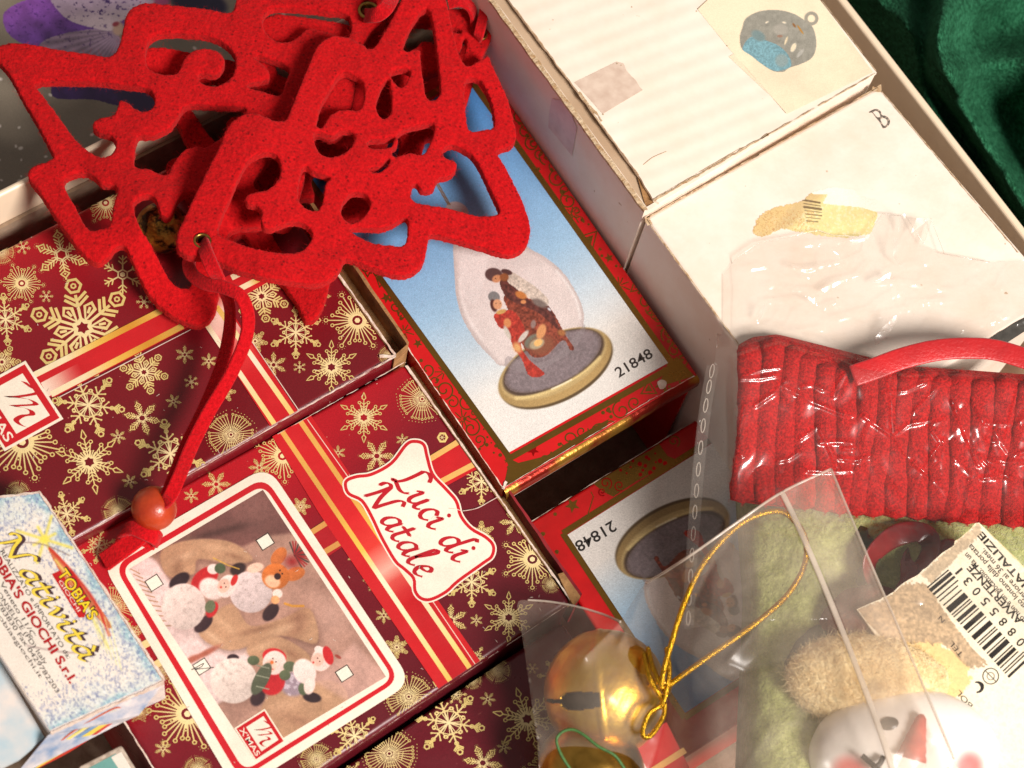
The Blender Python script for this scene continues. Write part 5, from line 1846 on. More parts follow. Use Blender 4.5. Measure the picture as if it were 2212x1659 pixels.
A_holes = [H(h) for h in (
    [(160, 385), (180, 372), (300, 368), (430, 372), (540, 385), (620, 395), (655, 415), (665, 450), (650, 480), (620, 490), (590, 480), (560, 455), (530, 440), (510, 450), (500, 490), (480, 510), (440, 515), (405, 535),
     (395, 560), (410, 580), (450, 595), (480, 605), (495, 640), (480, 675), (440, 685), (400, 670), (330, 610), (250, 500), (190, 420)],
    [(643, 203), (645, 304), (736, 333), (768, 315), (789, 267), (832, 229), (896, 219), (949, 235), (976, 277), (960, 320), (928, 341), (880, 335), (860, 341), (875, 368), (917, 381), (965, 368), (1003, 331), (1011, 267), (976, 213), (907, 176), (800, 163), (693, 165)],
    [(1140, 110), (1152, 72), (1195, 50), (1300, 55), (1420, 68), (1503, 85), (1500, 172), (1420, 150), (1330, 130), (1290, 165), (1240, 190), (1190, 185), (1155, 155)],
    [(1105, 258), (1160, 270), (1243, 308), (1225, 370), (1205, 420), (1140, 405), (1080, 390), (1085, 372), (1130, 365), (1170, 350), (1160, 310)],
    [(603, 603), (661, 603), (747, 560), (800, 480), (848, 469), (960, 477), (1060, 485), (1000, 560), (900, 640), (850, 640), (790, 660), (740, 720), (715, 765), (640, 736), (587, 728), (590, 660)],
    [(285, 795), (310, 775), (370, 762), (410, 785), (440, 815), (490, 815), (500, 845), (480, 920), (470, 985), (400, 1003), (375, 985), (330, 900), (295, 840)],
    [(583, 905), (600, 872), (640, 858), (670, 878), (685, 930), (710, 957), (745, 945), (760, 900), (790, 860), (830, 850), (880, 900), (850, 1000), (800, 1080), (812, 1150), (825, 1238), (785, 1252), (745, 1225), (700, 1150), (660, 1070), (610, 990)],
    [(1240, 560), (1330, 560), (1300, 680), (1240, 760), (1150, 840), (1100, 800), (1180, 690)])]
B_out = [(x, y) for x, y in H([(765, 1080), (768, 1020), (800, 950), (840, 860), (900, 740), (950, 640), (985, 560), (1020, 525), (1060, 505), (1110, 505), (1160, 525), (1205, 540), (1235, 530), (1252, 495), (1290, 400), (1330, 300), (1365, 220), (1400, 185), (1450, 170),
                               (1510, 180), (1560, 205), (1592, 226), (1620, 215), (1645, 175), (1700, 75), (1745, -10), (1790, -60), (1840, -80), (1890, -60), (1920, 0), (1940, 80), (1960, 180), (1990, 270), (2020, 300), (2080, 270), (2108, 256)])]
B_out += [(1062, 150), (1080, 185), (1097, 227), (1108, 268), (1114, 296), (1106, 318), (1082, 327), (1070, 334), (1080, 352), (1097, 379), (1114, 415), (1125, 437), (1141, 485), (1143, 512), (1133, 538), (1109, 553), (1083, 553), (1035, 538), (981, 522), (936, 511), (925, 518), (920, 546), (912, 573), (896, 591), (872, 599), (845, 597),
          (800, 582), (760, 567), (743, 565), (736, 582), (722, 602), (700, 614), (676, 619), (636, 614), (583, 606), (516, 590), (475, 572), (440, 560), (405, 558)]
B_holes = [H(h) for h in (
    [(1140, 675), (1080, 705), (1040, 775), (1000, 870), (945, 1005), (1000, 1045), (1100, 1080), (1200, 1098), (1290, 1095), (1330, 1060), (1342, 1020), (1315, 985), (1270, 972), (1220, 985), (1170, 1005), (1135, 995), (1120, 960), (1125, 930), (1105, 905), (1070, 897), (1052, 877), (1065, 852), (1105, 838), (1155, 825), (1195, 785), (1207, 735), (1198, 698), (1172, 678)],
    [(1310, 740), (1295, 880), (1375, 915), (1400, 800), (1425, 785), (1345, 755)],
    [(1525, 848), (1488, 885), (1478, 930), (1505, 970), (1540, 965), (1575, 935), (1592, 890), (1572, 855)],
    [(1515, 1005), (1560, 1000), (1640, 1003), (1700, 985), (1730, 965), (1755, 962), (1745, 1062), (1690, 1066), (1620, 1058), (1560, 1035)],
    [(1500, 333), (1564, 373), (1553, 480), (1484, 480), (1420, 507), (1388, 560), (1372, 549), (1388, 480), (1415, 427), (1468, 341)],
    [(1361, 587), (1436, 603), (1480, 580), (1520, 590), (1521, 629), (1479, 672), (1415, 685), (1377, 661)],
    [(1676, 357), (1649, 395), (1631, 453), (1633, 496), (1657, 522), (1681, 496), (1684, 427), (1678, 385)],
    [(1692, 325), (1767, 320), (1735, 385), (1702, 362)],
    [(1841, 51), (1868, 150), (1880, 250), (1895, 384), (1889, 427), (1863, 443), (1841, 416), (1820, 267), (1815, 224), (1756, 229), (1745, 213), (1783, 123)],
    [(2012, 373), (2060, 357), (2108, 437), (2127, 555), (2097, 564), (2044, 576), (2020, 549)],
    [(1735, 581), (1804, 560), (1871, 557), (1828, 672), (1767, 667), (1700, 685), (1705, 629)],
    [(1596, 621), (1650, 618), (1708, 610), (1703, 640), (1660, 648), (1596, 646)],
    [(1590, 745), (1640, 735), (1680, 700), (1672, 720), (1640, 752)],
    [(1920, 656), (1936, 645), (1963, 645), (2027, 682), (2069, 746), (2112, 837), (2149, 922), (2133, 936), (2069, 941), (1995, 922), (1909, 901), (1803, 885), (1779, 864), (1779, 837), (1792, 805), (1811, 832), (1840, 840), (1877, 826), (1896, 784), (1925, 781), (1963, 762), (1979, 730), (1963, 704), (1931, 693), (1917, 677)])]

# local frame of the cut-out (apex, axis) read from ornament A, mirrored to give the whole tree for the lowest one
ap = np.array([795, 27.5]); dx_ = np.array([-.829, .560]); nx_ = np.array([.560, .829])


def local(pts):
    P = np.asarray(pts, float) - ap
    return np.stack([P @ dx_, P @ nx_], -1)


half = local(H([(1640, -6), (1560, -24), (1400, -22), (1200, -45), (1080, -55), (1040, -30), (1022, 10), (1010, 55), (985, 70), (900, 55), (760, 38), (650, 28), (600, 35), (560, 60), (540, 100), (525, 180), (512, 220), (490, 250), (460, 260), (370, 245), (250, 228), (130, 205), (60, 200), (0, 213),
                (-24, 240), (-14, 270), (40, 330), (100, 440), (180, 580), (225, 670), (232, 695), (205, 712), (150, 730), (125, 755), (130, 790), (185, 860)]))
half = half[half[:, 1] < -2]
mirror = half[::-1] * [1, -1]
E_loc = np.vstack([half, mirror])
hl = [local(h) for h in (A_holes[0], A_holes[1], A_holes[2])]
E_hl = hl + [h[::-1] * [1, -1] for h in hl] + [local(A_holes[5])]


def place_local(P, apex, ang, s):
    a = math.radians(ang); d = np.array([math.cos(a), math.sin(a)]); n = np.array([-d[1], d[0]]) * -1
    return np.array(apex) + np.outer(P[:, 0] * s, d) + np.outer(P[:, 1] * s, n)


E_out = place_local(E_loc, (1032, 62), 147.5, .905)
E_holes = [place_local(h, (1032, 62), 147.5, .905) for h in E_hl]


def clip01(a):
    return np.clip(a, 0, 1)


def zA(x, y):
    return .1045 - .0035 * clip01((300 - x) / 300) - .0135 * sst(420, 690, y + (x - 400) * .35) + .004 * np.exp(-((x - 340) / 90) ** 2 - ((y - 470) / 90) ** 2) + (fbm(x / 120, y / 120, 51) - .5) * .003


def zB(x, y):
    return .1150 - .0195 * clip01((x - 560) / 560) * (.45 + .55 * clip01(y / 540)) + (fbm(x / 120, y / 120, 52) - .5) * .003 + .0025 * np.exp(-((x - 520) / 110) ** 2 - ((y - 320) / 110) ** 2)


def zE(x, y):
    return .0985 - .0110 * sst(60, 420, y) + (fbm(x / 120, y / 120, 53) - .5) * .002


def swell(P, d):
    """open a cut-out by d sketch units"""
    P = np.asarray(P, float)
    T = np.roll(P, -1, 0) - np.roll(P, 1, 0); T /= np.linalg.norm(T, axis=1, keepdims=True) + 1e-9
    N = np.stack([T[:, 1], -T[:, 0]], -1)
    x, y = P[:, 0], P[:, 1]
    if np.sum(x * np.roll(y, -1) - np.roll(x, -1) * y) < 0:
        N = -N
    return P + N * d


def felt_tree(label, outer, holes, eye, eye_r, zf, base_xy, seed):
    t = thing("felt_tree_ornament", label, "ornament", W1(*base_xy, .09), "red felt tree ornaments")
    hs = [swell(smooth(h, True, 3), 3.2) for h in holes] + [circ(eye, eye_r * .80, 20)]
    V, Fc = solid_sheet(smooth(outer, True, 3), hs, 30.0, 3.0)
    x, y, th = V[:, 0], V[:, 1], V[:, 2]
    # felt is never quite even: small wander of outline and surface
    x = x + (fbm(x / 9, y / 9, seed) - .5) * 2.6; y = y + (fbm(x / 9, y / 9, seed + 1) - .5) * 2.6
    z = zf(x, y)
    P = WZ(x, y, z)
    gx = (zf(x + 4, y) - zf(x - 4, y)); gy = (zf(x, y + 4) - zf(x, y - 4))
    P[:, 2] += th / 6000.0 + (fbm(x / 7, y / 7, seed + 2) - .5) * .0005 * np.sign(th)
    P[:, :2] += rng.normal(0, .00006, (len(P), 2))
    o = mk("felt", P, Fc, M["felt"], t, smooth_shade=True)
    # orientation from pixel rows is mirrored: make faces point outwards
    bm = bmesh.new(); bm.from_mesh(o.data); bmesh.ops.recalc_face_normals(bm, faces=bm.faces[:]); bm.to_mesh(o.data); bm.free()
    fibres(o, 24000, .0006, .0028, .00004, seed, "loose_fibre", M["fuzz"], t, lift=.9)
    # brass eyelet: rolled ring and barrel
    c = W1(*eye, float(zf(np.array([eye[0]]), np.array([eye[1]]))[0]) + .0021)
    R = eye_r / 6000.0
    a = np.linspace(0, 2 * math.pi, 41)
    ring = np.stack([c[0] + R * np.cos(a), c[1] + R * np.sin(a), np.full(41, c[2])], -1)
    V2 = []; F2 = []
    prof = [(R * .74, -.0042), (R * .72, 0), (R * .78, .0007), (R * .92, .0010), (R * 1.06, .0006), (R * 1.12, -.0002), (R * 1.08, -.0005)]
    for (rr, zz_) in prof:
        for k in range(40):
            V2.append((c[0] + rr * math.cos(a[k]), c[1] + rr * math.sin(a[k]), c[2] + zz_))
    for p in range(len(prof) - 1):
        for k in range(40):
            F2.append((p * 40 + k, p * 40 + (k + 1) % 40, (p + 1) * 40 + (k + 1) % 40, (p + 1) * 40 + k))
    mk("eyelet", V2, F2, M["brass"], t, smooth_shade=True)
    return t, o


treeE, _ = felt_tree("lowest red felt tree, mostly hidden, its small eyelet beside the white carton", E_out, E_holes, (1038, 76), 15, zE, (900, 250), 61)
treeA, _ = felt_tree("left red felt tree lying over the orchid card, large brass eyelet at top edge", A_out, A_holes, (796, 24), 23, zA, (300, 300), 62)
treeB, _ = felt_tree("topmost red felt tree with suede cord and wooden bead", B_out, B_holes, (437, 522), 17.5, zB, (800, 400), 63)


def strap(name, path, w, th, nrm, parent, n=6):
    P = smooth([p[:2] for p in path], False, n)
    zz_ = smooth([(p[2], 0) for p in path], False, n)[:, 0]
    Q = WZ(P[:, 0], P[:, 1], zz_)
    nr = np.asarray(nrm, float)
    if nr.ndim == 2:
        t = np.linspace(0, 1, len(Q)); ts = np.linspace(0, 1, len(nr))
        nr = np.stack([np.interp(t, ts, nr[:, k]) for k in range(3)], -1)
    V, Fc = band(Q, w, th, nr)
    return mk(name, V, Fc, M["suede"], parent, smooth_shade=False)


strap("cord", [(437, 520, .1120), (440, 530, .1180), (447, 552, .1200), (462, 585, .1185), (482, 622, .112), (495, 665, .106), (495, 715, .101), (484, 772, .0985), (464, 830, .097), (438, 892, .0965), (404, 962, .098), (378, 1030, .100), (362, 1068, .099), (343, 1092, .094)],
      .0050, .0013, [(-.5, -.3, .7), (-.4, -.2, .8), (-.6, 0, .7), (-.35, .1, .9), (0, 0, 1), (0, 0, 1)], treeB)
strap("cord", [(424, 545, .100), (408, 565, .1035), (414, 592, .108), (442, 612, .112), (486, 622, .116), (520, 640, .117), (536, 682, .114), (531, 732, .110), (507, 792, .106), (480, 842, .1035), (450, 892, .1012), (414, 964, .1005), (386, 1032, .102), (367, 1072, .1005), (347, 1094, .095)],
      .0046, .0013, [(-.2, -.4, .8), (0, -.6, .7), (.2, -.3, .9), (.5, 0, .8), (.3, 0, 1), (0, 0, 1)], treeB)
# bead with a drilled hole along the cord
bc = W1(333, 1098, .0918)
ax = W1(362, 1068, .0990) - W1(306, 1135, .0885); ax /= np.linalg.norm(ax)
rB = .0076
V2 = []; F2 = []
u_ = np.cross(ax, [0, 0, 1.]); u_ /= np.linalg.norm(u_); w_ = np.cross(ax, u_)
angs = np.concatenate([[-1.30], np.linspace(-1.24, 1.24, 25), [1.30]])
nb = 40
for j, t in enumerate(angs):
    rr, hh_ = rB * math.cos(t), rB * math.sin(t) * .97
    if j in (0, len(angs) - 1):
        rr, hh_ = rB * .20, rB * math.sin(t) * .80
    for k in range(nb):
        p = 2 * math.pi * k / nb
        V2.append(bc + ax * hh_ + rr * (u_ * math.cos(p) + w_ * math.sin(p)))
for j in range(len(angs) - 1):
    for k in range(nb):
        F2.append((j * nb + k, j * nb + (k + 1) % nb, (j + 1) * nb + (k + 1) % nb, (j + 1) * nb + k))
mk("bead", V2, F2, M["bead"], treeB, smooth_shade=True)
strap("cord_tail", [(322, 1134, .0885), (308, 1150, .0872), (285, 1170, .0862), (255, 1192, .0848), (225, 1214, .0815)], .0066, .0013, [(0, 0, 1), (0, -.1, 1)], treeB)
strap("cord_tail", [(335, 1150, .0875), (326, 1168, .0842), (318, 1182, .0820)], .0050, .0013, (.4, -.2, 1), treeB)
strap("knot", [(262, 1158, .0815), (268, 1146, .0868), (288, 1140, .0900), (315, 1150, .0905), (336, 1160, .0886), (343, 1168, .0850)], .0054, .0014, [(-.6, .4, .6), (-.2, .2, 1), (0, 0, 1), (.4, -.2, .8), (.8, -.3, .4)], treeB)
strap("cord", [(790, 34, .1060), (800, 33, .1135), (818, 30, .1165), (836, 14, .1175), (850, -14, .1150), (856, -40, .112)], .0056, .0013, [(0, -.6, .8), (0, -.4, 1), (.4, 0, 1)], treeA)
strap("cord", [(1030, 88, .0985), (1034, 74, .1040), (1041, 46, .1060), (1048, 12, .1065), (1052, -40, .104)], .0040, .0013, [(0, -.4, 1), (-.4, -.2, .8), (-.5, 0, .8)], treeE)
strap("cord", [(968, 6, .1085), (992, 2, .1095), (1014, 12, .1080), (1024, 34, .1040), (1020, 60, .0985)], .0050, .0013, [(0, -.3, 1), (.3, 0, 1), (.7, 0, .7)], treeE)


# ------------------------------------------------------------------ bells
def bell_mesh(name, c, r, axis, slit, mat, parent, seed=1, nu=72, nv=44, hole=.20, squash=.94, at=.74):
    """sheet metal jingle bell: shell with a real slit that ends in round holes, seam around the middle"""
    a = np.array(axis, float); a /= np.linalg.norm(a)
    s = np.array(slit, float); s -= a * np.dot(s, a); s /= np.linalg.norm(s); t = np.cross(a, s)
    V = []; F2 = []
    for j in range(nv + 1):
        th = math.pi * j / nv
        for k in range(nu):
            p = 2 * math.pi * k / nu
            l = np.array([math.sin(th) * math.cos(p), math.sin(th) * math.sin(p), math.cos(th)])
            e = 1 + .022 * math.exp(-((th - math.pi / 2) / .05) ** 2)
            V.append((l, e))
    L = np.array([v[0] for v in V]); E_ = np.array([v[1] for v in V])
    nse = (fbm(L[:, 0] * 3 + 5, L[:, 1] * 3 + L[:, 2] * 4, seed) - .5) * .03
    P = c + r * (E_ + nse)[:, None] * (np.outer(L[:, 0], s) + np.outer(L[:, 1], t) + np.outer(L[:, 2] * squash, a))
    for j in range(nv):
        for k in range(nu):
            f = (j * nu + k, j * nu + (k + 1) % nu, (j + 1) * nu + (k + 1) % nu, (j + 1) * nu + k)
            m_ = L[list(f)].mean(0)
            if m_[2] < 0:
                cut = abs(m_[1]) < .016 + .030 * max(m_[0], 0) and abs(m_[0]) < at
                cut |= math.hypot(m_[0] - at, m_[1]) < hole or math.hypot(m_[0] + at, m_[1]) < hole
                if cut:
                    continue
            F2.append(f)
    o = mk(name, P, F2, mat, parent, smooth_shade=True)
    md = o.modifiers.new("sheet", "SOLIDIFY"); md.thickness = r * .05; md.offset = -1
    return o


M["bellgold"] = simple("gold_plated_metal", (244, 196, 84), (226, 164, 54), 120, 0.36, 0.0003, 180, metallic=1.0)
M["bellworn"] = simple("worn_gold_metal", (186, 136, 58), (58, 44, 26), 260, 0.36, 0.0006, 500, metallic=.9, thr=(.44, .58))
wbell = thing("jingle_bell", "worn gold bell with dark spots, glimpsed through a hole in the left felt tree", "bell", W1(352, 520, .085), "gold jingle bells")
bell_mesh("shell", W1(352, 492, .0935), .0092, (.25, .75, .45), (1, 0, -.2), M["bellworn"], wbell, 4)
# ------------------------------------------------------------------ Christmas stocking
m, nt, b = new_mat("red_chenille")
v = coords(nt, 1.0)
f1 = ramp(nt, noise(nt, 1100, 3, 0.6, v), [(0.35, 0.0), (0.65, 1.0)])
c = mixc(nt, f1, lin((150, 6, 10)), lin((222, 26, 28)))
nt.links.new(c, b.inputs["Base Color"])
b.inputs["Roughness"].default_value = 0.9
b.inputs["Specular IOR Level"].default_value = 0.15
b.inputs["Sheen Weight"].default_value = 0.15
b.inputs["Sheen Tint"].default_value = (1, .2, .18, 1)
bump(nt, mixc(nt, .5, noise(nt, 1500, 3, .7, v), noise(nt, 300, 3, .6, v)), 1.0, 0.0018, b)
M["chenille"] = m
m, nt, b = new_mat("green_fleece")
v = coords(nt, 1.0)
f1 = ramp(nt, noise(nt, 500, 5, 0.65, v), [(0.3, 0.0), (0.7, 1.0)])
f2 = ramp(nt, noise(nt, 60, 4, 0.6, v), [(0.45, 0.0), (0.75, 1.0)])
c = mixc(nt, f1, lin((150, 158, 78)), lin((206, 208, 136)))
c = mixc(nt, f2, c, lin((132, 134, 72)))
nt.links.new(c, b.inputs["Base Color"])
b.inputs["Roughness"].default_value = 1.0
b.inputs["Sheen Weight"].default_value = 0.4
bump(nt, noise(nt, 450, 5, .7, v), 1.0, 0.0020, b)
M["fleece_green"] = m

stock = thing("christmas_stocking", "green fleece stocking with ribbed red chenille cuff inside the clear bag", "stocking", W1(1950, 1250, .085))


def zCuff(x, y):
    return .1235 - .011 * sst(760, 1120, y)


cuff_b = []
# backing of the cuff
gx, gy = np.meshgrid(np.linspace(1594, 2290, 60), np.linspace(0, 1, 24))
X = gx.ravel(); T_ = gy.ravel()
ytop = np.interp(X, [1594, 1625, 1680, 1760, 1880, 1950, 2100, 2300], [745, 728, 722, 742, 772, 790, 800, 815]); ybot = np.interp(X, [1590, 1830, 2150, 2300], [1084, 1112, 1136, 1150])
Y = ytop + (ybot - ytop) * T_
Zb = zCuff(X, Y) - .0012 - .006 * np.exp(-((X - 1594) / 14) ** 2) - .004 * (np.exp(-(T_ / .03) ** 2) + np.exp(-((T_ - 1) / .03) ** 2))
i = (np.arange(23)[:, None] * 60 + np.arange(59)[None, :]).ravel()
Fg = np.stack([i, i + 60, i + 61, i + 1], -1)
cuff = mk("cuff", WZ(X, Y, Zb), Fg, M["chenille"], stock, smooth_shade=True)
# the ribs of the knitted cuff
for k in range(17):
    r_ = np.random.default_rng(200 + k)
    xt = 1618 + 42.5 * k + r_.normal(0, 3); xb = xt - 8 - k * 1.6 + r_.normal(0, 3)
    yt = np.interp(xt, [1594, 1660, 1720, 1880, 1960, 2300], [748, 738, 752, 794, 802, 818]) + r_.normal(0, 5); yb = np.interp(xb, [1590, 1830, 2150, 2300], [1086, 1114, 1138, 1152])
    s_ = np.linspace(0, 1, 40)
    cx = xt + (xb - xt) * s_ + 6 * np.sin(s_ * 5 + k) + (fbm(s_ * 6, s_ * 0 + k, 5) - .5) * 10
    cy = yt + (yb - yt) * s_
    prof = np.sqrt(np.clip(1 - np.clip((.05 - s_) / .05, 0, 1) ** 2, 0, 1)) * np.sqrt(np.clip(1 - np.clip((s_ - .975) / .025, 0, 1) ** 2, 0, 1))
    na = 14
    V = []
    for a in np.linspace(-math.pi / 2 - .5, math.pi / 2 + .5, na):
        wob = 1 + (fbm(s_ * 9, s_ * 0 + a * 2 + k * 7, 9) - .5) * .40
        px_ = cx + 27 * np.sin(a) * prof * wob
        V.append(WZ(px_, cy, zCuff(cx, cy) - .0020 + .0032 * np.cos(a) * np.maximum(prof, .05) * wob))
    V = np.array(V).reshape(-1, 3)
    n = 40
    Fc = [(a * n + j, a * n + j + 1, (a + 1) * n + j + 1, (a + 1) * n + j) for a in range(na - 1) for j in range(n - 1)]
    o = mk("rib", V, Fc, M["chenille"], cuff, smooth_shade=True)
    fibres(o, 2200, .0004, .0016, .00006, 300 + k, "rib_fibre", M["fuzz"], cuff, lift=1.1) if k % 1 == 0 else None
# body
nu, nv = 90, 90
gx, gy = np.meshgrid(np.linspace(0, 1, nu), np.linspace(0, 1, nv))
U = gx.ravel(); Vv = gy.ravel()
Y = 1075 + Vv * 800
xl = np.interp(Y, [1075, 1300, 1660, 1900], [1588, 1604, 1588, 1560])
X = xl + U * (2420 - xl)
Zs = .109 - .004 * sst(1080, 1400, Y) - .018 * np.exp(-U / .035) - .034 * np.exp(-U / .006) + (fbm(X / 70, Y / 70, 71) - .5) * .006 - .010 * np.exp(-(Vv / .02))
i = (np.arange(nv - 1)[:, None] * nu + np.arange(nu - 1)[None, :]).ravel()
body = mk("body", WZ(X, Y, Zs), np.stack([i, i + nu, i + nu + 1, i + 1], -1), M["fleece_green"], stock, smooth_shade=True)
fibres(body, 12000, .0006, .002, .00005, 77, "fleece_fibre", simple("fleece_fibre", (170, 172, 104), (140, 146, 80), 300, .9), stock, lift=1.0)
# satin hanging loop
M["satin"] = simple("red_satin", (196, 16, 22), (170, 10, 18), 90, 0.38, 0.0002, 900, spec=.6, sheen=.3)
P = smooth([(1842, 812), (1890, 796), (1950, 774), (2020, 757), (2090, 752), (2160, 758), (2260, 790)], False, 6)
zz_ = np.linspace(.1265, .131, len(P))
V, Fc = band(WZ(P[:, 0], P[:, 1], zz_), .0076, .0005, (0, -.25, 1))
mk("hanging_loop", V, Fc, M["satin"], stock, smooth_shade=True)

# dark red bow and holly bits sewn on the stocking front
M["satin_dark"] = simple("dark_red_satin", (128, 12, 18), (84, 8, 14), 60, 0.28, 0.0004, 150, spec=.7)
bow = thing("ribbon_bow", "dark red glossy ribbon bow behind the barcode card", "bow", W1(1950, 1250, .108))
for pts, w in (([(1930, 1320), (1890, 1270), (1880, 1210), (1930, 1160), (1990, 1150), (2010, 1190), (1970, 1260), (1940, 1300)], .0075),
               ([(1940, 1310), (2000, 1300), (2060, 1270), (2080, 1220), (2040, 1180), (1990, 1230), (1950, 1300)], .0070),
               ([(1860, 1320), (1920, 1330), (1990, 1325), (2040, 1300), (2090, 1290)], .0085),
               ([(1880, 1350), (1930, 1320), (1960, 1260), (1965, 1200)], .0060)):
    P = smooth(pts, False, 6)
    t = np.linspace(0, 1, len(P))
    Q = WZ(P[:, 0], P[:, 1], .1095 + .004 * np.sin(t * math.pi) + .001 * np.sin(t * 23))
    nr = np.stack([.7 * np.sin(t * 7), .5 * np.cos(t * 9), np.ones_like(t) * .8], -1)
    V, Fc = band(Q, w, .0005, nr)
    mk("loop", V, Fc, M["satin_dark"], bow, smooth_shade=True)
M["leaf"] = simple("dark_green_leaf", (52, 58, 24), (30, 36, 14), 200, .4)
for c_, r_, a_ in (((1868, 1160), 30, 60), ((1880, 1200), 24, 20), ((1862, 1245), 26, 100)):
    t = np.linspace(0, 2 * math.pi, 24, endpoint=False)
    L = np.stack([r_ * np.cos(t), .45 * r_ * np.sin(t) * (1 + .25 * np.cos(t * 6))], -1)
    P = np.array(c_) + rot2(L, math.radians(a_))
    Q = WZ(P[:, 0], P[:, 1], .1105 + .0015 * np.cos(t))
    cc = Q.mean(0) + [0, 0, .0012]
    mk("leaf", np.vstack([Q, cc]), [(k, (k + 1) % 24, 24) for k in range(24)], M["leaf"], bow, smooth_shade=True)


# ------------------------------------------------------------------ barcode card
card = thing("barcode_card", "stained white paper card with a barcode and Italian warnings", "card", W1(2080, 1400, .112))
CP = np.vstack([[(2115, 1129), (2195, 1206), (2300, 1330), (2420, 1520), (2300, 1760), (2200, 1750), (2129, 1659), (2075, 1590), (1990, 1490), (1915, 1404), (1851, 1316)],
                jag((1853, 1314), (1902, 1294), 6, 2, 120)[1:], jag((1905, 1292), (1937, 1271), 8, 3, 121), jag((1940, 1268), (1995, 1233), 12, 3.5, 122), jag((1998, 1226), (2060, 1176), 14, 3, 123), jag((2064, 1170), (2108, 1132), 10, 3, 124)])
PLC = Plane(W1(2080, 1400, .1215), (-.06, -.10, 1))
m, nt, b = new_mat("stained_paper")
v = coords(nt, 1.0)
f1 = ramp(nt, noise(nt, 26, 5, .6, v), [(.56, 0.), (.70, 1.)])
f2 = ramp(nt, noise(nt, 140, 4, .6, v), [(.5, 0.), (.64, 1.)])
c = mixc(nt, f1, lin((250, 236, 208)), lin((240, 206, 140)))
c = mixc(nt, mixc(nt, 1., f2, f1, "MULTIPLY"), c, lin((176, 146, 108)))
nt.links.new(c, b.inputs["Base Color"])
b.inputs["Roughness"].default_value = .7
bump(nt, noise(nt, 300, 4), .5, .0006, b)
prism("paper", list(PLC.at(CP[:, 0], CP[:, 1])), .0006, m, card, normal=PLC.n)
gx, gy = np.meshgrid(np.arange(1845, 2260, 2.2), np.arange(1124, 1700, 2.2))
ny, nx = gx.shape; X = gx.ravel(); Y = gy.ravel()
jx = X + (fbm(X / 7, Y / 7, 141) - .5) * 8; jy = Y + (fbm(X / 7, Y / 7, 142) - .5) * 8
okp = inpoly(jx, jy, CP) & inpoly(X, Y, CP)
f_ = fbm(X / 5, Y / 5, 143); g_ = fbm(X / 24, Y / 24, 144)
img = np.array([251, 238, 212])[None] * (.97 + .05 * g_[:, None])
img = lay(img, (f_ > .60) * .25, (246, 214, 170))
oran = inpoly(X + (g_ - .5) * 40, Y + (f_ - .5) * 20, smooth([(1925, 1400), (1980, 1385), (2050, 1400), (2100, 1470), (2060, 1515), (2040, 1560), (2000, 1500), (1950, 1440)]))
img = lay(img, oran * .85, np.array([242, 204, 134])[None] * (.92 + .16 * f_[:, None]))
brn = inpoly(X + (f_ - .5) * 22, Y + (f_ - .5) * 22, smooth([(1850, 1320), (1905, 1290), (1945, 1262), (2000, 1262), (2040, 1320), (2100, 1400), (2130, 1430), (2090, 1440), (2040, 1395), (1980, 1390), (1925, 1395), (1890, 1360)]))
img = lay(img, brn * .85, np.array([186, 156, 122])[None] * (.70 + .62 * f_[:, None]))
top_ = inpoly(X + (f_ - .5) * 16, Y, [(1990, 1240), (2060, 1176), (2116, 1126), (2122, 1150), (2070, 1200), (2010, 1262)])
img = lay(img, top_ * .8, np.array([196, 170, 138])[None] * (.74 + .5 * f_[:, None]))
i_ = (np.arange(ny - 1)[:, None] * nx + np.arange(nx - 1)[None, :]).ravel()
Fc = np.stack([i_, i_ + nx, i_ + nx + 1, i_ + 1], -1)
Fc = Fc[okp[Fc].all(1)]
us = np.unique(Fc); mp_ = -np.ones(len(X), int); mp_[us] = np.arange(len(us))
mk("paper_face", PLC.at(X[us], Y[us], 4e-5), mp_[Fc], M["print"], card, lin(np.clip(img[us], 0, 255)))
kc = lambda a, b_: K(2200, 1650, [(a, b_)])[0]
bc_ = Print()
INK = (34, 28, 24)
p0 = np.array(kc(1425, 195)); p1 = np.array(kc(2100, 940))
q0 = np.array(kc(1600, 50)); q1 = np.array(kc(2270, 780))
r_ = np.random.default_rng(12)
t = 0.0
seq = [1, 1, 3, 1, 2, 2, 1, 2, 1, 3, 1, 2, 5, 1, 1, 1, 1, 2, 3, 1, 1, 2, 4, 1, 1, 3, 4, 2, 1, 1, 1, 2, 3, 2, 1, 1, 4, 2, 1, 1, 3, 1, 1, 2, 1, 1, 1, 2, 2, 1]
tot = sum(seq)
for k, w in enumerate(seq):
    if k % 2 == 0:
        a, b_ = t / tot, (t + w * .92) / tot
        sh = .86 if 6 < k < len(seq) - 6 else 1.0
        A0 = p0 + (p1 - p0) * a; A1 = p0 + (p1 - p0) * b_; B0 = q0 + (q1 - q0) * a; B1 = q0 + (q1 - q0) * b_
        B0 = A0 + (B0 - A0) * sh; B1 = A1 + (B1 - A1) * sh
        bc_.poly([A0, A1, B1, B0], INK, k * 1e-7)
    t += w
bcn = bc_.build("barcode_print", PLC, M["print"], card, 1.2e-4)
txt = Print()
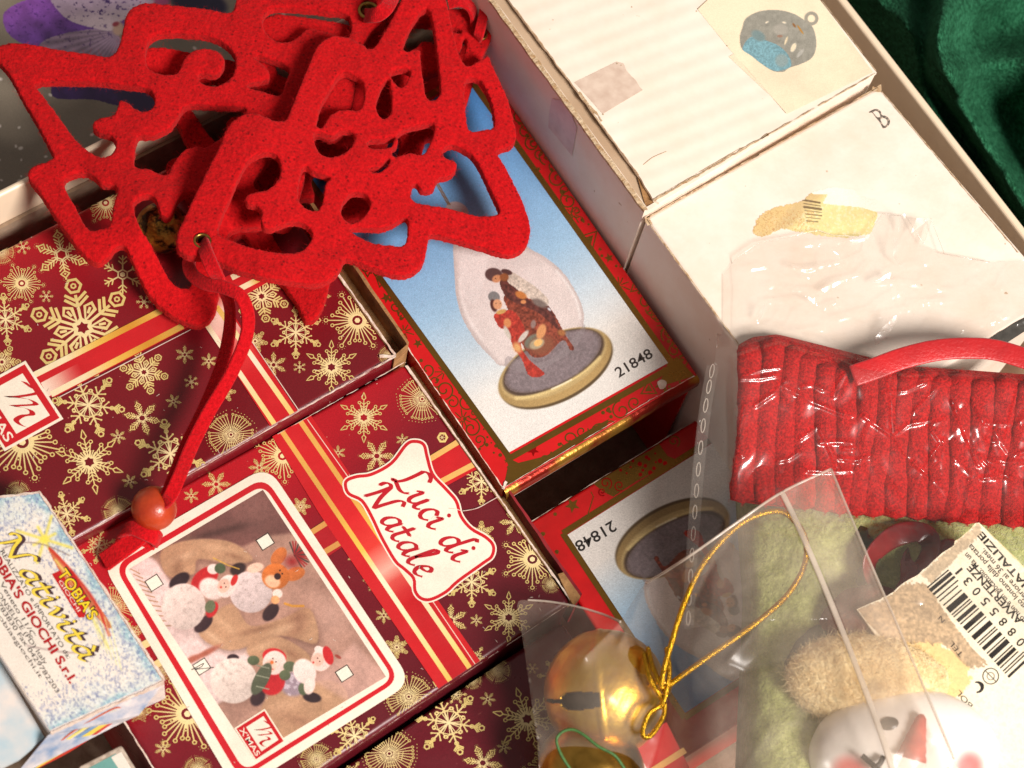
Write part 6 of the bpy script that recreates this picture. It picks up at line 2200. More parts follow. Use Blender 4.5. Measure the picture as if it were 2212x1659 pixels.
# digits beside the bars and the warning lines; they read from lower right to upper left
nums = "08855031"
a0 = np.array(kc(2185, 640)) + (7, -6); a1 = np.array(kc(1685, 65)) + (7, -6)
for k, ch in enumerate(nums):
    p = a0 + (a1 - a0) * (k / 7.0)
    dd = (a1 - a0) / np.linalg.norm(a1 - a0)
    hw = 6.5 if ch != "1" else 2.5
    put_text(txt, ch, p - dd * hw, p + dd * hw, 19, INK, k * 1e-7, .012)
for s_, A, B, h, bo in (("AVVERTENZE", kc(2209, 464), kc(1789, 4), 16, .022), ("Questo non è un giocattolo. Ma un", (2240, 1366), (2090, 1193), 12, .008),
                        ("va tenuto lontano dalla portata", (2250, 1346), (2098, 1174), 12, .008), ("di età inferiore ai 36 mesi.", (2262, 1338), (2126, 1184), 12, .008),
                        ("NATALIZIE", (2232, 1274), (2122, 1148), 15, .022)):
    put_text(txt, s_, A, B, h, INK, 0, bo)
put_text(txt, "TEL", kc(1725, 740), kc(1630, 625), 11, (70, 60, 50))
put_text(txt, "BOL", kc(1800, 1150), kc(1690, 1025), 12, (60, 52, 46))
put_text(txt, "N", kc(1575, 460), kc(1540, 425), 10, (90, 80, 70))
cc = np.array(kc(1943, 915))
txt.stroke(circ(cc, 17, 24), 2.2, INK, 0, True)
txt.stroke(circ(cc, 8, 12), 1.4, INK, 0, True)
txt.stroke([cc + (-11, -11), cc + (11, 11)], 1.8, INK, 1e-6)
cc = np.array(kc(1830, 1005))
aa = np.linspace(-1.9, 1.6, 16)
txt.stroke(np.stack([cc[0] + 12 * np.cos(aa), cc[1] + 11 * np.sin(aa)], -1), np.interp(np.linspace(0, 1, 16), [0, .4, 1], [2, 9, 3]), INK, 0)
txt.build("lettering_print", PLC, M["print"], card, 1.2e-4)

# ------------------------------------------------------------------ bells in the small bag
bell = thing("jingle_bell", "shiny gold bell with a dark slit and gold cord loop, inside the small bag", "bell", W1(1330, 1560, .072), "gold jingle bells")
BC = W1(1308, 1497, .0935)
rb_ = .0198
bax = ROT @ np.array([.88, .10, .12]); bsl = ROT @ np.array([-.10, .06, .98])
bell_mesh("shell", BC, rb_, bax, bsl, M["bellgold"], bell, 8, nu=280, nv=160, hole=.15, squash=.97, at=.90)


_L = np.array([(math.sin(t_) * math.cos(p_), math.sin(t_) * math.sin(p_), math.cos(t_)) for t_ in np.linspace(.05, math.pi - .05, 20) for p_ in np.linspace(0, 2 * math.pi, 32, endpoint=False)])  # dark ball added inside the shell so the slit reads as shaded
mk("dark_core", BC + _L * rb_ * .90, [(i_ * 32 + j_, i_ * 32 + (j_ + 1) % 32, (i_ + 1) * 32 + (j_ + 1) % 32, (i_ + 1) * 32 + j_) for i_ in range(19) for j_ in range(32)], simple("slit_shade", (40, 26, 14), (24, 16, 10), 60, .7), bell, smooth_shade=True)


def loop_tube(pts, r, name, mat, parent, n=6, seg=7):
    P = smooth([p[:2] for p in pts], False, n); zz_ = smooth([(p[2], 0) for p in pts], False, n)[:, 0]
    V, Fc = tube(WZ(P[:, 0], P[:, 1], zz_), r, seg)
    return mk(name, V, Fc, mat, parent, smooth_shade=True)


def twisted(pts, R, name, mat, parent, turns_per_m=420, strands=3):
    """braided metallic cord: strands wound round the centre line"""
    P = smooth([p[:2] for p in pts], False, 14); zz_ = smooth([(p[2], 0) for p in pts], False, 14)[:, 0]
    Q = WZ(P[:, 0], P[:, 1], zz_)
    seg = np.linalg.norm(np.diff(Q, axis=0), axis=1); s_ = np.concatenate([[0], np.cumsum(seg)])
    N = int(s_[-1] / .00032)
    si = np.linspace(0, s_[-1], N)
    Q = np.stack([np.interp(si, s_, Q[:, k]) for k in range(3)], -1)
    T_ = np.gradient(Q, axis=0); T_ /= np.linalg.norm(T_, axis=1, keepdims=True)
    A_ = np.cross(T_, [0, 0, 1.]); A_ /= np.linalg.norm(A_, axis=1, keepdims=True); B_ = np.cross(T_, A_)
    VV = []; FF = []; n = 0
    for k in range(strands):
        ph = 2 * math.pi * (si * turns_per_m + k / strands)
        V, Fc = tube(Q + R * .55 * (A_ * np.cos(ph)[:, None] + B_ * np.sin(ph)[:, None]), R * .55, 5)
        VV.append(V); FF += [tuple(i + n for i in f) for f in Fc]; n += len(V)
    return mk(name, np.concatenate(VV), FF, mat, parent, smooth_shade=True)


M["goldcord"] = simple("gold_lurex_cord", (236, 186, 50), (166, 116, 20), 1500, 0.26, 0.0002, 2500, metallic=.9)
twisted([(1428, 1480, .118), (1436, 1440, .1205), (1452, 1385, .122), (1478, 1305, .123), (1520, 1218, .124), (1585, 1144, .125), (1640, 1112, .1255), (1692, 1107, .126), (1732, 1146, .126), (1743, 1190, .126), (1730, 1240, .125), (1692, 1295, .124), (1620, 1356, .122), (1540, 1412, .120), (1470, 1462, .118), (1430, 1492, .116)],
        .00095, "cord_loop", M["goldcord"], bell)
# cord wound through the bell's eye
for k, (pts) in enumerate(([(1400, 1400, .112), (1410, 1440, .116), (1428, 1480, .118), (1440, 1500, .113)], [(1392, 1412, .112), (1402, 1460, .117), (1424, 1500, .117), (1436, 1520, .112)],
                           [(1440, 1400, .113), (1446, 1450, .117), (1438, 1500, .118), (1424, 1530, .113)], [(1425, 1525, .115), (1400, 1545, .116), (1388, 1585, .113), (1405, 1590, .110), (1432, 1550, .112), (1436, 1520, .114)])):
    twisted(pts, .00085, "cord_knot", M["goldcord"], bell, 500)
ec = W1(1420, 1490, .108)
a = np.linspace(0, 2 * math.pi, 25)
e1 = ROT @ np.array([.9, .15, .2]); e2 = ROT @ np.array([.0, .7, .7])
V, Fc = tube(ec + .0042 * (np.outer(np.cos(a), e1) + np.outer(np.sin(a), e2)), .0009, 8, caps=False)
mk("eye", V, Fc, M["bellgold"], bell, smooth_shade=True)

bell2 = thing("jingle_bell", "dull gold bell with green thread at the bottom edge, below the shiny bell", "bell", W1(1280, 1700, .072), "gold jingle bells")
bell_mesh("shell", W1(1276, 1668, .0880), .0168, ROT @ np.array([.3, .7, .5]), ROT @ np.array([1, 0, 0]), simple("dull_gold_metal", (196, 152, 70), (150, 110, 46), 90, 0.30, 0.0003, 180, metallic=1.), bell2, 12)
loop_tube([(1236, 1668, .107), (1212, 1630, .109), (1202, 1598, .1105), (1216, 1580, .1115), (1238, 1576, .112), (1262, 1588, .112), (1292, 1612, .1115), (1328, 1632, .1105), (1352, 1666, .108)], .00050, "thread", simple("green_thread", (66, 110, 48), (42, 82, 34), 900, .6), bell2)

# red plaid scrap under the bells: gift tag
tag_ = thing("gift_tag", "small pink and red tag with white lines under the bells", "tag", W1(1390, 1640, .0716))
tq = [(1325, 1610), (1440, 1560), (1500, 1680), (1360, 1740)]
prism("paper", list(Z(.0724).at(*np.array(tq, float).T)), .0008, simple("red_tag_card", (206, 40, 44), (186, 30, 36), 80, .5), tag_)
tp = Print()
tp.poly([(1330, 1625), (1372, 1606), (1400, 1660), (1362, 1690)], (240, 210, 200))
for k in range(3):
    tp.stroke([(1345 + k * 14, 1622 - k * 6), (1380 + k * 14, 1690 - k * 6)], 3, (206, 60, 60), 1e-5 + k * 1e-6)
tp.stroke([(1405, 1668), (1480, 1620)], 14, (232, 170, 100), 1e-5)
tp.build("stripe_print", Z(.0724), M["print"], tag_, 6e-5)

# ------------------------------------------------------------------ snowman ornament in the small bag
def blobby(name, c_px, z, r, mat, parent, amp=.06, fs=4, seed=1, nu=64, nv=40, paint=None, rotz=0.0):
    """uneven stuffed ball with radii r = (right, up-screen, towards viewer)"""
    c = W1(*c_px, z)
    th = np.linspace(0.001, math.pi - .001, nv); ph = np.linspace(0, 2 * math.pi, nu, endpoint=False)
    T_, P_ = np.meshgrid(th, ph, indexing="ij")
    l = np.stack([np.sin(T_) * np.cos(P_), np.sin(T_) * np.sin(P_), np.cos(T_)], -1).reshape(-1, 3)
    d = 1 + amp * (fbm(l[:, 0] * fs + 9, l[:, 1] * fs + l[:, 2] * fs * .8, seed) - .5) * 2
    lr = l.copy()
    cz, sz = math.cos(rotz), math.sin(rotz)
    loc = l * d[:, None] * np.array(r)
    loc = np.stack([loc[:, 0] * cz - loc[:, 1] * sz, loc[:, 0] * sz + loc[:, 1] * cz, loc[:, 2]], -1)
    Q = c + loc @ ROT.T
    Fc = [(i * nu + j, (i + 1) * nu + j, (i + 1) * nu + (j + 1) % nu, i * nu + (j + 1) % nu) for i in range(nv - 1) for j in range(nu)]
    col = None if paint is None else paint(loc)
    return mk(name, Q, Fc, mat, parent, col, smooth_shade=True)


snow = thing("snowman_ornament", "snowman with carrot nose, pink cheeks and cream fleece hat in the small bag", "ornament", W1(1940, 1700, .088))
M["fleece_cream"] = simple("cream_fleece", (250, 228, 178), (226, 192, 136), 260, 1.0, 0.0016, 600, sheen=.3)
M["hat"] = simple("mauve_knit", (112, 52, 46), (84, 44, 40), 200, .95, 0.0012, 700)
M["white_clay"] = print_mat("painted_clay", rough=.5, grain=.03, dirt=.05)


def face_paint(loc):
    px_ = loc[:, 0] * 6000; py_ = -loc[:, 1] * 6000
    img = np.zeros((len(loc), 3)) + np.array([246, 238, 230])
    for cx_, cy_ in ((-118, 10), (104, 0)):
        q = np.hypot(px_ - cx_, py_ - cy_)
        img = lay(img, (1 - sst(14, 44, q)) * .85, (226, 84, 80))
    return lin(img)


blobby("face", (1955, 1640),.1085, (.0310, .0235, .0170), M["white_clay"], snow, .012, 3, 5, 160, 100, face_paint)
hc_ = blobby("hat_cuff", (1878, 1474), .1120, (.0268, .0152, .0130), M["fleece_cream"], snow, .05, 3, 8, 120, 80, rotz=-.10)
fibres(hc_, 26000, .0010, .0036, .00008, 91, "fleece_fibre", simple("cream_fibre", (252, 234, 190), (236, 206, 150), 300, .9), snow, lift=1.2)
blobby("hat", (1868, 1352), .1080, (.0160, .0130, .0110), M["hat"], snow, .08, 3, 9, rotz=.5)
blobby("scarf", (1740, 1440), .1010, (.0075, .0150, .0080), simple("bottle_green_wool", (52, 62, 40), (40, 48, 30), 300, .95), snow, .10, 4, 10, rotz=-.5)
# carrot nose
n0 = W1(1968, 1640, .1250); n1_ = W1(1992, 1543, .1290)
s_ = np.linspace(0, 1, 14)
V, Fc = tube(n0 + np.outer(s_, n1_ - n0), .0048 * (1 - s_ * .72) * np.where(s_ > .96, .5, 1) * (1 + .05 * np.sin(s_ * 30)), 14)
mk("nose", V, Fc, simple("painted_carrot", (196, 66, 50), (166, 44, 36), 300, .5), snow, smooth_shade=True)
for p in ((1922, 1570), (2012, 1582)):
    blobby("eye", p, .1240, (.0040, .0032, .0020), simple("black_bead", (34, 40, 40), None, rough=.3), snow, .0, 3, 1, 20, 12)
for pts in ([(1862, 1632), (1885, 1652), (1905, 1668)], [(1884, 1660), (1900, 1650), (1908, 1634)], [(2030, 1628), (2040, 1650), (2052, 1668)], [(2042, 1664), (2062, 1650), (2084, 1640)]):
    loop_tube([(x, y, .1252 - .0004 * abs(x - 1955) / 20) for x, y in pts], .0009, "lash", simple("black_paint", (36, 34, 36), None, rough=.5), snow, 4)


# ------------------------------------------------------------------ clear plastic bags
def plastic(name, haze, hazecol, rough=.06, refl=.06, bumpd=.0004, bscale=120):
    """thin clear film: mostly see-through, a little milky, with a mirror gloss that grows at grazing angles"""
    m, nt, b = new_mat(name)
    nt.nodes.remove(b)
    out = nt.nodes["Material Output"]
    tr = nd(nt, "ShaderNodeBsdfTransparent"); tr.inputs[0].default_value = (.985, .98, .975, 1)
    gs = nd(nt, "ShaderNodeBsdfGlossy"); gs.inputs["Roughness"].default_value = rough
    df = nd(nt, "ShaderNodeBsdfDiffuse"); df.inputs[0].default_value = (*lin(hazecol), 1)
    tl = nd(nt, "ShaderNodeBsdfTranslucent"); tl.inputs[0].default_value = (*lin(hazecol), 1)
    ad = nd(nt, "ShaderNodeMixShader"); ad.inputs[0].default_value = .35
    nt.links.new(df.outputs[0], ad.inputs[1]); nt.links.new(tl.outputs[0], ad.inputs[2])
    fr = nd(nt, "ShaderNodeLayerWeight"); fr.inputs[0].default_value = .12
    ml = nd(nt, "ShaderNodeMath", operation="MULTIPLY_ADD"); ml.inputs[1].default_value = .12; ml.inputs[2].default_value = refl
    nt.links.new(fr.outputs["Fresnel"], ml.inputs[0])
    v = coords(nt, 1.0)
    hz = nd(nt, "ShaderNodeMapRange")
    hz.inputs[1].default_value = .3; hz.inputs[2].default_value = .7
    hz.inputs[3].default_value = haze * .6; hz.inputs[4].default_value = haze * 1.4
    nt.links.new(noise(nt, 45, 5, .65, v), hz.inputs[0])
    m1 = nd(nt, "ShaderNodeMixShader"); nt.links.new(hz.outputs[0], m1.inputs[0])
    nt.links.new(tr.outputs[0], m1.inputs[1]); nt.links.new(ad.outputs[0], m1.inputs[2])
    g2 = nd(nt, "ShaderNodeBsdfGlossy"); g2.inputs["Roughness"].default_value = .34
    gm = nd(nt, "ShaderNodeMixShader"); gm.inputs[0].default_value = .45
    nt.links.new(gs.outputs[0], gm.inputs[1]); nt.links.new(g2.outputs[0], gm.inputs[2])
    m2 = nd(nt, "ShaderNodeMixShader"); nt.links.new(ml.outputs[0], m2.inputs[0])
    nt.links.new(m1.outputs[0], m2.inputs[1]); nt.links.new(gm.outputs[0], m2.inputs[2])
    bp = nd(nt, "ShaderNodeBump"); bp.inputs["Strength"].default_value = 1.0; bp.inputs["Distance"].default_value = bumpd
    # drawn-out crinkles, strong only in patches
    mp = nd(nt, "ShaderNodeMapping"); mp.inputs["Rotation"].default_value = (0, 0, .6); mp.inputs["Scale"].default_value = (1.0, .40, 1.0)
    nt.links.new(v, mp.inputs[0])
    n1 = nd(nt, "ShaderNodeTexNoise"); n1.inputs["Scale"].default_value = bscale; n1.inputs["Detail"].default_value = 1.5; n1.inputs["Distortion"].default_value = .8
    nt.links.new(mp.outputs[0], n1.inputs["Vector"])
    ab = nd(nt, "ShaderNodeMath", operation="SUBTRACT"); ab.inputs[1].default_value = .5
    nt.links.new(n1.outputs[0], ab.inputs[0])
    aa_ = nd(nt, "ShaderNodeMath", operation="ABSOLUTE"); nt.links.new(ab.outputs[0], aa_.inputs[0])
    pt = ramp(nt, noise(nt, 22, 3, .5, v), [(.42, .08), (.60, 1.)])
    mm = nd(nt, "ShaderNodeMath", operation="MULTIPLY")
    nt.links.new(aa_.outputs[0], mm.inputs[0]); nt.links.new(pt, mm.inputs[1])
    nt.links.new(mm.outputs[0], bp.inputs["Height"])
    nt.links.new(bp.outputs[0], gs.inputs["Normal"]); nt.links.new(bp.outputs[0], g2.inputs["Normal"])
    nt.links.new(m2.outputs[0], out.inputs["Surface"])
    return m


M["cello"] = plastic("crinkled_cellophane", .03, (244, 230, 216), .11, .055, .014, 55)
M["poly"] = plastic("milky_polybag", .16, (255, 236, 216), .25, .025, .006, 40)
M["seam"] = plastic("welded_seam", .5, (240, 226, 210), .2, .06)


def creases(X, Y, seed, n, box, wmin, wmax, h):
    """sharp random folds"""
    r = np.random.default_rng(seed); z = np.zeros_like(X)
    for k in range(n):
        a = np.array([r.uniform(box[0], box[2]), r.uniform(box[1], box[3])]); ang = r.uniform(0, math.pi); ln = r.uniform(40, 170)
        b_ = a + ln * np.array([math.cos(ang), math.sin(ang)])
        d = dseg(X, Y, a, b_); w = r.uniform(wmin, wmax)
        z += r.choice([-1, 1]) * h * r.uniform(.4, 1) * np.exp(-d / w)
    return z


def sheet(name, outline, step, zf, mat, parent):
    o_ = np.asarray(outline, float)
    x0, y0 = o_.min(0); x1, y1 = o_.max(0)
    gx, gy = np.meshgrid(np.arange(x0, x1 + step, step), np.arange(y0, y1 + step, step))
    ny, nx = gx.shape; X = gx.ravel(); Y = gy.ravel()
    ins_ = inpoly(X, Y, o_)
    # pull the outermost ring of cells to the outline so the rim is not stepped
    P = np.stack([X, Y], -1)
    seg = list(zip(o_, np.roll(o_, -1, 0)))
    near = np.full(len(X), 1e9); proj = P.copy()
    for a, b_ in seg:
        d = b_ - a; L2 = (d @ d) + 1e-9
        t = np.clip(((P - a) @ d) / L2, 0, 1); q = a + t[:, None] * d
        dd = np.hypot(*(P - q).T); u_ = dd < near
        near[u_] = dd[u_]; proj[u_] = q[u_]
    mv = near < step * .75
    P[mv] = proj[mv]
    ok = ins_ | mv
    i = (np.arange(ny - 1)[:, None] * nx + np.arange(nx - 1)[None, :]).ravel()
    Fc = np.stack([i, i + nx, i + nx + 1, i + 1], -1)
    kp = ok[Fc].all(1)
    Fc = Fc[kp]
    us = np.unique(Fc); mp = -np.ones(len(X), int); mp[us] = np.arange(len(us))
    X, Y = P[us, 0], P[us, 1]
    return mk(name, WZ(X, Y, zf(X, Y)), mp[Fc], mat, parent, smooth_shade=True)


def folds(X, Y, lines, w, h):
    """sharp pinched folds of the film along given lines"""
    z = np.zeros_like(X)
    for L in lines:
        z = np.maximum(z, h * np.clip(1 - dline(X, Y, L) / w, 0, 1))
    return z


FOLD1 = [K(2200, 500, L) for L in ([(1190, 350), (1160, 560), (1155, 700), (1230, 790)], [(1440, 385), (1290, 520), (1250, 620)], [(1185, 1165), (1080, 1260), (1000, 1340)], [(980, 520), (800, 570), (610, 580), (430, 600)],
      [(110, 1080), (50, 1210)], [(720, 690), (610, 610)], [(1150, 810), (1080, 870), (1000, 900)], [(430, 1010), (520, 1070), (545, 1020)], [(400, 1140), (290, 1350)], [(980, 540), (930, 680), (730, 760), (440, 795), (330, 770)],
      [(960, 760), (880, 850), (650, 900), (540, 970), (340, 960)], [(1000, 920), (1240, 900), (1500, 950), (1700, 980)], [(160, 1060), (390, 1040)], [(880, 1230), (1010, 1300), (1130, 1340)], [(1450, 850), (1430, 910)], [(700, 1200), (1000, 1120)], [(0, 790), (120, 770)], [(1480, 1230), (1380, 1330), (1330, 1390)])]
FOLD2 = [K(1950, 900, L, .35567) for L in ([(690, 470), (900, 580), (1050, 640), (1130, 660)], [(930, 730), (1000, 870), (1040, 970)], [(820, 800), (915, 730)], [(1200, 660), (1400, 800), (1470, 910)], [(1390, 780), (1480, 710), (1600, 690)],
      [(1740, 570), (1800, 720), (1900, 960)], [(1500, 940), (1620, 1040), (1880, 1300)], [(1600, 720), (1700, 860), (1850, 1020)], [(2160, 430), (2110, 620), (2060, 830)], [(1350, 400), (1370, 560), (1380, 760)], [(1090, 400), (1040, 480), (1020, 540)],
      [(1900, 900), (2000, 1000), (2100, 1040)], [(1960, 700), (2080, 880)], [(480, 600), (450, 760), (460, 900)], [(300, 420), (260, 560), (240, 700)])]
_r = np.random.default_rng(77)
for _k in range(46):
    _a = np.array([_r.uniform(1550, 2250), _r.uniform(520, 1150)]); _an = _r.normal(-.1, .45); _ln = _r.uniform(20, 95)
    _b = _a + _ln * np.array([math.cos(_an), math.sin(_an)])
    (FOLD1 if _a[1] < 740 else FOLD2).append([tuple(_a), tuple((_a + _b) / 2 + _r.normal(0, 4, 2)), tuple(_b)])
bag1 = thing("cellophane_bag", "crinkled clear cellophane bag around the stocking, lying over the white carton", "bag", W1(1800, 900, .10))
B1 = np.vstack([[(1550, 722), (1543, 655), (1556, 600), (1592, 556), (1640, 524), (1702, 512), (1768, 497), (1800, 508), (1872, 512), (1906, 461), (1958, 468), (2012, 476), (1996, 528), (2040, 548), (2140, 566), (2240, 560), (2330, 760), (2330, 1330), (2050, 1345), (1900, 1335), (1700, 1340), (1560, 1345), (1476, 1360)], smooth([(1478, 1340), (1484, 1200), (1494, 1050), (1512, 900), (1540, 800), (1549, 740)], False, 4)])


def zbag1(X, Y):
    over_cuff = sst(-30, 40, Y - np.interp(X, [1594, 1680, 1760, 1880, 1960, 2300], [740, 716, 742, 775, 790, 805]))
    z = .1150 + (zCuff(X, Y) + .0055 - .1150) * over_cuff
    lowr = sst(1090, 1180, Y)
    z = z * (1 - lowr) + .1265 * lowr
    left = sst(1596, 1490, X)
    z = z - .026 * left
    z += folds(X, Y, FOLD1, 9.0, .0009) + creases(X, Y, 5, 10, (1540, 480, 2300, 760), 14, 40, .0007)
    z += folds(X, Y, FOLD2, 7.0, .0008) + creases(X, Y, 6, 8, (1480, 740, 2300, 1340), 14, 40, .0006)
    z += (fbm(X / 90, Y / 90, 91, 2) - .5) * .0018
    floor_ = np.where((Y < 1000) & (X > 1560), .1138, .055)
    floor_ = np.where(over_cuff > .6, zCuff(X, Y) + .0022, floor_)
    return np.maximum(z, floor_)


sheet("film", B1, 3.0, zbag1, M["cello"], bag1)
rim = B1[(B1[:, 1] < 760) & (B1[:, 0] < 2235)]
rim = rim[np.argsort(np.where(rim[:, 0] < 1600, -1e4 - rim[:, 1], rim[:, 0]))]
V, Fc = band(WZ(rim[:, 0], rim[:, 1], zbag1(rim[:, 0], rim[:, 1]) + .0005), 1.6 / 6000., .0002, (0, 0, 1))  # whitish strip standing in for the bright specular rim of the film
mk("rim_glint", V, Fc, plastic("rim_glint_film", .22, (255, 244, 232), .2, .10), bag1, smooth_shade=True)
# film facets cut to glint outlines and tilted to mirror the key lamp
Vv_ = ROT @ np.array([0, 0, 1.]); Lv_ = np.array([.472, -.543, .695]); Hn = Vv_ + Lv_; Hn /= np.linalg.norm(Hn)
for k, q in enumerate(([(800, 570), (900, 528), (985, 515), (965, 556), (900, 572)], [(985, 905), (1080, 850), (1150, 815), (1152, 880), (1090, 872), (1040, 912)], [(1345, 382), (1450, 388), (1380, 445), (1292, 512)], [(1008, 1350), (1070, 1268), (1180, 1165), (1184, 1212), (1086, 1370), (1006, 1418)],
                       [(50, 1190), (108, 1072), (130, 1112), (62, 1222)], [(430, 1005), (505, 1040), (545, 1010), (515, 1082)], [(640, 625), (718, 688), (690, 676)], [(1160, 545), (1195, 560), (1180, 690), (1230, 792), (1150, 700)], [(1200, 352), (1262, 352), (1230, 440), (1192, 500)], [(440, 870), (486, 862), (470, 882)],
                       [(330, 765), (480, 790), (720, 752), (560, 800), (420, 806)], [(560, 965), (700, 900), (880, 852), (740, 905), (600, 985)])):
    P_ = np.array(K(2200, 500, q)); c_ = P_.mean(0)
    r_ = np.random.default_rng(500 + k)
    nn = Hn + r_.normal(0, .05, 3)
    pl_ = Plane(W1(c_[0], c_[1], float(zbag1(c_[:1], c_[1:])[0]) + .0022), nn)
    Q_ = pl_.at(P_[:, 0], P_[:, 1])
    Q_[:, 2] = np.maximum(Q_[:, 2], .1142)
    mk("glint_facet", Q_, [tuple(range(len(q)))], plastic("glint_film", .10, (255, 244, 232), .14, .10, .004, 90), bag1)
# sealed side seam with punched slots
path = smooth([(1540, 790), (1524, 880), (1510, 1000), (1500, 1120), (1492, 1240), (1486, 1350)], False, 8)
st_ = mk("side_seam", *(lambda V_F: (WZ(V_F[0][:, 0], V_F[0][:, 1], zbag1(V_F[0][:, 0], V_F[0][:, 1]) + .0006), V_F[1]))(stroke2(path, 26)), plastic("seam_film", .06, (236, 222, 208), .12, .05), bag1, smooth_shade=True)
for k in range(13):
    t = (k + .5) / 13 * (len(path) - 1); j = int(t)
    p = path[j] + (path[min(j + 1, len(path) - 1)] - path[j]) * (t - j)
    d = path[min(j + 1, len(path) - 1)] - path[max(j - 1, 0)]; d = d / np.linalg.norm(d); n_ = np.array([-d[1], d[0]])
    L = np.array([p + d * 15 * math.cos(a) ** 1 * (1 if abs(math.cos(a)) < .99 else 1) + n_ * 4.2 * math.sin(a) for a in np.linspace(0, 2 * math.pi, 16, endpoint=False)])
    V2, F2 = stroke2(L, 1.7, True)
    mk("punched_slot", WZ(V2[:, 0], V2[:, 1], zbag1(V2[:, 0], V2[:, 1]) + .0010), F2, M["seam"], bag1)

bag2 = thing("poly_bag", "small milky plastic bag holding the bells and the snowman, pointed top corner", "bag", W1(1600, 1450, .10))
B2 = np.vstack([[(1795, 1012)], smooth([(1790, 1016), (1690, 1062), (1600, 1122), (1510, 1186), (1440, 1232), (1396, 1258), (1366, 1300), (1340, 1344)], False, 4), smooth([(1338, 1344), (1300, 1326), (1245, 1310), (1190, 1300), (1140, 1296), (1118, 1303), (1124, 1350), (1138, 1440), (1150, 1530), (1162, 1620), (1166, 1720)], False, 4), [(1600, 1770), (2130, 1770), (2062, 1640), (1990, 1470), (1935, 1340), (1900, 1262)]])


def zbag2(X, Y):
    # draped over bell, cord and snowman
    db = np.hypot(X - 1308, Y - 1480)
    z = .086 + .034 * np.exp(-(db / 175) ** 2)
    z = np.maximum(z, .112 * sst(1330, 1500, X) + .082 * (1 - sst(1330, 1500, X)))
    z = z + .0175 * sst(1380, 1560, X)
    z += .004 * np.exp(-(((X - 1960) / 150) ** 2 + ((Y - 1600) / 120) ** 2))
    z += creases(X, Y, 15, 26, (1120, 1020, 2050, 1680), 10, 36, .0012)
    z += .005 * np.exp(-dseg(X, Y, (1340, 1344), (1262, 1420)) / 14) + .003 * np.exp(-dseg(X, Y, (1400, 1258), (1340, 1390)) / 12)
    z += (fbm(X / 90, Y / 90, 95, 2) - .5) * .004
    return z


sheet("film", B2, 4.5, zbag2, M["poly"], bag2)
# second layer of the bag behind the pointed corner
B2b = np.array([(1795, 1014), (1692, 1064), (1770, 1215), (1860, 1440), (1930, 1660), (1960, 1770), (2126, 1768), (2060, 1640), (1988, 1470), (1934, 1340), (1898, 1262)], float)
sheet("back_film", B2b, 5.0, lambda X, Y: zbag2(X, Y) - .0018, M["poly"], bag2)
for pts, w, nm in (([(1688, 1062), (1712, 1110), (1742, 1176), (1790, 1290), (1850, 1440), (1905, 1590), (1945, 1720)], 11, "zip_ridge"), ([(1795, 1013), (1690, 1063), (1600, 1123), (1510, 1187), (1440, 1233), (1396, 1259)], 4.5, "welded_edge"), ([(1795, 1013), (1848, 1140), (1900, 1262), (1990, 1470), (2062, 1640)], 4.0, "welded_edge"), ([(1340, 1343), (1300, 1326), (1245, 1310), (1190, 1300), (1140, 1296)], 3.5, "welded_edge")):
    P = smooth(pts, False, 10)
    V, Fc = band(WZ(P[:, 0], P[:, 1], zbag2(P[:, 0], P[:, 1]) + .0008), w / 6000., .0007, (0, 0, 1))
    mk(nm, V, Fc, M["seam"], bag2, smooth_shade=True)

# ------------------------------------------------------------------ nativity toy box, lower left (nearest to the camera)
NQ = [(86, 1061), (356, 1472), (108, 1584), (-150, 1190), (-70, 1080)]
toy = thing("toy_box", "frosty blue and white box lettered Natività in yellow, lower left corner", "box", W1(100, 1350, .086))
PN = Z(.1035)
prism("carton", list(PN.at(*np.array(NQ, float).T)), .0175, simple("white_toy_card", (236, 216, 200), (196, 190, 196), 160, .55, .0004, 400), toy, bev=.0006)


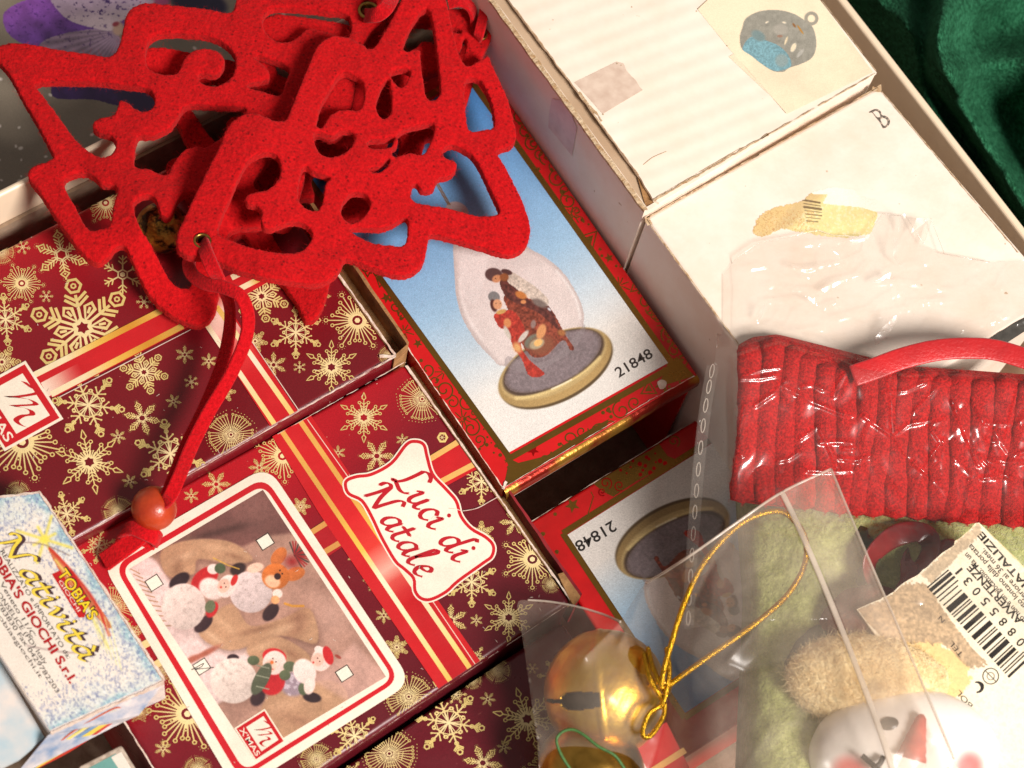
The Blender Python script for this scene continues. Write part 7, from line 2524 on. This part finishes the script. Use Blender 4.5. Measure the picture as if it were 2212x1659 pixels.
def frost(X, Y, u, v):
    f = fbm(X / 5, Y / 5, 101); g = fbm(X / 40, Y / 40, 102); h = fbm(X / 2.6, Y / 7, 103)
    img = np.zeros((len(X), 3)) + np.array([243, 230, 216])
    # frosted blue towards the printed margin
    P = np.array(NQ, float)
    e1 = dseg(X, Y, P[0], P[1]); e2 = dseg(X, Y, P[1], P[2]); e3 = dseg(X, Y, P[4], P[0])
    e = np.minimum(np.minimum(e1, e2), e3 * .8) + (g - .5) * 60
    a = (1 - sst(6, 66, e))
    img = lay(img, a * .45, (186, 214, 220))
    img = lay(img, (1 - sst(0, 22, e)) * .6, (128, 178, 194))
    img = lay(img, ((f > .58) & (e < 80)) * .45 * sst(.54, .66, f), (132, 140, 182))
    img = lay(img, ((h > .66) & (e < 110)) * .5, (90, 100, 150))
    img = lay(img, ((f < .33) & (e < 60)) * .6, (240, 244, 246))
    # comet
    c = K(0, 1400, [(575, 800)], .16667)[0]
    c = (96, 1165)
    for k in range(8):
        an = .3 + k * math.pi / 4; L = (62, 30, 52, 26)[k % 4]
        img = pen(img, X, Y, [c, (c[0] + L * math.cos(an), c[1] + L * math.sin(an))], 6, (240, 222, 96), 3.2, .85)
    img = blob(img, X, Y, c, 13, 11, 0, (244, 226, 90), .7)
    tail = smooth([(104, 1180), (150, 1225), (200, 1290), (240, 1350), (228, 1352), (180, 1300), (130, 1236)])
    img = lay(img, inpoly(X, Y, tail) * .85, np.array([226, 110, 60])[None] * (.9 + .3 * (g[:, None] - .5)))
    img = pen(img, X, Y, smooth([(108, 1186), (156, 1236), (205, 1300), (236, 1372)], False), 6, (206, 50, 40), 3, .8)
    img = pen(img, X, Y, smooth([(120, 1210), (170, 1275), (205, 1345), (235, 1400)], False), 5, (240, 226, 120), 3, .8)
    img = pen(img, X, Y, smooth([(5, 1185), (50, 1172), (100, 1178), (150, 1200)], False), 3, (130, 104, 100), 1.6, .6)
    img = pen(img, X, Y, smooth([(205, 1330), (226, 1370), (206, 1400), (150, 1410), (60, 1395)], False), 4, (150, 120, 120), 2, .5)
    for k in range(5):
        img = pen(img, X, Y, [(190 + k * 12, 1310 + k * 8), (222 + k * 10, 1400 + k * 12)], 2, (240, 232, 150), 1.2, .7)
    return img


gx, gy = np.meshgrid(np.arange(-30, 360, 1.8), np.arange(1054, 1590, 1.8))
ny, nx = gx.shape; X = gx.ravel(); Y = gy.ravel()
cN = np.array(NQ, float).mean(0)
msk = inpoly(X, Y, cN + (np.array(NQ, float) - cN) * .982)
C = lin(np.clip(frost(X, Y, X, Y), 0, 255))
i = (np.arange(ny - 1)[:, None] * nx + np.arange(nx - 1)[None, :]).ravel()
Fc = np.stack([i, i + nx, i + nx + 1, i + 1], -1)
Fc = Fc[msk[Fc].all(1)]
us = np.unique(Fc); mp = -np.ones(len(X), int); mp[us] = np.arange(len(us))
mk("frost_print", PN.at(X[us], Y[us], 8e-5), mp[Fc], M["photo"], toy, C[us])
GLY["v"] = (0.50, [[(.02, .44), (.12, .56), (.16, .40), (.18, .04)], [(.18, .04), (.36, .30), (.42, .52), (.36, .56)]])
GLY["à"] = (0.60, GLY["a"][1] + [[(.30, .92), (.42, .72)]])
lt = Print()
italic(lt, "Natività", (0, 1172), (182, 1432), 46, (74, 48, 56), 0, .34)
italic(lt, "Natività", (-4, 1172), (178, 1432), 46, (244, 214, 74), 6e-5, .15)
# lettered mark
lg = np.array([(116, 1238), (142, 1228), (200, 1312), (186, 1336), (174, 1332)], float)
lt.poly([(112, 1240), (130, 1232), (186, 1322), (182, 1334), (170, 1334)], (196, 28, 30), 2e-5)
lt.poly([(140, 1232), (156, 1232), (196, 1300), (190, 1312)], (196, 28, 30), 2e-5)
put_text(lt, "TOBIA'S", (122, 1238), (194, 1342), 25, (60, 30, 24), 4e-5, .05)
put_text(lt, "TOBIA'S", (123, 1239), (194, 1341), 23, (250, 214, 40), 7e-5, .01)
put_text(lt, "GIOCHI", (126, 1256), (168, 1322), 8, (250, 226, 210), 9e-5)
for s_, A, B, h, col, bo in (("TOBIA'S GIOCHI S.r.l.", (-34, 1182), (152, 1478), 19, (180, 24, 30), .03), ("REALIZZATO e IMPORTATO da:", (0, 1192), (146, 1424), 10, (70, 62, 60), 0),
                             ("Via Veneto 11/C", (-22, 1226), (70, 1378), 10, (70, 62, 60), 0), ("35043 MONSELICE (PD) Italy", (-50, 1220), (96, 1436), 10, (70, 62, 60), 0),
                             ("Tel. 0429 783830 Fax 0429782203", (-60, 1226), (122, 1498), 10, (70, 62, 60), 0), ("www.tobiasgiochi.it", (-52, 1262), (86, 1466), 9, (90, 80, 76), 0)):
    put_text(lt, s_, A, B, h, col, 3e-5, bo)
lt.build("lettering_print", PN, M["print"], toy, 1.6e-4, list(PN.at(*(cN + (np.array(NQ, float) - cN) * .985).T)))
tw = Print()
wear(tw, (86, 1062), (356, 1470), 4.5, (240, 222, 206), 131, .8)
wear(tw, (354, 1474), (110, 1584), 6, (226, 200, 178), 132, .8, 1e-5)
wear(tw, (-10, 1074), (86, 1062), 3, (206, 186, 170), 133, .8, 1e-5)
tw.build("worn_edge", PN, M["white_torn"], toy, 2.6e-4)
# open end flap in front, printed with coloured streaks, and neighbouring torn panel
fq = np.array([(104, 1588), (352, 1478), (300, 1545), (262, 1562), (60, 1665), (20, 1690)], float)
Pf = WZ(fq[:, 0], fq[:, 1], np.array([.1020, .1020, .0910, .0880, .0870, .0890]))
mk("end_flap", Pf, [(0, 1, 2, 3), (0, 3, 4, 5)], simple("streaked_print", (226, 214, 210), (128, 150, 182), 130, .55, .0003, 300), toy)
sf = Print()
for k, (c_, w) in enumerate((((206, 60, 44), 5), ((236, 206, 84), 8), ((120, 150, 190), 6), ((240, 220, 120), 5), ((206, 90, 50), 3))):
    o_ = k * 9
    sf.stroke(smooth([(60 + o_ * .3, 1668 - o_ * .3), (150, 1622 - o_), (240, 1562 - o_ * .8), (262, 1548 - o_ * .5)], False, 5), w, c_, k * 1e-6)
Vs = np.concatenate(sf.V)
nrm_f = np.cross(Pf[1] - Pf[0], Pf[3] - Pf[0]); nrm_f /= np.linalg.norm(nrm_f)
if nrm_f[2] < 0:
    nrm_f = -nrm_f
sf.build("streak_print", Plane(Pf[0], nrm_f), M["print"], toy, 3e-4)
pq = np.array([(-60, 1380), (-6, 1416), (96, 1592), (40, 1640), (-120, 1720)], float)
prism("torn_panel", list(Z(.0975).at(*pq.T)), .0015, simple("frost_card", (226, 214, 206), (140, 186, 206), 60, .55), toy)

# small turquoise printed box below it
tb = thing("small_carton", "turquoise printed carton corner with grey worn edge, bottom left", "box", W1(250, 1700, .0045))
tq = [(168, 1656), (262, 1608), (330, 1720), (230, 1780)]
card_box("carton", tq, .080, .0045, simple("worn_grey_card", (206, 190, 172), (130, 112, 96), 400, .8), tb, bev=.0008)
tp = Print()
tp.poly([(186, 1662), (250, 1628), (312, 1724), (240, 1760)], (112, 166, 158))
tp.poly([(240, 1636), (262, 1624), (318, 1716), (300, 1726)], (238, 226, 212), 1e-5)
tp.build("panel_print", Z(.080), M["print"], tb, 8e-5)
